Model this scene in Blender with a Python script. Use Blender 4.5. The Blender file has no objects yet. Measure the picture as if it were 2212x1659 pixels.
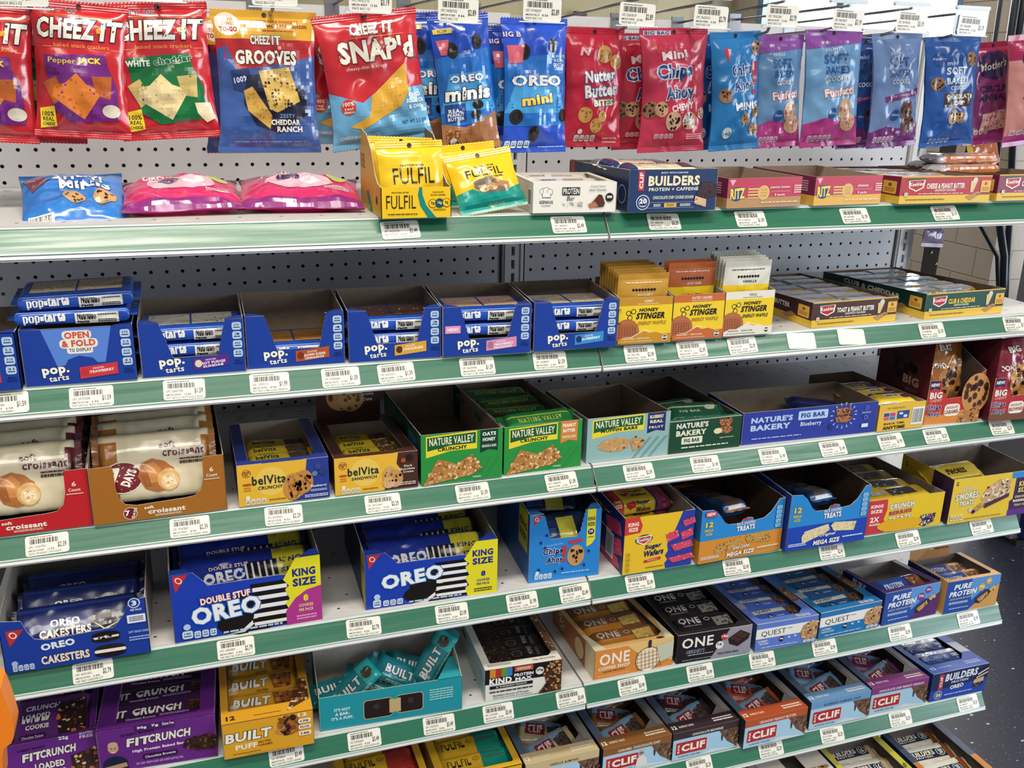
import bpy, bmesh, math, random
from mathutils import Vector as V, Matrix as M, noise as NZ

# ------------------------------------------------------------------ camera, world, lights, exposure
SC = bpy.context.scene
COL = SC.collection
cd = bpy.data.cameras.new('camera'); CAM = bpy.data.objects.new('camera', cd); COL.objects.link(CAM)
cd.sensor_width = 36.0; cd.lens = 36.0 * 2045.39 / 2212.0; cd.clip_start = 0.05; cd.clip_end = 60
_r = V((0.94644671, -0.3221632, 0.02120148)); _u = V((0.08131412, 0.3014043, 0.95002287)); _f = V((0.31245263, 0.89742204, -0.31145953))
CAM.matrix_world = M(((_r.x, _u.x, -_f.x, -0.623388), (_r.y, _u.y, -_f.y, -1.696446), (_r.z, _u.z, -_f.z, 0.282829), (0, 0, 0, 1)))
SC.camera = CAM
SC.view_settings.view_transform = 'Standard'; SC.view_settings.look = 'None'
SC.view_settings.gamma = 1.0; SC.view_settings.use_curve_mapping = False
SC.view_settings.exposure = -0.2
W = bpy.data.worlds.new('world'); SC.world = W; W.use_nodes = True
wb = W.node_tree.nodes['Background']; wb.inputs[0].default_value = (0.86, 0.92, 1.0, 1); wb.inputs[1].default_value = 0.34

def area(name, loc, rot, sx, sy, power, col):
    l = bpy.data.lights.new(name, 'AREA'); l.shape = 'RECTANGLE'; l.size = sx; l.size_y = sy; l.energy = power; l.color = col
    o = bpy.data.objects.new(name, l); COL.objects.link(o); o.location = loc; o.rotation_euler = rot; return o
LAMPS = [(-0.55, -1.3, 1.5, 0.28, 66, (1.0, 0.93, 0.81)), (-0.55, -2.9, 2.4, 0.5, 66, (1.0, 0.93, 0.83)), (2.2, -2.3, 1.2, 0.5, 30, (1.0, 0.95, 0.86)), (3.3, 2.6, 1.2, 0.6, 90, (1.0, 0.95, 0.86)), (1.5, 5.5, 2.4, 0.6, 80, (1.0, 0.94, 0.82))]  # assumed ceiling lamps; the lamp near the block wall is added to brighten it
for lx, ly, sx, sy, pw, lc in LAMPS: area('ceiling_and_fill_light', (lx, ly, 2.105), (0, 0, 0), sx, sy, pw, lc)
area('assumed_front_right_daylight', (4.3, -3.6, 0.5), (0, math.radians(90), 0), 1.9, 2.2, 170, (0.80, 0.90, 1.0))  # assumed daylight from front right, a bare unseen area light; no storefront is built
area('window_daylight', (5.1, 5.3, 0.85), (0, math.radians(90), 0), 1.3, 2.6, 140, (0.84, 0.92, 1.0))

# ------------------------------------------------------------------ materials
def lin(c): return c / 12.92 if c <= 0.04045 else ((c + 0.055) / 1.055) ** 2.4
def rgb(h):
    h = h.lstrip('#')
    if len(h) == 3: h = ''.join(a * 2 for a in h)
    return tuple(lin(int(h[i:i + 2], 16) / 255) for i in (0, 2, 4)) + (1,)
MT = {}
def mat(col, fin='card'):
    k = (col, fin)
    if k in MT: return MT[k]
    m = bpy.data.materials.new('%s_%s' % (fin, col.strip('#'))); m.use_nodes = True; MT[k] = m
    nt = m.node_tree; b = nt.nodes['Principled BSDF']; b.inputs['Base Color'].default_value = rgb(col)
    def bump(scale, st, dist, det=3, tex='ShaderNodeTexNoise', sc=None):
        tc = nt.nodes.new('ShaderNodeTexCoord'); n = nt.nodes.new(tex); n.inputs['Scale'].default_value = scale
        if 'Detail' in n.inputs: n.inputs['Detail'].default_value = det
        v = tc.outputs['Object']
        if sc:
            mp = nt.nodes.new('ShaderNodeMapping'); mp.inputs['Scale'].default_value = sc; nt.links.new(v, mp.inputs[0]); v = mp.outputs[0]
        bu = nt.nodes.new('ShaderNodeBump'); bu.inputs['Strength'].default_value = st; bu.inputs['Distance'].default_value = dist
        nt.links.new(v, n.inputs['Vector']); nt.links.new(n.outputs[0], bu.inputs['Height']); nt.links.new(bu.outputs[0], b.inputs['Normal'])
        return n, v
    S = b.inputs
    if fin == 'card': S['Roughness'].default_value = 0.42; S['Specular IOR Level'].default_value = 0.4
    elif fin == 'kraft':
        S['Roughness'].default_value = 0.8; S['Specular IOR Level'].default_value = 0.2
        n, v = bump(90, 0.15, 0.001)
        mx = nt.nodes.new('ShaderNodeMix'); mx.data_type = 'RGBA'; c = rgb(col)
        mx.inputs[6].default_value = tuple(x * .82 for x in c[:3]) + (1,); mx.inputs[7].default_value = tuple(min(1, x * 1.15) for x in c[:3]) + (1,)
        nt.links.new(n.outputs[0], mx.inputs[0]); nt.links.new(mx.outputs[2], b.inputs['Base Color'])
    elif fin == 'film' or fin == 'thin':
        S['Roughness'].default_value = 0.22; S['Specular IOR Level'].default_value = 0.55; S['Coat Weight'].default_value = 0.5; S['Coat Roughness'].default_value = 0.05
        n, v = bump(24, 1.0, 0.007, 4)
        n.noise_type = 'RIDGED_MULTIFRACTAL'; n.inputs['Roughness'].default_value = .45; n.inputs['Distortion'].default_value = .6
        if fin == 'thin':
            o = nt.nodes['Material Output']; tr = nt.nodes.new('ShaderNodeBsdfTranslucent'); tr.inputs[0].default_value = rgb(col)
            mx = nt.nodes.new('ShaderNodeMixShader'); mx.inputs[0].default_value = 0.35
            nt.links.new(b.outputs[0], mx.inputs[1]); nt.links.new(tr.outputs[0], mx.inputs[2]); nt.links.new(mx.outputs[0], o.inputs[0])
    elif fin == 'steel': S['Metallic'].default_value = 1; S['Roughness'].default_value = 0.3
    elif fin == 'paint': S['Roughness'].default_value = 0.38; bump(260, 0.05, 0.0005)
    elif fin == 'wall': S['Roughness'].default_value = 0.75; bump(45, 0.3, 0.004)
    elif fin == 'plastic': S['Roughness'].default_value = 0.3
    elif fin == 'clear':
        S['Roughness'].default_value = 0.1; S['Transmission Weight'].default_value = 1.0; S['IOR'].default_value = 1.2
    elif fin == 'pane':
        o = nt.nodes['Material Output']; t = nt.nodes.new('ShaderNodeBsdfTransparent'); g = nt.nodes.new('ShaderNodeBsdfGlossy'); g.inputs['Roughness'].default_value = .05; mx = nt.nodes.new('ShaderNodeMixShader'); mx.inputs[0].default_value = .08
        nt.links.new(t.outputs[0], mx.inputs[1]); nt.links.new(g.outputs[0], mx.inputs[2]); nt.links.new(mx.outputs[0], o.inputs[0])
    elif fin == 'glow':
        S['Emission Color'].default_value = rgb(col); S['Emission Strength'].default_value = 4.0
    elif fin == 'rail':
        # printed green paper strip behind a clear, finely scratched cover
        S['Coat Weight'].default_value = 0.55; S['Roughness'].default_value = 0.4; S['Specular IOR Level'].default_value = 0.35
        n, v = bump(1.0, 0.3, 0.001, 6, sc=(3, 160, 160))
        n2 = nt.nodes.new('ShaderNodeTexNoise'); n2.inputs['Scale'].default_value = 1.0; n2.inputs['Detail'].default_value = 5
        mp = nt.nodes.new('ShaderNodeMapping'); mp.inputs['Scale'].default_value = (4, 120, 120)
        tc = nt.nodes.new('ShaderNodeTexCoord'); nt.links.new(tc.outputs['Object'], mp.inputs[0]); nt.links.new(mp.outputs[0], n2.inputs['Vector'])
        r = nt.nodes.new('ShaderNodeMapRange'); r.inputs[1].default_value = .35; r.inputs[2].default_value = .65; r.inputs[3].default_value = .1; r.inputs[4].default_value = .38
        nt.links.new(n2.outputs[0], r.inputs[0]); nt.links.new(r.outputs[0], S['Coat Roughness'])
    return m
def node_mat(name, build):
    m = bpy.data.materials.new(name); m.use_nodes = True; build(m.node_tree, m.node_tree.nodes['Principled BSDF']); return m

# ------------------------------------------------------------------ objects
LAB = {}
def tagit(o, label, cat, group=None, kind=None):
    n = len(label.split()); assert 4 <= n <= 16, (n, label)
    assert label not in LAB, label
    LAB[label] = 1
    o['label'] = label; o['category'] = cat
    if group: o['group'] = group
    if kind: o['kind'] = kind
    return o
def empty(name, mw=M()):
    o = bpy.data.objects.new(name, None); o.empty_display_size = 0.02; COL.objects.link(o); o.matrix_world = mw; return o
class B:
    """a bmesh with named material slots"""
    def __init__(s): s.bm = bmesh.new(); s.ms = []; s.ix = {}
    def m(s, col, fin='card'):
        k = (col, fin)
        if k not in s.ix: s.ix[k] = len(s.ms); s.ms.append(mat(col, fin) if isinstance(col, str) else col)
        return s.ix[k]
    def f(s, pts, mi):
        try:
            fa = s.bm.faces.new([s.bm.verts.new(p) for p in pts]); fa.material_index = mi; return fa
        except ValueError: return None
    def box(s, a, b, col, fin='paint'):
        mi = s.m(col, fin); x0, y0, z0 = a; x1, y1, z1 = b
        v = [s.bm.verts.new(p) for p in ((x0, y0, z0), (x1, y0, z0), (x1, y1, z0), (x0, y1, z0), (x0, y0, z1), (x1, y0, z1), (x1, y1, z1), (x0, y1, z1))]
        for q in ((3, 2, 1, 0), (4, 5, 6, 7), (0, 1, 5, 4), (1, 2, 6, 5), (2, 3, 7, 6), (3, 0, 4, 7)):
            s.bm.faces.new([v[i] for i in q]).material_index = mi
    def tube(s, pts, r, col, fin='steel', seg=8):
        mi = s.m(col, fin); prev = None; pts = [V(p) for p in pts]
        for i, p in enumerate(pts):
            t = (pts[min(i + 1, len(pts) - 1)] - pts[max(i - 1, 0)]).normalized()
            a = t.cross(V((0, 0, 1)));
            if a.length < .05: a = t.cross(V((1, 0, 0)))
            a.normalize(); c = t.cross(a)
            ring = [s.bm.verts.new(p + r * (math.cos(6.2832 * k / seg) * a + math.sin(6.2832 * k / seg) * c)) for k in range(seg)]
            if prev:
                for k in range(seg):
                    fa = s.bm.faces.new((prev[k], prev[(k + 1) % seg], ring[(k + 1) % seg], ring[k])); fa.material_index = mi; fa.smooth = True
            else: s.bm.faces.new(ring[::-1]).material_index = mi
            prev = ring
        s.bm.faces.new(prev).material_index = mi
    def prism(s, poly, fr, t, mo, mi, me=None):
        """poly in face coordinates; fr=(origin,ux,uy,n); outer face mo, inner face mi, thickness t inward"""
        o, ux, uy, n = fr; bm = s.bm
        A = [bm.verts.new(o + ux * p[0] + uy * p[1]) for p in poly]; C = [bm.verts.new(o + ux * p[0] + uy * p[1] - n * t) for p in poly]
        bm.faces.new(A).material_index = mo; bm.faces.new(C[::-1]).material_index = mi
        k = len(poly)
        for i in range(k): bm.faces.new((A[i], C[i], C[(i + 1) % k], A[(i + 1) % k])).material_index = mi if me is None else me
    def done(s, name, parent=None, smooth=False, mw=None, link=True, fix=True):
        me = bpy.data.meshes.new(name)
        if fix: bmesh.ops.recalc_face_normals(s.bm, faces=s.bm.faces)
        if smooth:
            for fa in s.bm.faces: fa.smooth = True
        s.bm.to_mesh(me); s.bm.free()
        for m in s.ms: me.materials.append(m)
        o = bpy.data.objects.new(name, me)
        COL.objects.link(o)
        if parent: o.parent = parent
        if mw is not None: o.matrix_world = mw
        return o
def struct(name, b, label=None, cat='structure', mw=None):
    o = b.done(name, mw=mw); o['kind'] = 'structure'
    if label: tagit(o, label, cat, kind='structure')
    return o

# ------------------------------------------------------------------ lettering: a glyph table from Blender's built-in face
GL = {}
def glyphs():
    cu = bpy.data.curves.new('glyph', 'FONT'); cu.resolution_u = 2; cu.fill_mode = 'FRONT'
    o = bpy.data.objects.new('glyph', cu); COL.objects.link(o); vl = bpy.context.view_layer
    def ev(sx):
        cu.body = sx; vl.update(); oe = o.evaluated_get(bpy.context.evaluated_depsgraph_get()); me = oe.to_mesh()
        vs = [(v.co.x, v.co.y) for v in me.vertices]; fs = [tuple(p.vertices) for p in me.polygons]; oe.to_mesh_clear(); return vs, fs
    for st, off in (('n', 0.0), ('b', 0.022), ('x', 0.045), ('o', 0.085)):
        cu.offset = off
        for ch in "ABCDEFGHIJKLMNOPQRSTUVWXYZabcdefghijklmnopqrstuvwxyz0123456789.,!&'-+$%/#()":
            vs, fs = ev(ch)
            if st == 'n':
                v2, _ = ev(ch + ch); adv = max(v[0] for v in v2) - max(v[0] for v in vs)
            else: adv = GL['n', ch][2]
            GL[st, ch] = (vs, fs, adv)
    bpy.data.objects.remove(o)
glyphs()
def layout(s, st):
    x = 0; out = []
    ex = 0.05 if st != 'n' else 0.0
    for ch in s:
        if ch == ' ': x += 0.32; continue
        if (st, ch) not in GL: ch = '-'
        g = GL[st, ch]; out.append((g, x, ch)); x += g[2] + ex
    return out
def bbox(lay):
    xs = [v[0] + x for g, x, c in lay for v in g[0]]; ys = [v[1] for g, x, c in lay for v in g[0]]
    return min(xs), max(xs), min(ys), max(ys)

# ------------------------------------------------------------------ print: flat artwork in mm, u right, v down from the top edge
class Print:
    def __init__(s, w, h, flip=False): s.w = w; s.h = h; s.P = []; s.k = 0; s.flip = flip     # faces: (layer, colour, [(x,y)..])
    def add(s, pts, col): s.P.append((s.k, col, pts))
    def uv(s, u, v): return (u * s.w, (v if s.flip else 1 - v) * s.h)
    def put(s, items):
        for it in items:
            s.k += 1; getattr(s, '_' + it[0])(*it[1:])
        return s
    def _r(s, u0, v0, u1, v1, c): s.add([s.uv(u0, v1), s.uv(u1, v1), s.uv(u1, v0), s.uv(u0, v0)], c)
    def _p(s, pts, c): s.add([s.uv(*p) for p in pts], c)
    def _rr(s, u0, v0, u1, v1, c, r=0.2):
        x0, y0 = s.uv(u0, v1); x1, y1 = s.uv(u1, v0); y0, y1 = min(y0, y1), max(y0, y1); r = min(x1 - x0, y1 - y0) * r; p = []
        for cx, cy, a in ((x1 - r, y0 + r, -90), (x1 - r, y1 - r, 0), (x0 + r, y1 - r, 90), (x0 + r, y0 + r, 180)):
            for k in range(4): t = math.radians(a + 30 * k); p.append((cx + r * math.cos(t), cy + r * math.sin(t)))
        s.add(p, c)
    def _e(s, u, v, ru, rv, c, rot=0, n=20):
        x, y = s.uv(u, v); a = ru * s.w; b = rv * s.h; cr = math.cos(math.radians(rot)); sr = math.sin(math.radians(rot)); p = []
        for k in range(n):
            t = 6.28318 * k / n; q = (a * math.cos(t), b * math.sin(t)); p.append((x + q[0] * cr - q[1] * sr, y + q[0] * sr + q[1] * cr))
        s.add(p, c)
    def _c(s, u, v, r, c, asp=1, n=20): s._e(u, v, r / s.w, r * asp / s.h, c, 0, n)        # circle, radius in mm
    def _t(s, tx, u, v, w, h, c, o=None, b='b', sh=0, r=0, fit=True):
        lay = layout(tx, b)
        if not lay: return
        x0, x1, y0, y1 = bbox(lay); kx = w * s.w / max(x1 - x0, 1e-4); ky = h * s.h / max(y1 - y0, 1e-4)
        if not fit: kx = ky
        cx, cy = s.uv(u, v); mx = (x0 + x1) / 2; my = (y0 + y1) / 2; cr = math.cos(math.radians(r)); sr = math.sin(math.radians(r))
        def go(lay, col):
            for g, x, _ in lay:
                pv = []
                for (a, q) in g[0]:
                    X = (a + x - mx) * kx; Y = (q - my) * ky; X += Y * sh
                    pv.append((cx + X * cr - Y * sr, cy + X * sr + Y * cr))
                for fa in g[1]: s.add([pv[i] for i in fa], col)
        if o:
            if b == 'x' and h * s.h < 8.5: b = 'b'; lay = layout(tx, 'b')
            go([(GL['o' if b == 'x' else 'x', ch], x, ch) for g, x, ch in lay], o); s.k += 1
        go(lay, c)
    def _fine(s, u, v, w, h, c, n=1):
        """lines of copy too small to read: broken strokes"""
        rn = random.Random(int(u * 977 + v * 331 + n)); lh = h / n
        for i in range(n):
            x = u - w / 2; y = v - h / 2 + lh * i
            while x < u + w / 2 - 0.01 * w:
                l = min(w * rn.uniform(.05, .16), u + w / 2 - x); s._r(x, y + lh * .2, x + l, y + lh * .75, c); x += l + w * .02
    def _bc(s, u0, v0, u1, v1, bg='#f4f2ec', c='#1c1c1c'):
        if bg: s._r(u0, v0, u1, v1, bg); s.k += 1
        rn = random.Random(int((u0 + v0) * 1000)); x = u0 + (u1 - u0) * .06; e = u1 - (u1 - u0) * .06; un = (u1 - u0) / 75
        while x < e - 3 * un:
            l = un * rn.choice((1, 1, 2, 3)); s._r(x, v0 + (v1 - v0) * .1, x + l, v1 - (v1 - v0) * .1, c); x += l + un * rn.choice((1, 1, 2, 2))
    def _nut(s, u0, v0, u1, v1, n, c='#dfe9f2', tc='#1a2c55', first=None):
        vert = abs(u1 - u0) * s.w < abs(v1 - v0) * s.h
        for i in range(n):
            if vert: a = (u0, v0 + (v1 - v0) * (i + .06) / n, u1, v0 + (v1 - v0) * (i + .9) / n)
            else: a = (u0 + (u1 - u0) * (i + .06) / n, v0, u0 + (u1 - u0) * (i + .9) / n, v1)
            s._rr(*a, c, .25)
        s.k += 1
        for i in range(n):
            if vert: a = (u0, v0 + (v1 - v0) * (i + .06) / n, u1, v0 + (v1 - v0) * (i + .9) / n)
            else: a = (u0 + (u1 - u0) * (i + .06) / n, v0, u0 + (u1 - u0) * (i + .9) / n, v1)
            du = a[2] - a[0]; dv = a[3] - a[1]
            s._t((first or ['160', '2.5', '31', '12', '0'])[i], (a[0] + a[2]) / 2, a[1] + dv * .35, du * .6, dv * .28, tc)
            s._r(a[0] + du * .15, a[1] + dv * .62, a[2] - du * .15, a[1] + dv * .74, tc)
    def _spk(s, poly, base, cols, n, r, seed=1):
        """a rough food texture: base shape plus random chips inside it"""
        s.add([s.uv(*p) for p in poly], base); s.k += 1
        rn = random.Random(seed); us = [p[0] for p in poly]; vs = [p[1] for p in poly]; k = 0; it = 0
        def inside(u, v):
            c = False; j = len(poly) - 1
            for i in range(len(poly)):
                if (poly[i][1] > v) != (poly[j][1] > v) and u < (poly[j][0] - poly[i][0]) * (v - poly[i][1]) / (poly[j][1] - poly[i][1]) + poly[i][0]: c = not c
                j = i
            return c
        while k < n and it < n * 8:
            it += 1; u = rn.uniform(min(us), max(us)); v = rn.uniform(min(vs), max(vs))
            if not inside(u, v): continue
            k += 1; x, y = s.uv(u, v); a0 = rn.uniform(0, 6.28); rr = r * rn.uniform(.5, 1.3); e = rn.uniform(.45, .9); ra = rn.uniform(0, 3.14); p = []
            for q in range(6):
                t = a0 + q * 1.047; X = rr * math.cos(t); Y = rr * e * math.sin(t); p.append((x + X * math.cos(ra) - Y * math.sin(ra), y + X * math.sin(ra) + Y * math.cos(ra)))
            s.add(p, rn.choice(cols))
            if k % 12 == 0: s.k += 1
    def _cook(s, u, v, r, base='#c08a4a', chip='#3a2014', n=9, seed=1, asp=1):
        s._c(u, v, r, base, asp); s.k += 1; rn = random.Random(seed)
        for k in range(n):
            a = rn.uniform(0, 6.28); d = r * math.sqrt(rn.random()) * .8
            s._c(u + d * math.cos(a) / s.w, v + d * asp * math.sin(a) / s.h, r * rn.uniform(.1, .2), chip, asp, 7)
    def _sand(s, u, v, w, h, n=1):
        """chocolate sandwich biscuit seen from the side"""
        s._rr(u - w / 2, v - h / 2, u + w / 2, v + h / 2, '#1d1412', .45); s.k += 1; s._rr(u - w * .47, v - h * .13, u + w * .47, v + h * .16, '#f3efe6', .4)
    def _oreo(s, u, v, r, asp=1):
        s._c(u, v, r, '#17120f', asp, 28); s.k += 1; s._c(u, v, r * .84, '#2b2320', asp, 24); s.k += 1; s._c(u, v, r * .72, '#17120f', asp, 24); s.k += 1; s._c(u, v, r * .3, '#2b2320', asp, 12)
    def emit(s, b, fmap, fin='card', step=None, eps=0.05, cuts=None):
        """fmap(x,y,lift)-> Vector (all mm in, metres out)"""
        if not step and not cuts:
            for k, c, pts in s.P: b.f([fmap(x, y, 0.15 + eps * k) for x, y in pts], b.m(c, fin))
            return
        t = bmesh.new(); lay = t.faces.layers.int.new('l'); ms = []; mi = {}; cc = []
        for k, c, pts in s.P:
            try: fa = t.faces.new([t.verts.new((x, y, k)) for x, y in pts])
            except ValueError: continue
            if c not in mi: mi[c] = len(ms); ms.append(c)
            fa.material_index = mi[c]
            if len(pts) > 4: cc.append(fa)
        if cc: bmesh.ops.triangulate(t, faces=cc)
        for ax, L in ((0, s.w), (1, s.h)):
            for cv in (cuts[ax] if cuts else [L * i / int(L / step) for i in range(1, int(L / step))]):
                co = [0, 0, 0]; no = [0, 0, 0]; co[ax] = cv; no[ax] = 1
                sel = [fa for fa in t.faces if min(v.co[ax] for v in fa.verts) < cv - 1e-4 and max(v.co[ax] for v in fa.verts) > cv + 1e-4]
                if not sel: continue
                g = list({e for fa in sel for e in fa.edges}) + sel + list({v for fa in sel for v in fa.verts})
                bmesh.ops.bisect_plane(t, geom=g, plane_co=co, plane_no=no)
        for fa in t.faces:
            q = b.f([fmap(v.co.x, v.co.y, 0.2 + eps * v.co.z) for v in fa.verts], b.m(ms[fa.material_index], fin))
            if q: q.smooth = True
        t.free()
def pr(w, h, items, flip=False): return Print(w, h, flip).put(items)
# ------------------------------------------------------------------ the display furniture
MM = 0.001
SHELF = [(-.4081, .0899, -.4318, .0607), (-.4141, -.1137, -.4322, -.1414), (-.4141, -.3151, -.4363, -.3414),
         (-.4204, -.5161, -.4389, -.5443), (-.4231, -.7194, -.4403, -.7483), (-.4261, -.9258, -.4433, -.9525), (-.6000, -1.1290, -.6150, -1.1560)]
XJ = -0.0381; PITCH = 0.9144; FLOOR = -1.26; TOP = 0.372
ORD = ['top', 'second', 'third', 'fourth', 'fifth', 'sixth', 'bottom']
def deckz(s): return SHELF[s - 1][1] + 0.004

def zig(p, q, pitch=2.6, amp=0.7):
    """a torn perforation between two points (first point included, last left out)"""
    L = math.hypot(q[0] - p[0], q[1] - p[1]); n = max(2, int(L / pitch)); nx, ny = -(q[1] - p[1]) / L, (q[0] - p[0]) / L; out = [p]
    for i in range(1, n):
        t = i / n; a = amp if i % 2 else -amp * .3
        out.append((p[0] + (q[0] - p[0]) * t + nx * a, p[1] + (q[1] - p[1]) * t + ny * a))
    return out
class Box: pass
def carton(name, label, s, x0, y0, yaw, w, h, d, cols, hb=None, front=None, left=None, right=None, hr=None, top=None, flaps=None, lid=None,
           P={}, group=None, cat='carton', inner='#8d7b69', perf=True, edge='#cfc3b0', lift=0):
    """open display carton; all sizes mm. cols = (front, side, top). front/left/right are outlines (front: x,z; sides: depth,z)"""
    mw = M.Translation((x0 * MM, y0 * MM, deckz(s) + lift * MM)) @ M.Rotation(math.radians(yaw), 4, 'Z')
    root = empty(name, mw); tagit(root, label, cat, group)
    hb = h if hb is None else hb; hr = h if hr is None else hr
    fc, sc, tc = (list(cols) + [cols[-1]] * 3)[:3]
    def panel(nm, poly, fr, col, art, inn=inner, t=1.0):
        b = B(); o, ux, uy, n = fr
        b.prism([(p[0] * MM, p[1] * MM) for p in poly], fr, t * MM, b.m(col), b.m(inn, 'kraft'), b.m(edge, 'kraft'))
        if art: art.emit(b, lambda x, y, l: o + ux * (x * MM) + uy * (y * MM) + n * (l * MM))
        return b.done(nm, root, fix=True)
    X, Y, Z, O = V((1, 0, 0)), V((0, 1, 0)), V((0, 0, 1)), V((0, 0, 0))
    def art(k, pw, ph): return pr(pw, ph, P[k], k == 't') if k in P else None
    fp = front or [(0, 0), (w, 0), (w, hr), (0, h)]
    panel('front_panel', fp, (O, X, Z, -Y), fc, art('f', w, h))
    if left: lp = [(d - a, z) for a, z in left]
    else: lp = [(0, 0), (d, 0)] + (zig((d, h), (0, hb)) if perf else [(d, h)]) + [(0, hb)]
    panel('side_panel', lp, (Y * (d * MM), -Y, Z, -X), sc, art('l', d, h))
    rp = right or ([(0, 0), (d, 0), (d, hb)] + (zig((d, hb), (0, hr))[1:] if perf else []) + [(0, hr)])
    panel('side_panel', rp, (X * (w * MM), Y, Z, X), sc, art('r', d, h))
    bp = [(0, 0), (w, 0)] + (zig((w, hb), (0, hb)) if perf else [(w, hb)]) + [(0, hb)]
    panel('back_panel', bp, (X * (w * MM) + Y * (d * MM), -X, Z, Y), sc, None)
    panel('base_panel', [(1, 1), (w - 1, 1), (w - 1, d - 1), (1, d - 1)], (Z * (0.9 * MM), X, Y, Z), inner, None, t=.8)
    if top:                     # remaining frame of a cut-out top: left strip, right strip, front strip, chamfer, depth kept
        lw, rw, fw, ch, D = top; uy = V((0, d, hb - h)).normalized()
        tp = [(0, 0), (w, 0), (w, D), (w - rw, D)] + zig((w - rw, D), (w - rw, fw + ch))[1:] + [(w - rw, fw + ch)] + [(w - rw - ch, fw), (lw + ch * .3, fw), (lw, fw + ch * .3)] + zig((lw, fw + ch * .3), (lw, D))[1:] + [(lw, D), (0, D)]
        panel('top_panel', tp, (Z * (h * MM), X, uy, X.cross(uy)), tc, art('t', w, d), t=.8)
    for q in (flaps or []):
        panel('top_flap', q, (Z * (h * MM), X, Y, Z), tc, None, t=.8)
    if lid:                     # the hinged lid standing up at the back: width, height, x offset, lean (deg), height at which it starts
        lw, lh, lx, ln, z0 = lid; up = V((0, math.sin(math.radians(ln)), math.cos(math.radians(ln))))
        panel('lid', [(0, 0), (lw, 0), (lw, lh), (0, lh)], (V((lx * MM, (d - 2) * MM, z0 * MM)), X, up, -V((0, up.z, -up.y))), tc, pr(lw, lh, P['lid']) if 'lid' in P else None, t=.8)
    r = Box(); r.mw = mw; r.w = w; r.d = d; r.h = h; r.root = root
    return r

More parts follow.
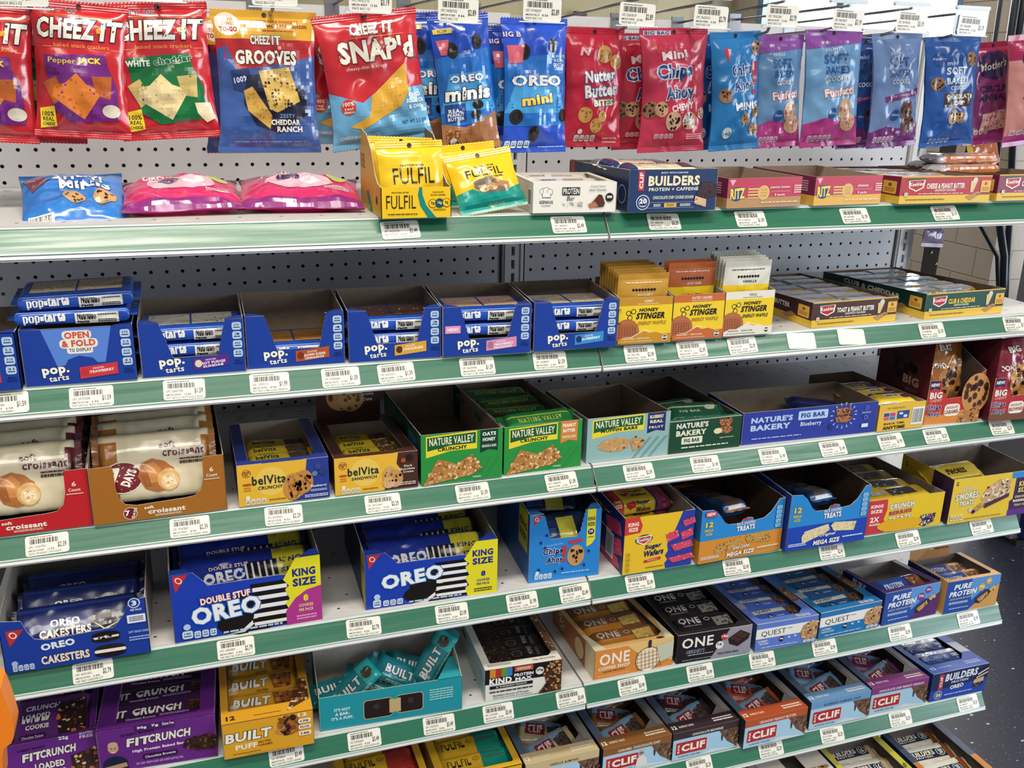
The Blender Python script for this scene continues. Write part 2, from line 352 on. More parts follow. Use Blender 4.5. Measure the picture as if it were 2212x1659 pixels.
# ------------------------------------------------------------------ film packs
PROTO = {}
def place(key, make, mw, label, cat, group):
    """first call builds the pack, later calls copy it with copies of its parts (shared meshes)"""
    if key not in PROTO:
        o = make(); PROTO[key] = o
    else:
        src = PROTO[key]; o = src.copy(); COL.objects.link(o)
        for ch in src.children:
            c = ch.copy(); COL.objects.link(c); c.parent = o
    o.matrix_world = mw; tagit(o, label, cat, group)
    return o
def pouch(name, w, h, t, col, items=(), back=None, seed=0, fin='film', pin=.05, seals=(9, 8), scol=None, wob=1.0, slant=0, hole=True):
    """pillow bag: local x right, z up, front faces -y; origin at the middle of the top edge"""
    off = seed * 7.3
    def prof(a): a = min(1, abs(a)); return (1 - a ** 2.6) ** .7
    st, sb = seals
    def S(x, y, lift, side=1):
        u = x / w; v = 1 - y / h                      # v 0 top .. 1 bottom
        vi = (v * h - st) / (h - st - sb)
        g = prof(2 * vi - 1) if 0 < vi < 1 else 0.0
        f = prof((2 * u - 1) * .985)
        n = NZ.noise(V((u * 3.1 + off, v * 4.2, side * 2.0))) * 3.0 + NZ.noise(V((u * 7 + off, v * 8, side * 3.0))) * 1.5
        cr = abs(NZ.noise(V((u * 5 - v * 2 + off, v * 6 + u * 2, 7.0)))) * 4 - 1
        z = t / 2 * f * g + wob * (n - cr * .8) * (.25 + .75 * f) * min(1, g * 1.5) + .25
        X = (u - .5) * w * (1 - pin * g) + slant * v * v
        sway = wob * 1.6 * NZ.noise(V((u * 2.2 + off, v * 1.3, 11.0))) * (1 if g > 0 else .8)
        return V((X * MM, -(side * (z + lift) + sway) * MM, (-v * h) * MM))
    b = B(); nx = max(8, round(w / 4.6)); ny = max(8, round((h - st - sb) / 4.6)); G = {}
    ys = [sb + (h - st - sb) * j / ny for j in range(ny + 1)]; xs = [w * i / nx for i in range(nx + 1)]
    for side in (1, -1):
        mi = b.m(col if side == 1 else (back or col), fin)
        co = [[S(x, y, 0, side) for x in xs] for y in ys]
        if side == 1: G = co
        gr = [[b.bm.verts.new(p) for p in r] for r in co]
        for j in range(ny):
            for i in range(nx):
                q = (gr[j][i], gr[j][i + 1], gr[j + 1][i + 1], gr[j + 1][i])
                fa = b.bm.faces.new(q if side == 1 else q[::-1]); fa.material_index = mi; fa.smooth = True
    bmesh.ops.remove_doubles(b.bm, verts=b.bm.verts, dist=1e-6)
    def on(x, y, l):            # a point of the printed artwork, riding on the same facets as the film
        if y > h - st or y < sb: return S(x, y, l + .6)
        fx = min(nx - 1e-6, max(0, x / w * nx)); fy = min(ny - 1e-6, max(0, (y - sb) / (h - st - sb) * ny)); i, j = int(fx), int(fy); fx -= i; fy -= j
        p = (G[j][i] * (1 - fx) + G[j][i + 1] * fx) * (1 - fy) + (G[j + 1][i] * (1 - fx) + G[j + 1][i + 1] * fx) * fy
        return V((p.x, p.y - (l + .3) * MM, p.z))
    Print(w, h).put(items).emit(b, on, fin, cuts=(xs[1:-1], ys + [h - st / 2, sb / 2]))
    root = b.done(name, fix=False)
    for nm, y0, y1 in (('top_seal', h - st, h), ('bottom_seal', 0, sb)):
        q = B(); mi = q.m(scol or col, fin)
        for side in (1, -1):
            n = int(w / 2.2); m = 6; gr = []
            for j in range(m + 1):
                y = y0 + (y1 - y0) * j / m; row = []
                edge = (j == m and nm == 'top_seal') or (j == 0 and nm == 'bottom_seal')
                for i in range(n + 1):
                    p = S(w * i / n, y, .25 + (.35 if j % 2 else 0), side)
                    if edge and i % 2: p.z += (.0012 if nm == 'top_seal' else -.0012)
                    row.append(q.bm.verts.new(p))
                gr.append(row)
            for j in range(m):
                for i in range(n):
                    qd = (gr[j][i], gr[j][i + 1], gr[j + 1][i + 1], gr[j + 1][i]); q.bm.faces.new(qd if side == 1 else qd[::-1]).material_index = mi
        if nm == 'top_seal' and hole:
            P2 = Print(w, h); P2._c(.5, (st * .62) / h, 3.2, '#241c18'); P2.emit(q, lambda x, y, l: S(x, y, l + .8), fin)
        q.done(nm, root, fix=False)
    return root
def bar(name, L, w, h, col, items=(), n=4.0, fin=9, mat_='film', taper=12, under=None, wob=.5, seed=0, fcol=None):
    """flow-wrapped bar: x along its length, label on top (z up) running down the front (-y); origin at the middle of the underside"""
    import bisect as bs
    T = [math.pi / 4 + math.pi * k / 40 for k in range(41)]
    def sec(t):
        c, s_ = math.cos(t), math.sin(t)
        return w / 2 * math.copysign(abs(c) ** (2 / n), c), h / 2 * math.copysign(abs(s_) ** (2 / n), s_)
    pts = [sec(t) for t in T]; acc = [0]
    for i in range(1, len(pts)): acc.append(acc[-1] + math.dist(pts[i], pts[i - 1]))
    tot = acc[-1]
    def S(x, y, lift):
        s_ = (1 - y / (w + h)) * tot; i = max(0, min(len(T) - 2, bs.bisect(acc, s_) - 1)); f = (s_ - acc[i]) / (acc[i + 1] - acc[i] + 1e-9)
        return pos(x, T[i] + (T[i + 1] - T[i]) * f, lift)
    def pos(x, t, lift):
        e = min(x, L - x); k = min(1, max(0, e / taper)); k = math.sqrt(k * (2 - k)) if k < 1 else 1
        Y, Z = sec(t); Y *= (1 - .04 * (1 - k)); Z *= max(.04, k)
        q = 1 + (wob * NZ.noise(V((x * .06 + seed * 3, Y * .08, Z * .15))) + wob * .6 * NZ.noise(V((x * .2, Y * .2 + seed, Z * .2)))) * 1.6 / max(w, h)
        l = math.hypot(Y / (w / 2), Z / (h / 2)) + 1e-6; nl = math.hypot(Y / (w * w), Z / (h * h)) + 1e-9
        return V(((x - L / 2) * MM, (Y * q + lift * Y / (w * w) / nl) * MM, (h / 2 + Z * q + lift * Z / (h * h) / nl) * MM))
    b = B(); mi = b.m(col, mat_); mu = b.m(under or col, mat_); nl, nc = 26, 36; gr = []
    xs = sorted(set([0, taper * .15, taper * .4, taper * .7, taper] + [taper + (L - 2 * taper) * i / nl for i in range(nl + 1)] + [L - taper * .7, L - taper * .4, L - taper * .15, L]))
    for x in xs: gr.append([b.bm.verts.new(pos(x, 6.28318 * k / nc, 0)) for k in range(nc)])
    for i in range(len(gr) - 1):
        for k in range(nc):
            fa = b.bm.faces.new((gr[i][k], gr[i + 1][k], gr[i + 1][(k + 1) % nc], gr[i][(k + 1) % nc])); fa.smooth = True
            fa.material_index = mu if 24 < k < 31 else mi
    Print(L, w + h).put(items).emit(b, lambda x, y, l: S(x, y, l + .2), mat_, cuts=(xs[1:-1], [(w + h) * q / max(6, int((w + h) / 5)) for q in range(1, max(6, int((w + h) / 5)))]))
    root = b.done(name, fix=False)
    for sgn in (-1, 1):
        q = B(); mj = q.m(fcol or col, mat_); m = max(4, int(w / 2.5)); r0 = []; r1 = []
        for i in range(m + 1):
            y = (i / m - .5) * w * .97; wv = .6 * math.sin(i * .9 + sgn + seed)
            r0.append(q.bm.verts.new((sgn * (L / 2 - .5) * MM, y * MM, (h / 2) * MM))); r1.append(q.bm.verts.new((sgn * (L / 2 + fin + (.9 if i % 2 else 0)) * MM, y * MM, (h / 2 + wv) * MM)))
        for i in range(m): q.bm.faces.new((r0[i], r1[i], r1[i + 1], r0[i + 1])).material_index = mj
        q.done('end_seal', root)
    return root
def loc(x, y, z, rx=0, ry=0, rz=0):
    return M.Translation((x * MM, y * MM, z * MM)) @ M.Rotation(math.radians(rz), 4, 'Z') @ M.Rotation(math.radians(ry), 4, 'Y') @ M.Rotation(math.radians(rx), 4, 'X')

# ------------------------------------------------------------------ price tags
def tag_mesh(name, price, desc, seed, blank=False, mw=M(), w=53, h=27.5):
    b = B(); p = Print(w, h); rn = random.Random(seed)
    p._rr(0, 0, 1, 1, '#e2dfd4', .12); base = p.P.pop(0)[2]
    b.prism([(x * MM, y * MM) for x, y in base], (V((0, 0, 0)), V((1, 0, 0)), V((0, 0, 1)), V((0, -1, 0))), .0005, b.m('#e2dfd4', 'plastic'), b.m('#e2dfd4', 'plastic'))
    if not blank:
        k = '#2b2926'; p.k = 1
        p._fine(.36, .1, .52, .07, '#5b5750'); p._bc(.06, .14, .82, .45, None, k)
        p._t('UPC ' + ''.join(rn.choice('0123456789') for _ in range(9)), .27, .56, .4, .12, k, b='n'); p._t(price, .84, .6, .2, .3, k, b='b')
        p._t('AMCON %d' % rn.randint(470000, 479999), .24, .74, .36, .09, k); p._t('%d EA' % rn.choice((6, 8, 12)), .58, .74, .16, .09, k)
        p._t(desc, .07 + min(.86, .03 * len(desc)) / 2, .89, min(.86, .03 * len(desc)), .11, k, b='n')
        p.emit(b, lambda x, y, l: V((x * MM, -l * MM, y * MM)), 'plastic', eps=.02)
    o = b.done(name, mw=mw); return o
TAGN = [0]
def rail_tag(s, x, where, price='', desc='', blank=False, rot=0):
    yt, zt, yb, zb = SHELF[s - 1]; up = V((0, yt - yb, zt - zb)); L = up.length; up.normalize(); n = V((0, -up.z, up.y))
    c = V((x * MM, (yt + yb) / 2, (zt + zb) / 2)) + n * .0022
    R = M(((1, -n.x, up.x, 0), (0, -n.y, up.y, 0), (0, -n.z, up.z, 0), (0, 0, 0, 1)))
    mw = M.Translation(c) @ R @ M.Rotation(math.radians(rot), 4, 'Y') @ M.Translation((-.0265, 0, -.0138))
    TAGN[0] += 1
    o = tag_mesh('price_tag', price, desc, TAGN[0], blank, mw)
    tagit(o, where, 'price tag', 'price tags along the shelf rails')

# ------------------------------------------------------------------ peg hooks with their scan tags
def peg_hook(x, z, zt, where, tagw, price, desc, tilt=0, back=False):
    root = empty('peg_hook', M.Translation((x * MM, 0, z * MM))); tagit(root, where, 'hook', 'wire hooks on the pegboard')
    b = B(); b.box((-.012, -.004, -.02), (.012, 0, .045), '#b9b9bb', 'steel'); b.done('back_plate', root)
    b = B(); b.tube([(0, 0, 0), (0, -.10, .002), (0, -.28, .006), (0, -.305, .010), (0, -.312, .020)], .0026, '#a9a7a6'); b.done('prong', root, smooth=False)
    dz = zt * MM - z * MM + .02; b = B(); b.tube([(0.004, 0, .035), (0.004, -.2, .035 + (dz - .035) * .55), (0.004, -.338, dz)], .0022, '#8f8d8c'); b.done('scan_arm', root)
    b = B(); b.box((-.034, -.3405, dz - .037), (.034, -.3385, dz + .004), '#e9eef2', 'pane'); b.box((-.034, -.3445, dz - .0385), (.034, -.3385, dz - .037), '#dfe6ea', 'plastic')
    b.box((-.034, -.342, dz + .003), (.034, -.336, dz + .009), '#c9d3da', 'plastic'); b.tube([(-.036, -.339, dz + .006), (.036, -.339, dz + .006)], .0022, '#dfe6ea', 'plastic'); b.done('label_holder', root)
    TAGN[0] += 1
    o = tag_mesh('price_tag', price, desc, TAGN[0], False, M.Translation((x * MM - .029, -.3425, z * MM + dz - .036)) @ M.Rotation(math.radians(tilt), 4, 'Y'), w=58, h=31)
    tagit(o, tagw, 'price tag', 'price tags on the hooks')

# ------------------------------------------------------------------ gondola: pegboards, uprights, shelves
def pegboard(name, X0, Y0, flip, label):
    root = empty(name, M.Translation((X0, Y0, 0))); tagit(root, label, 'pegboard')
    I = .0254; b = B(); mi = b.m('#cbcbcf', 'paint'); md = b.m('#b2b2b6', 'paint'); bm = b.bm
    rows = range(-14, 46); r = .0032; N = 8
    ang = [math.pi / 8 + math.pi / 4 * k for k in range(8)]
    vc = {}
    def vv(i, j):
        if (i, j) not in vc: vc[i, j] = bm.verts.new(((i - .5) * I, 0, -(j - .5) * I))
        return vc[i, j]
    for j in rows:
        for i in range(34):
            z = -j * I; x = i * I
            ring = [bm.verts.new((x + r * math.cos(a), 0, z + r * math.sin(a))) for a in ang]; rb = [bm.verts.new((v.co.x, .003, v.co.z)) for v in ring]
            c = [vv(i + 1, j), vv(i, j), vv(i, j + 1), vv(i + 1, j + 1)]      # tr, tl, bl, br
            for q in range(4):
                bm.faces.new((c[q], c[(q + 1) % 4], ring[(2 * q + 2) % 8], ring[(2 * q + 1) % 8])).material_index = mi
                bm.faces.new((c[q], ring[(2 * q + 1) % 8], ring[(2 * q) % 8])).material_index = mi
            for q in range(8): bm.faces.new((ring[q], ring[(q + 1) % 8], rb[(q + 1) % 8], rb[q])).material_index = md
    b.done('perforated_sheet', root)
    b = B()
    b.box((-.025, -.001, 14.5 * I - .002), (34 * I - .001, .012, TOP + .012), '#d2d2d4', 'paint'); b.done('top_rail', root)
    b = B(); b.box((-.025, 0, -1.245), (34 * I - .001, .003, -45.5 * I), '#cbcbcf', 'paint'); b.done('base_board', root)
    return root
def build_gondola():
    I = .0254
    pegboard('pegboard', 0.0, 0.0, 0, 'pale grey pegboard panel of the right hand shelving bay')
    pegboard('pegboard', -PITCH, 0.0, 0, 'pale grey pegboard panel of the left hand shelving bay')
    b = B(); b.box((-1.0, .05, -1.25), (.90, .054, TOP), '#4b4b4e', 'paint'); o = b.done('hole_darkening_sheet'); tagit(o, 'dark sheet added behind the pegboard to keep its holes dark', 'panel')  # added unseen sheet, blocks the view through so the pegboard holes stay dark
    for X, nm in ((XJ, 'slotted white upright post between the two pegboard bays'), (XJ + PITCH, 'slotted white upright post at the right end of the shelving')):
        root = empty('upright_post', M.Translation((X, 0, 0))); tagit(root, nm, 'upright post', 'slotted uprights of the shelving')
        b = B(); mi = b.m('#d5d5d7', 'paint'); mk = b.m('#17171a', 'paint')
        for xa, xb in ((-.021, -.0035), (.0035, .021)): b.box((xa, -.006, -1.25), (xb, .02, TOP), '#d5d5d7')
        for k in range(62):
            z = .36 - k * I; b.box((-.0035, -.006, z - I + .017), (.0035, .02, z), '#d5d5d7')
        b.box((-.0036, .019, -1.25), (.0036, .021, TOP), '#151517'); b.done('post', root)
        b = B()
        for xa in (-.017, .0145): b.box((xa, -.0085, -1.25), (xa + .0025, -.006, TOP), '#dcdcde')
        b.done('flange', root)
    for s in range(1, 8):
        yt, zt, yb, zb = SHELF[s - 1]
        for bay, bn in ((-1, 'left'), (0, 'right')):
            xa = XJ + bay * PITCH + .0018; xb = XJ + (bay + 1) * PITCH - .0018
            root = empty('shelf', M.Translation((xa, 0, 0))); L = xb - xa
            if s == 7 and bay == -1: tagit(root, 'bottom green railed metal shelf of the left bay at the very foot', 'shelf', 'metal shelves of the gondola')
            else: tagit(root, '%s white metal shelf with green price rail in the %s bay' % (ORD[s - 1], bn), 'shelf', 'metal shelves of the gondola')
            b = B(); b.box((0, yt + .001, zt - .024), (L, -.004, zt + .0035), '#cfcdca')
            p = Print(L * 1000, 400); rn = 0
            nx = int(L / .0508)
            for i in range(nx):
                for j, yy in enumerate((22, 60, 120, 200, 300)):
                    p._e((i + .5 + (.25 if j % 2 else -.1)) / nx, 1 - yy / 400, 2.6 / (L * 1000), 1.9 / 400, '#252424', 0, 8)
                for yy in (362, 374): p._r((i + .2) / nx, 1 - yy / 400, (i + .42) / nx, 1 - yy / 400 + .006, '#3a393a')
            p.emit(b, lambda x, y, l: V((x * MM, yt + .004 + y * MM, zt + .0035 + .00012)), 'paint'); b.done('deck', root)
            up = V((0, yt - yb, zt - zb)); H = up.length; up.normalize(); n = V((0, -up.z, up.y)); o0 = V((0, yb, zb))
            b = B(); fr = (o0, V((1, 0, 0)), up, n)
            b.prism([(0, -.005), (L, -.005), (L, H + .003), (0, H + .003)], (o0, V((1, 0, 0)), up, n), .002, b.m('#cfd0cf', 'plastic'), b.m('#cfd0cf', 'plastic'))
            b.box((0, yb - .001, zb - .007), (L, yb + .016, zb - .002), '#d0d0d0'); pc = b.done('price_channel', root)
            b = B(); b.prism([(.0005, 0), (L - .0005, 0), (L - .0005, H), (.0005, H)], (o0 + n * .0012, V((1, 0, 0)), up, n), .0008, b.m('#21664b', 'rail'), b.m('#21664b', 'rail'))
            b.done('rail_strip', pc)
            b = B()
            for yy in (.0, H - .0018): b.prism([(0, yy), (L, yy), (L, yy + .0018), (0, yy + .0018)], (o0 + n * .0022, V((1, 0, 0)), up, n), .001, b.m('#b9cfc2', 'plastic'), b.m('#b9cfc2', 'plastic'))
            b.done('clear_lip', pc)
            for xx in (.004, L - .007):
                b = B(); b.prism([(-.40, zt - .024), (-.01, zt - .075), (-.01, zt - .003), (-.40, zt - .003)], (V((xx, 0, 0)), V((0, 1, 0)), V((0, 0, 1)), V((-1, 0, 0))), .003, b.m('#c9c9c9'), b.m('#c9c9c9'))
                b.done('bracket', root)
# ------------------------------------------------------------------ the room
def floor_nodes(nt, b):
    tc = nt.nodes.new('ShaderNodeTexCoord')
    def vor(sc, lo, hi, stretch):
        mp = nt.nodes.new('ShaderNodeMapping'); mp.inputs['Scale'].default_value = stretch; mp.inputs['Rotation'].default_value = (0, 0, .6)
        v = nt.nodes.new('ShaderNodeTexVoronoi'); v.inputs['Scale'].default_value = sc; nt.links.new(tc.outputs['Object'], mp.inputs[0]); nt.links.new(mp.outputs[0], v.inputs['Vector'])
        sep = nt.nodes.new('ShaderNodeSeparateColor'); nt.links.new(v.outputs['Color'], sep.inputs[0])
        g = nt.nodes.new('ShaderNodeMath'); g.operation = 'MULTIPLY'; nt.links.new(sep.outputs[0], g.inputs[0]); g.inputs[1].default_value = hi
        c = nt.nodes.new('ShaderNodeMath'); c.operation = 'LESS_THAN'; nt.links.new(v.outputs['Distance'], c.inputs[0])
        sb = nt.nodes.new('ShaderNodeMath'); sb.operation = 'SUBTRACT'; nt.links.new(g.outputs[0], sb.inputs[0]); sb.inputs[1].default_value = lo; nt.links.new(sb.outputs[0], c.inputs[1]); return c
    a = vor(36, .27, .48, (1, 1.9, 1)); c2 = vor(110, .12, .42, (1, 1.6, 1))
    m1 = nt.nodes.new('ShaderNodeMix'); m1.data_type = 'RGBA'; m1.inputs[6].default_value = rgb('#2b2e3d'); m1.inputs[7].default_value = rgb('#5d6377'); nt.links.new(c2.outputs[0], m1.inputs[0])
    m2 = nt.nodes.new('ShaderNodeMix'); m2.data_type = 'RGBA'; nt.links.new(m1.outputs[2], m2.inputs[6]); m2.inputs[7].default_value = rgb('#c9d0dc'); nt.links.new(a.outputs[0], m2.inputs[0])
    nt.links.new(m2.outputs[2], b.inputs['Base Color']); b.inputs['Roughness'].default_value = .42
def block_nodes(col, mort):
    def f(nt, b):
        tc = nt.nodes.new('ShaderNodeTexCoord'); mp = nt.nodes.new('ShaderNodeMapping'); br = nt.nodes.new('ShaderNodeTexBrick')
        nt.links.new(tc.outputs['UV'], br.inputs['Vector']) if False else None
        cx = nt.nodes.new('ShaderNodeSeparateXYZ'); nt.links.new(tc.outputs['Object'], cx.inputs[0]); ad = nt.nodes.new('ShaderNodeMath'); nt.links.new(cx.outputs[0], ad.inputs[0]); nt.links.new(cx.outputs[1], ad.inputs[1])
        cb = nt.nodes.new('ShaderNodeCombineXYZ'); nt.links.new(ad.outputs[0], cb.inputs[0]); nt.links.new(cx.outputs[2], cb.inputs[1]); nt.links.new(cb.outputs[0], br.inputs['Vector'])
        br.inputs['Scale'].default_value = 1; br.inputs['Brick Width'].default_value = .4064; br.inputs['Row Height'].default_value = .2032; br.inputs['Mortar Size'].default_value = .006; br.inputs['Mortar Smooth'].default_value = .6
        br.inputs['Color1'].default_value = rgb(col); br.inputs['Color2'].default_value = rgb(col); br.inputs['Mortar'].default_value = rgb(mort); nt.links.new(br.outputs['Color'], b.inputs['Base Color'])
        bu = nt.nodes.new('ShaderNodeBump'); bu.inputs['Strength'].default_value = .8; bu.inputs['Distance'].default_value = .008; bu.invert = True; nt.links.new(br.outputs['Fac'], bu.inputs['Height'])
        n = nt.nodes.new('ShaderNodeTexNoise'); n.inputs['Scale'].default_value = 40; b2 = nt.nodes.new('ShaderNodeBump'); b2.inputs['Strength'].default_value = .3; b2.inputs['Distance'].default_value = .004
        nt.links.new(n.outputs[0], b2.inputs['Height']); nt.links.new(bu.outputs[0], b2.inputs['Normal']); nt.links.new(b2.outputs[0], b.inputs['Normal']); b.inputs['Roughness'].default_value = .6
    return f
ORANGE = [(-.05, .12), (-.026, .091), (-.005, .062), (-.002, .044), (0, .027), (.001, .012), (-.001, .002), (-.004, -.004), (-.011, -.008), (-.014, -.018), (-.017, -.05), (-.08, -.05), (-.08, .12)]
def build_room():
    fm = node_mat('speckled_floor', floor_nodes); bk = node_mat('painted_block', block_nodes('#a1968a', '#938878'))
    b = B(); b.box((-4, -4.2, FLOOR - .05), (5.5, 7.2, FLOOR), fm); struct('floor', b)
    b = B(); b.box((-4, -4.2, 2.15), (5.5, 7.2, 2.21), '#cfcac0', 'wall'); struct('ceiling', b)
    for lx, ly, sx, sy, pw, lc in LAMPS:
        b = B(); b.box((lx - sx / 2 - .04, ly - sy / 2 - .04, 2.11), (lx + sx / 2 + .04, ly + sy / 2 + .04, 2.15), '#e9e6dc', 'plastic'); o = b.done('ceiling_and_fill_fixture'); o['kind'] = 'structure'  # unseen fixture boxes, also over the lamp added for the block wall
    PX, PY = 4.62, 3.35
    b = B(); b.box((PX, PY, FLOOR), (PX + .9, 4.0, 2.15), bk); b.box((PX, 4.0, FLOOR), (PX + .25, 7.2, .22), bk); b.box((PX, 4.0, 1.45), (PX + .25, 7.2, 2.15), bk); b.box((PX, 6.62, .22), (PX + .25, 7.2, 1.45), bk)
    struct('wall_right', b)
    b = B(); b.box((-4, 7.0, FLOOR), (PX, 7.2, 2.15), '#93886a', 'wall'); struct('wall_back', b)
    # window with two lights in the side wall; the bright day outside is a sunlit surface beyond it
    root = empty('window_1', M.Translation((PX, 5.3, .22))); root['kind'] = 'structure'
    b = B()
    for ya, yb in ((-1.3, -1.22), (1.24, 1.32), (.05, .14)): b.box((.02, ya, 0), (.14, yb, 1.23), '#5f7f9f', 'plastic')
    b.box((.02, -1.3, 0), (.14, 1.32, .06), '#5f7f9f', 'plastic'); b.box((.02, -1.3, 1.17), (.14, 1.32, 1.23), '#5f7f9f', 'plastic'); b.done('window_frame', root)
    b = B(); b.box((.07, -1.22, .06), (.076, .05, 1.17), '#f4f8ff', 'pane'); b.done('window_pane', root)
    b = B(); b.box((.07, .14, .06), (.076, 1.24, 1.17), '#f4f8ff', 'pane'); b.done('window_pane', root)
    b = B(); b.box((PX + .6, 2.5, -1.2), (PX + .62, 8.0, 3.0), '#eef5ff', 'glow'); o = b.done('sky'); o['kind'] = 'structure'
    # beige door with lever in the far wall
    root = empty('door_1', M.Translation((2.9, 6.99, FLOOR))); root['kind'] = 'structure'
    b = B(); b.box((-.9, -.04, 0), (.02, 0, 2.05), '#a2946f', 'paint'); b.done('door_leaf', root)
    b = B(); b.box((.02, -.06, 0), (.13, .0, 2.1), '#2c2a2e', 'paint'); b.done('door_jamb', root)
    b = B(); b.tube([(-.06, -.05, 1.02), (-.06, -.1, 1.02), (-.18, -.1, 1.02)], .012, '#8d7f62'); b.done('door_handle', root)
    # grey cabinet with a blue front on the floor beyond the shelving
    root = empty('floor_cabinet', M.Translation((2.037, .55, FLOOR))); tagit(root, 'tall grey sided cabinet with dark blue front standing on the floor past the shelving', 'cabinet')
    b = B(); b.box((0, .02, .02), (.8, .185, 1.38), '#77787e', 'paint'); b.done('cabinet_body', root)
    b = B(); b.box((.03, -.02, .03), (.8, .02, 1.36), '#1d2a66', 'plastic'); b.done('front_panel', root)
    b = B(); b.box((.01, .0, 0), (.79, .18, .02), '#2a2b2f', 'paint'); b.done('plinth', root)
    for i, (dx, dz, nm) in enumerate(((0, 0, 'thick black cable hanging down the block wall corner'), (-.12, .02, 'thin black cable looping left of the thick one'), (.06, .05, 'second thick black cable right against the wall corner'))):
        b = B(); b.tube([(4.30 + dx, 3.25, 1.6), (4.34 + dx, 3.25, .5 + dz), (4.40 + dx * 2.2, 3.25, -.25 + dz), (4.50 + dx * 1.6, 3.25, -.55), (4.60 + dx * .5, 3.24, -.82), (4.66 + dx * .2, 3.22, -1.25)], (.026, .014, .024)[i], '#1c1f26', 'plastic')
        tagit(b.done('power_cable'), nm, 'cable', 'cables on the block wall')
    # clip strip at the right end of the gondola
    root = empty('clip_strip', M.Translation((.925, -.03, -.10))); tagit(root, 'black plastic clip strip with white tabs hanging at the shelving end', 'clip strip')
    b = B(); b.box((-.016, -.002, -.14), (.026, 0, .46), '#2e2a24', 'kraft'); b.done('strip', root)
    for k in range(22):
        b = B(); z = -.13 + k * .026; x = .020 if k % 2 else .002
        b.f([(x - .003, -.004, z), (x + .003, -.004, z), (x, -.007, z + .006)], b.m('#e9e9e9', 'plastic')); b.f([(x - .003, -.0045, z), (x, -.0075, z + .006), (x + .003, -.0045, z)], b.m('#e9e9e9', 'plastic')); b.done('clip_tab', root)
    mk = lambda: pouch('snack_pouch', 95, 130, 14, '#c9752e', [('r', 0, 0, 1, .28, '#8a3a58'), ('p', [(.1, .3), (.9, .3), (.95, .9), (.1, .8)], '#b8622c'), ('r', 0, .3, .12, .8, '#d8c23a')], seed=71)
    place('jerky', mk, loc(985, -40, 215, 0, -28, 10), 'orange and maroon snack pouch hanging on the clip strip', 'pouch', None)
    mk = lambda: pouch('snack_pouch', 60, 80, 8, '#8a7a90', [('r', .1, .3, .9, .6, '#6a5a70')], seed=73)
    place('lilac', mk, loc(928, -36, 20, 0, 4, 0), 'small lilac grey pouch on the clip strip below the top shelf', 'pouch', None)
    # unidentified orange shape built as a bag edge at the lower left
    root = empty('orange_bag', M.Translation((-.83, -.78, -.37))); tagit(root, 'bright orange rounded edge jutting in at the lower left corner', 'bag')
    b = B(); b.prism(ORANGE, (V((0, 0, 0)), V((1, 0, 0)), V((0, 0, 1)), V((0, -1, 0))), .03, b.m('#ff8a22', 'plastic'), b.m('#ff8a22', 'plastic')); b.done('bag_side', root)
# ------------------------------------------------------------------ hanging bags
R_ = '#c4222a'
def grabgo(main, tint, name1, name2, cr, crd, extra):
    it = [('t', "Grab n' Go", .27, .062, .4, .042, '#20264a', '#f3efe6', 'b'), ('r', .1, .1, .95, .104, '#e58a2a'), ('t', 'CHEEZ', .36, .2, .62, .15, '#f2eee2', '#3a1512', 'x', .12), ('t', 'IT', .84, .2, .22, .15, '#f2eee2', '#3a1512', 'x', .12),
          ('p', [(.68, .19), (.73, .18), (.74, .215), (.69, .225)], '#e8a32c'), ('t', 'baked snack crackers', .52, .32, .6, .03, '#eda24a', None, 'n'), ('r', .1, .335, .2, .339, '#eda24a'), ('r', .84, .335, .95, .339, '#eda24a')]
    it += [('p', [(.1, .4), (.78, .37), (.8, .46), (.9, .62), (.9, .86), (.4, .89), (.2, .8), (.13, .55)], tint), ('p', [(.08, .6), (.22, .55), (.32, .7), (.2, .76)], crd), ('p', [(.62, .54), (.84, .53), (.82, .7), (.66, .68)], crd),
           ('spk', [(.45, .52), (.56, .6), (.64, .62), (.7, .68), (.52, .86), (.18, .7), (.2, .62), (.32, .6)], cr, [crd, cr], 26, 2.2, 3)]
    it += extra + [('p', [(.04, .79), (.2, .77), (.23, .92), (.06, .94)], '#f2d230'), ('t', '100%', .13, .83, .13, .035, '#2a2420'), ('t', 'REAL', .135, .868, .12, .03, '#2a2420'), ('t', 'CHEESE', .14, .905, .13, .025, '#2a2420'), ('fine', .75, .95, .4, .015, '#8e1a1c')]
    return it
pj = grabgo(R_, '#6f2278', '', '', '#d97a2e', '#b45a1e', [('t', 'Pepper', .3, .44, .3, .05, '#f4d73a', None, 'n'), ('t', 'JACK', .6, .43, .26, .055, '#f4d73a', None, 'x'), ('e', .82, .79, .1, .05, '#d8cdb8')])
wc = grabgo(R_, '#14713a', '', '', '#ecd9a0', '#d2b870', [('t', 'WHITE', .22, .44, .26, .045, '#f2efe4', None, 'x'), ('t', 'cheddar', .6, .42, .42, .05, '#14713a', '#f2efe4', 'x', 0, 5), ('p', [(.78, .74), (.95, .74), (.98, .86), (.88, .89), (.8, .82)], '#f0e3b8')])
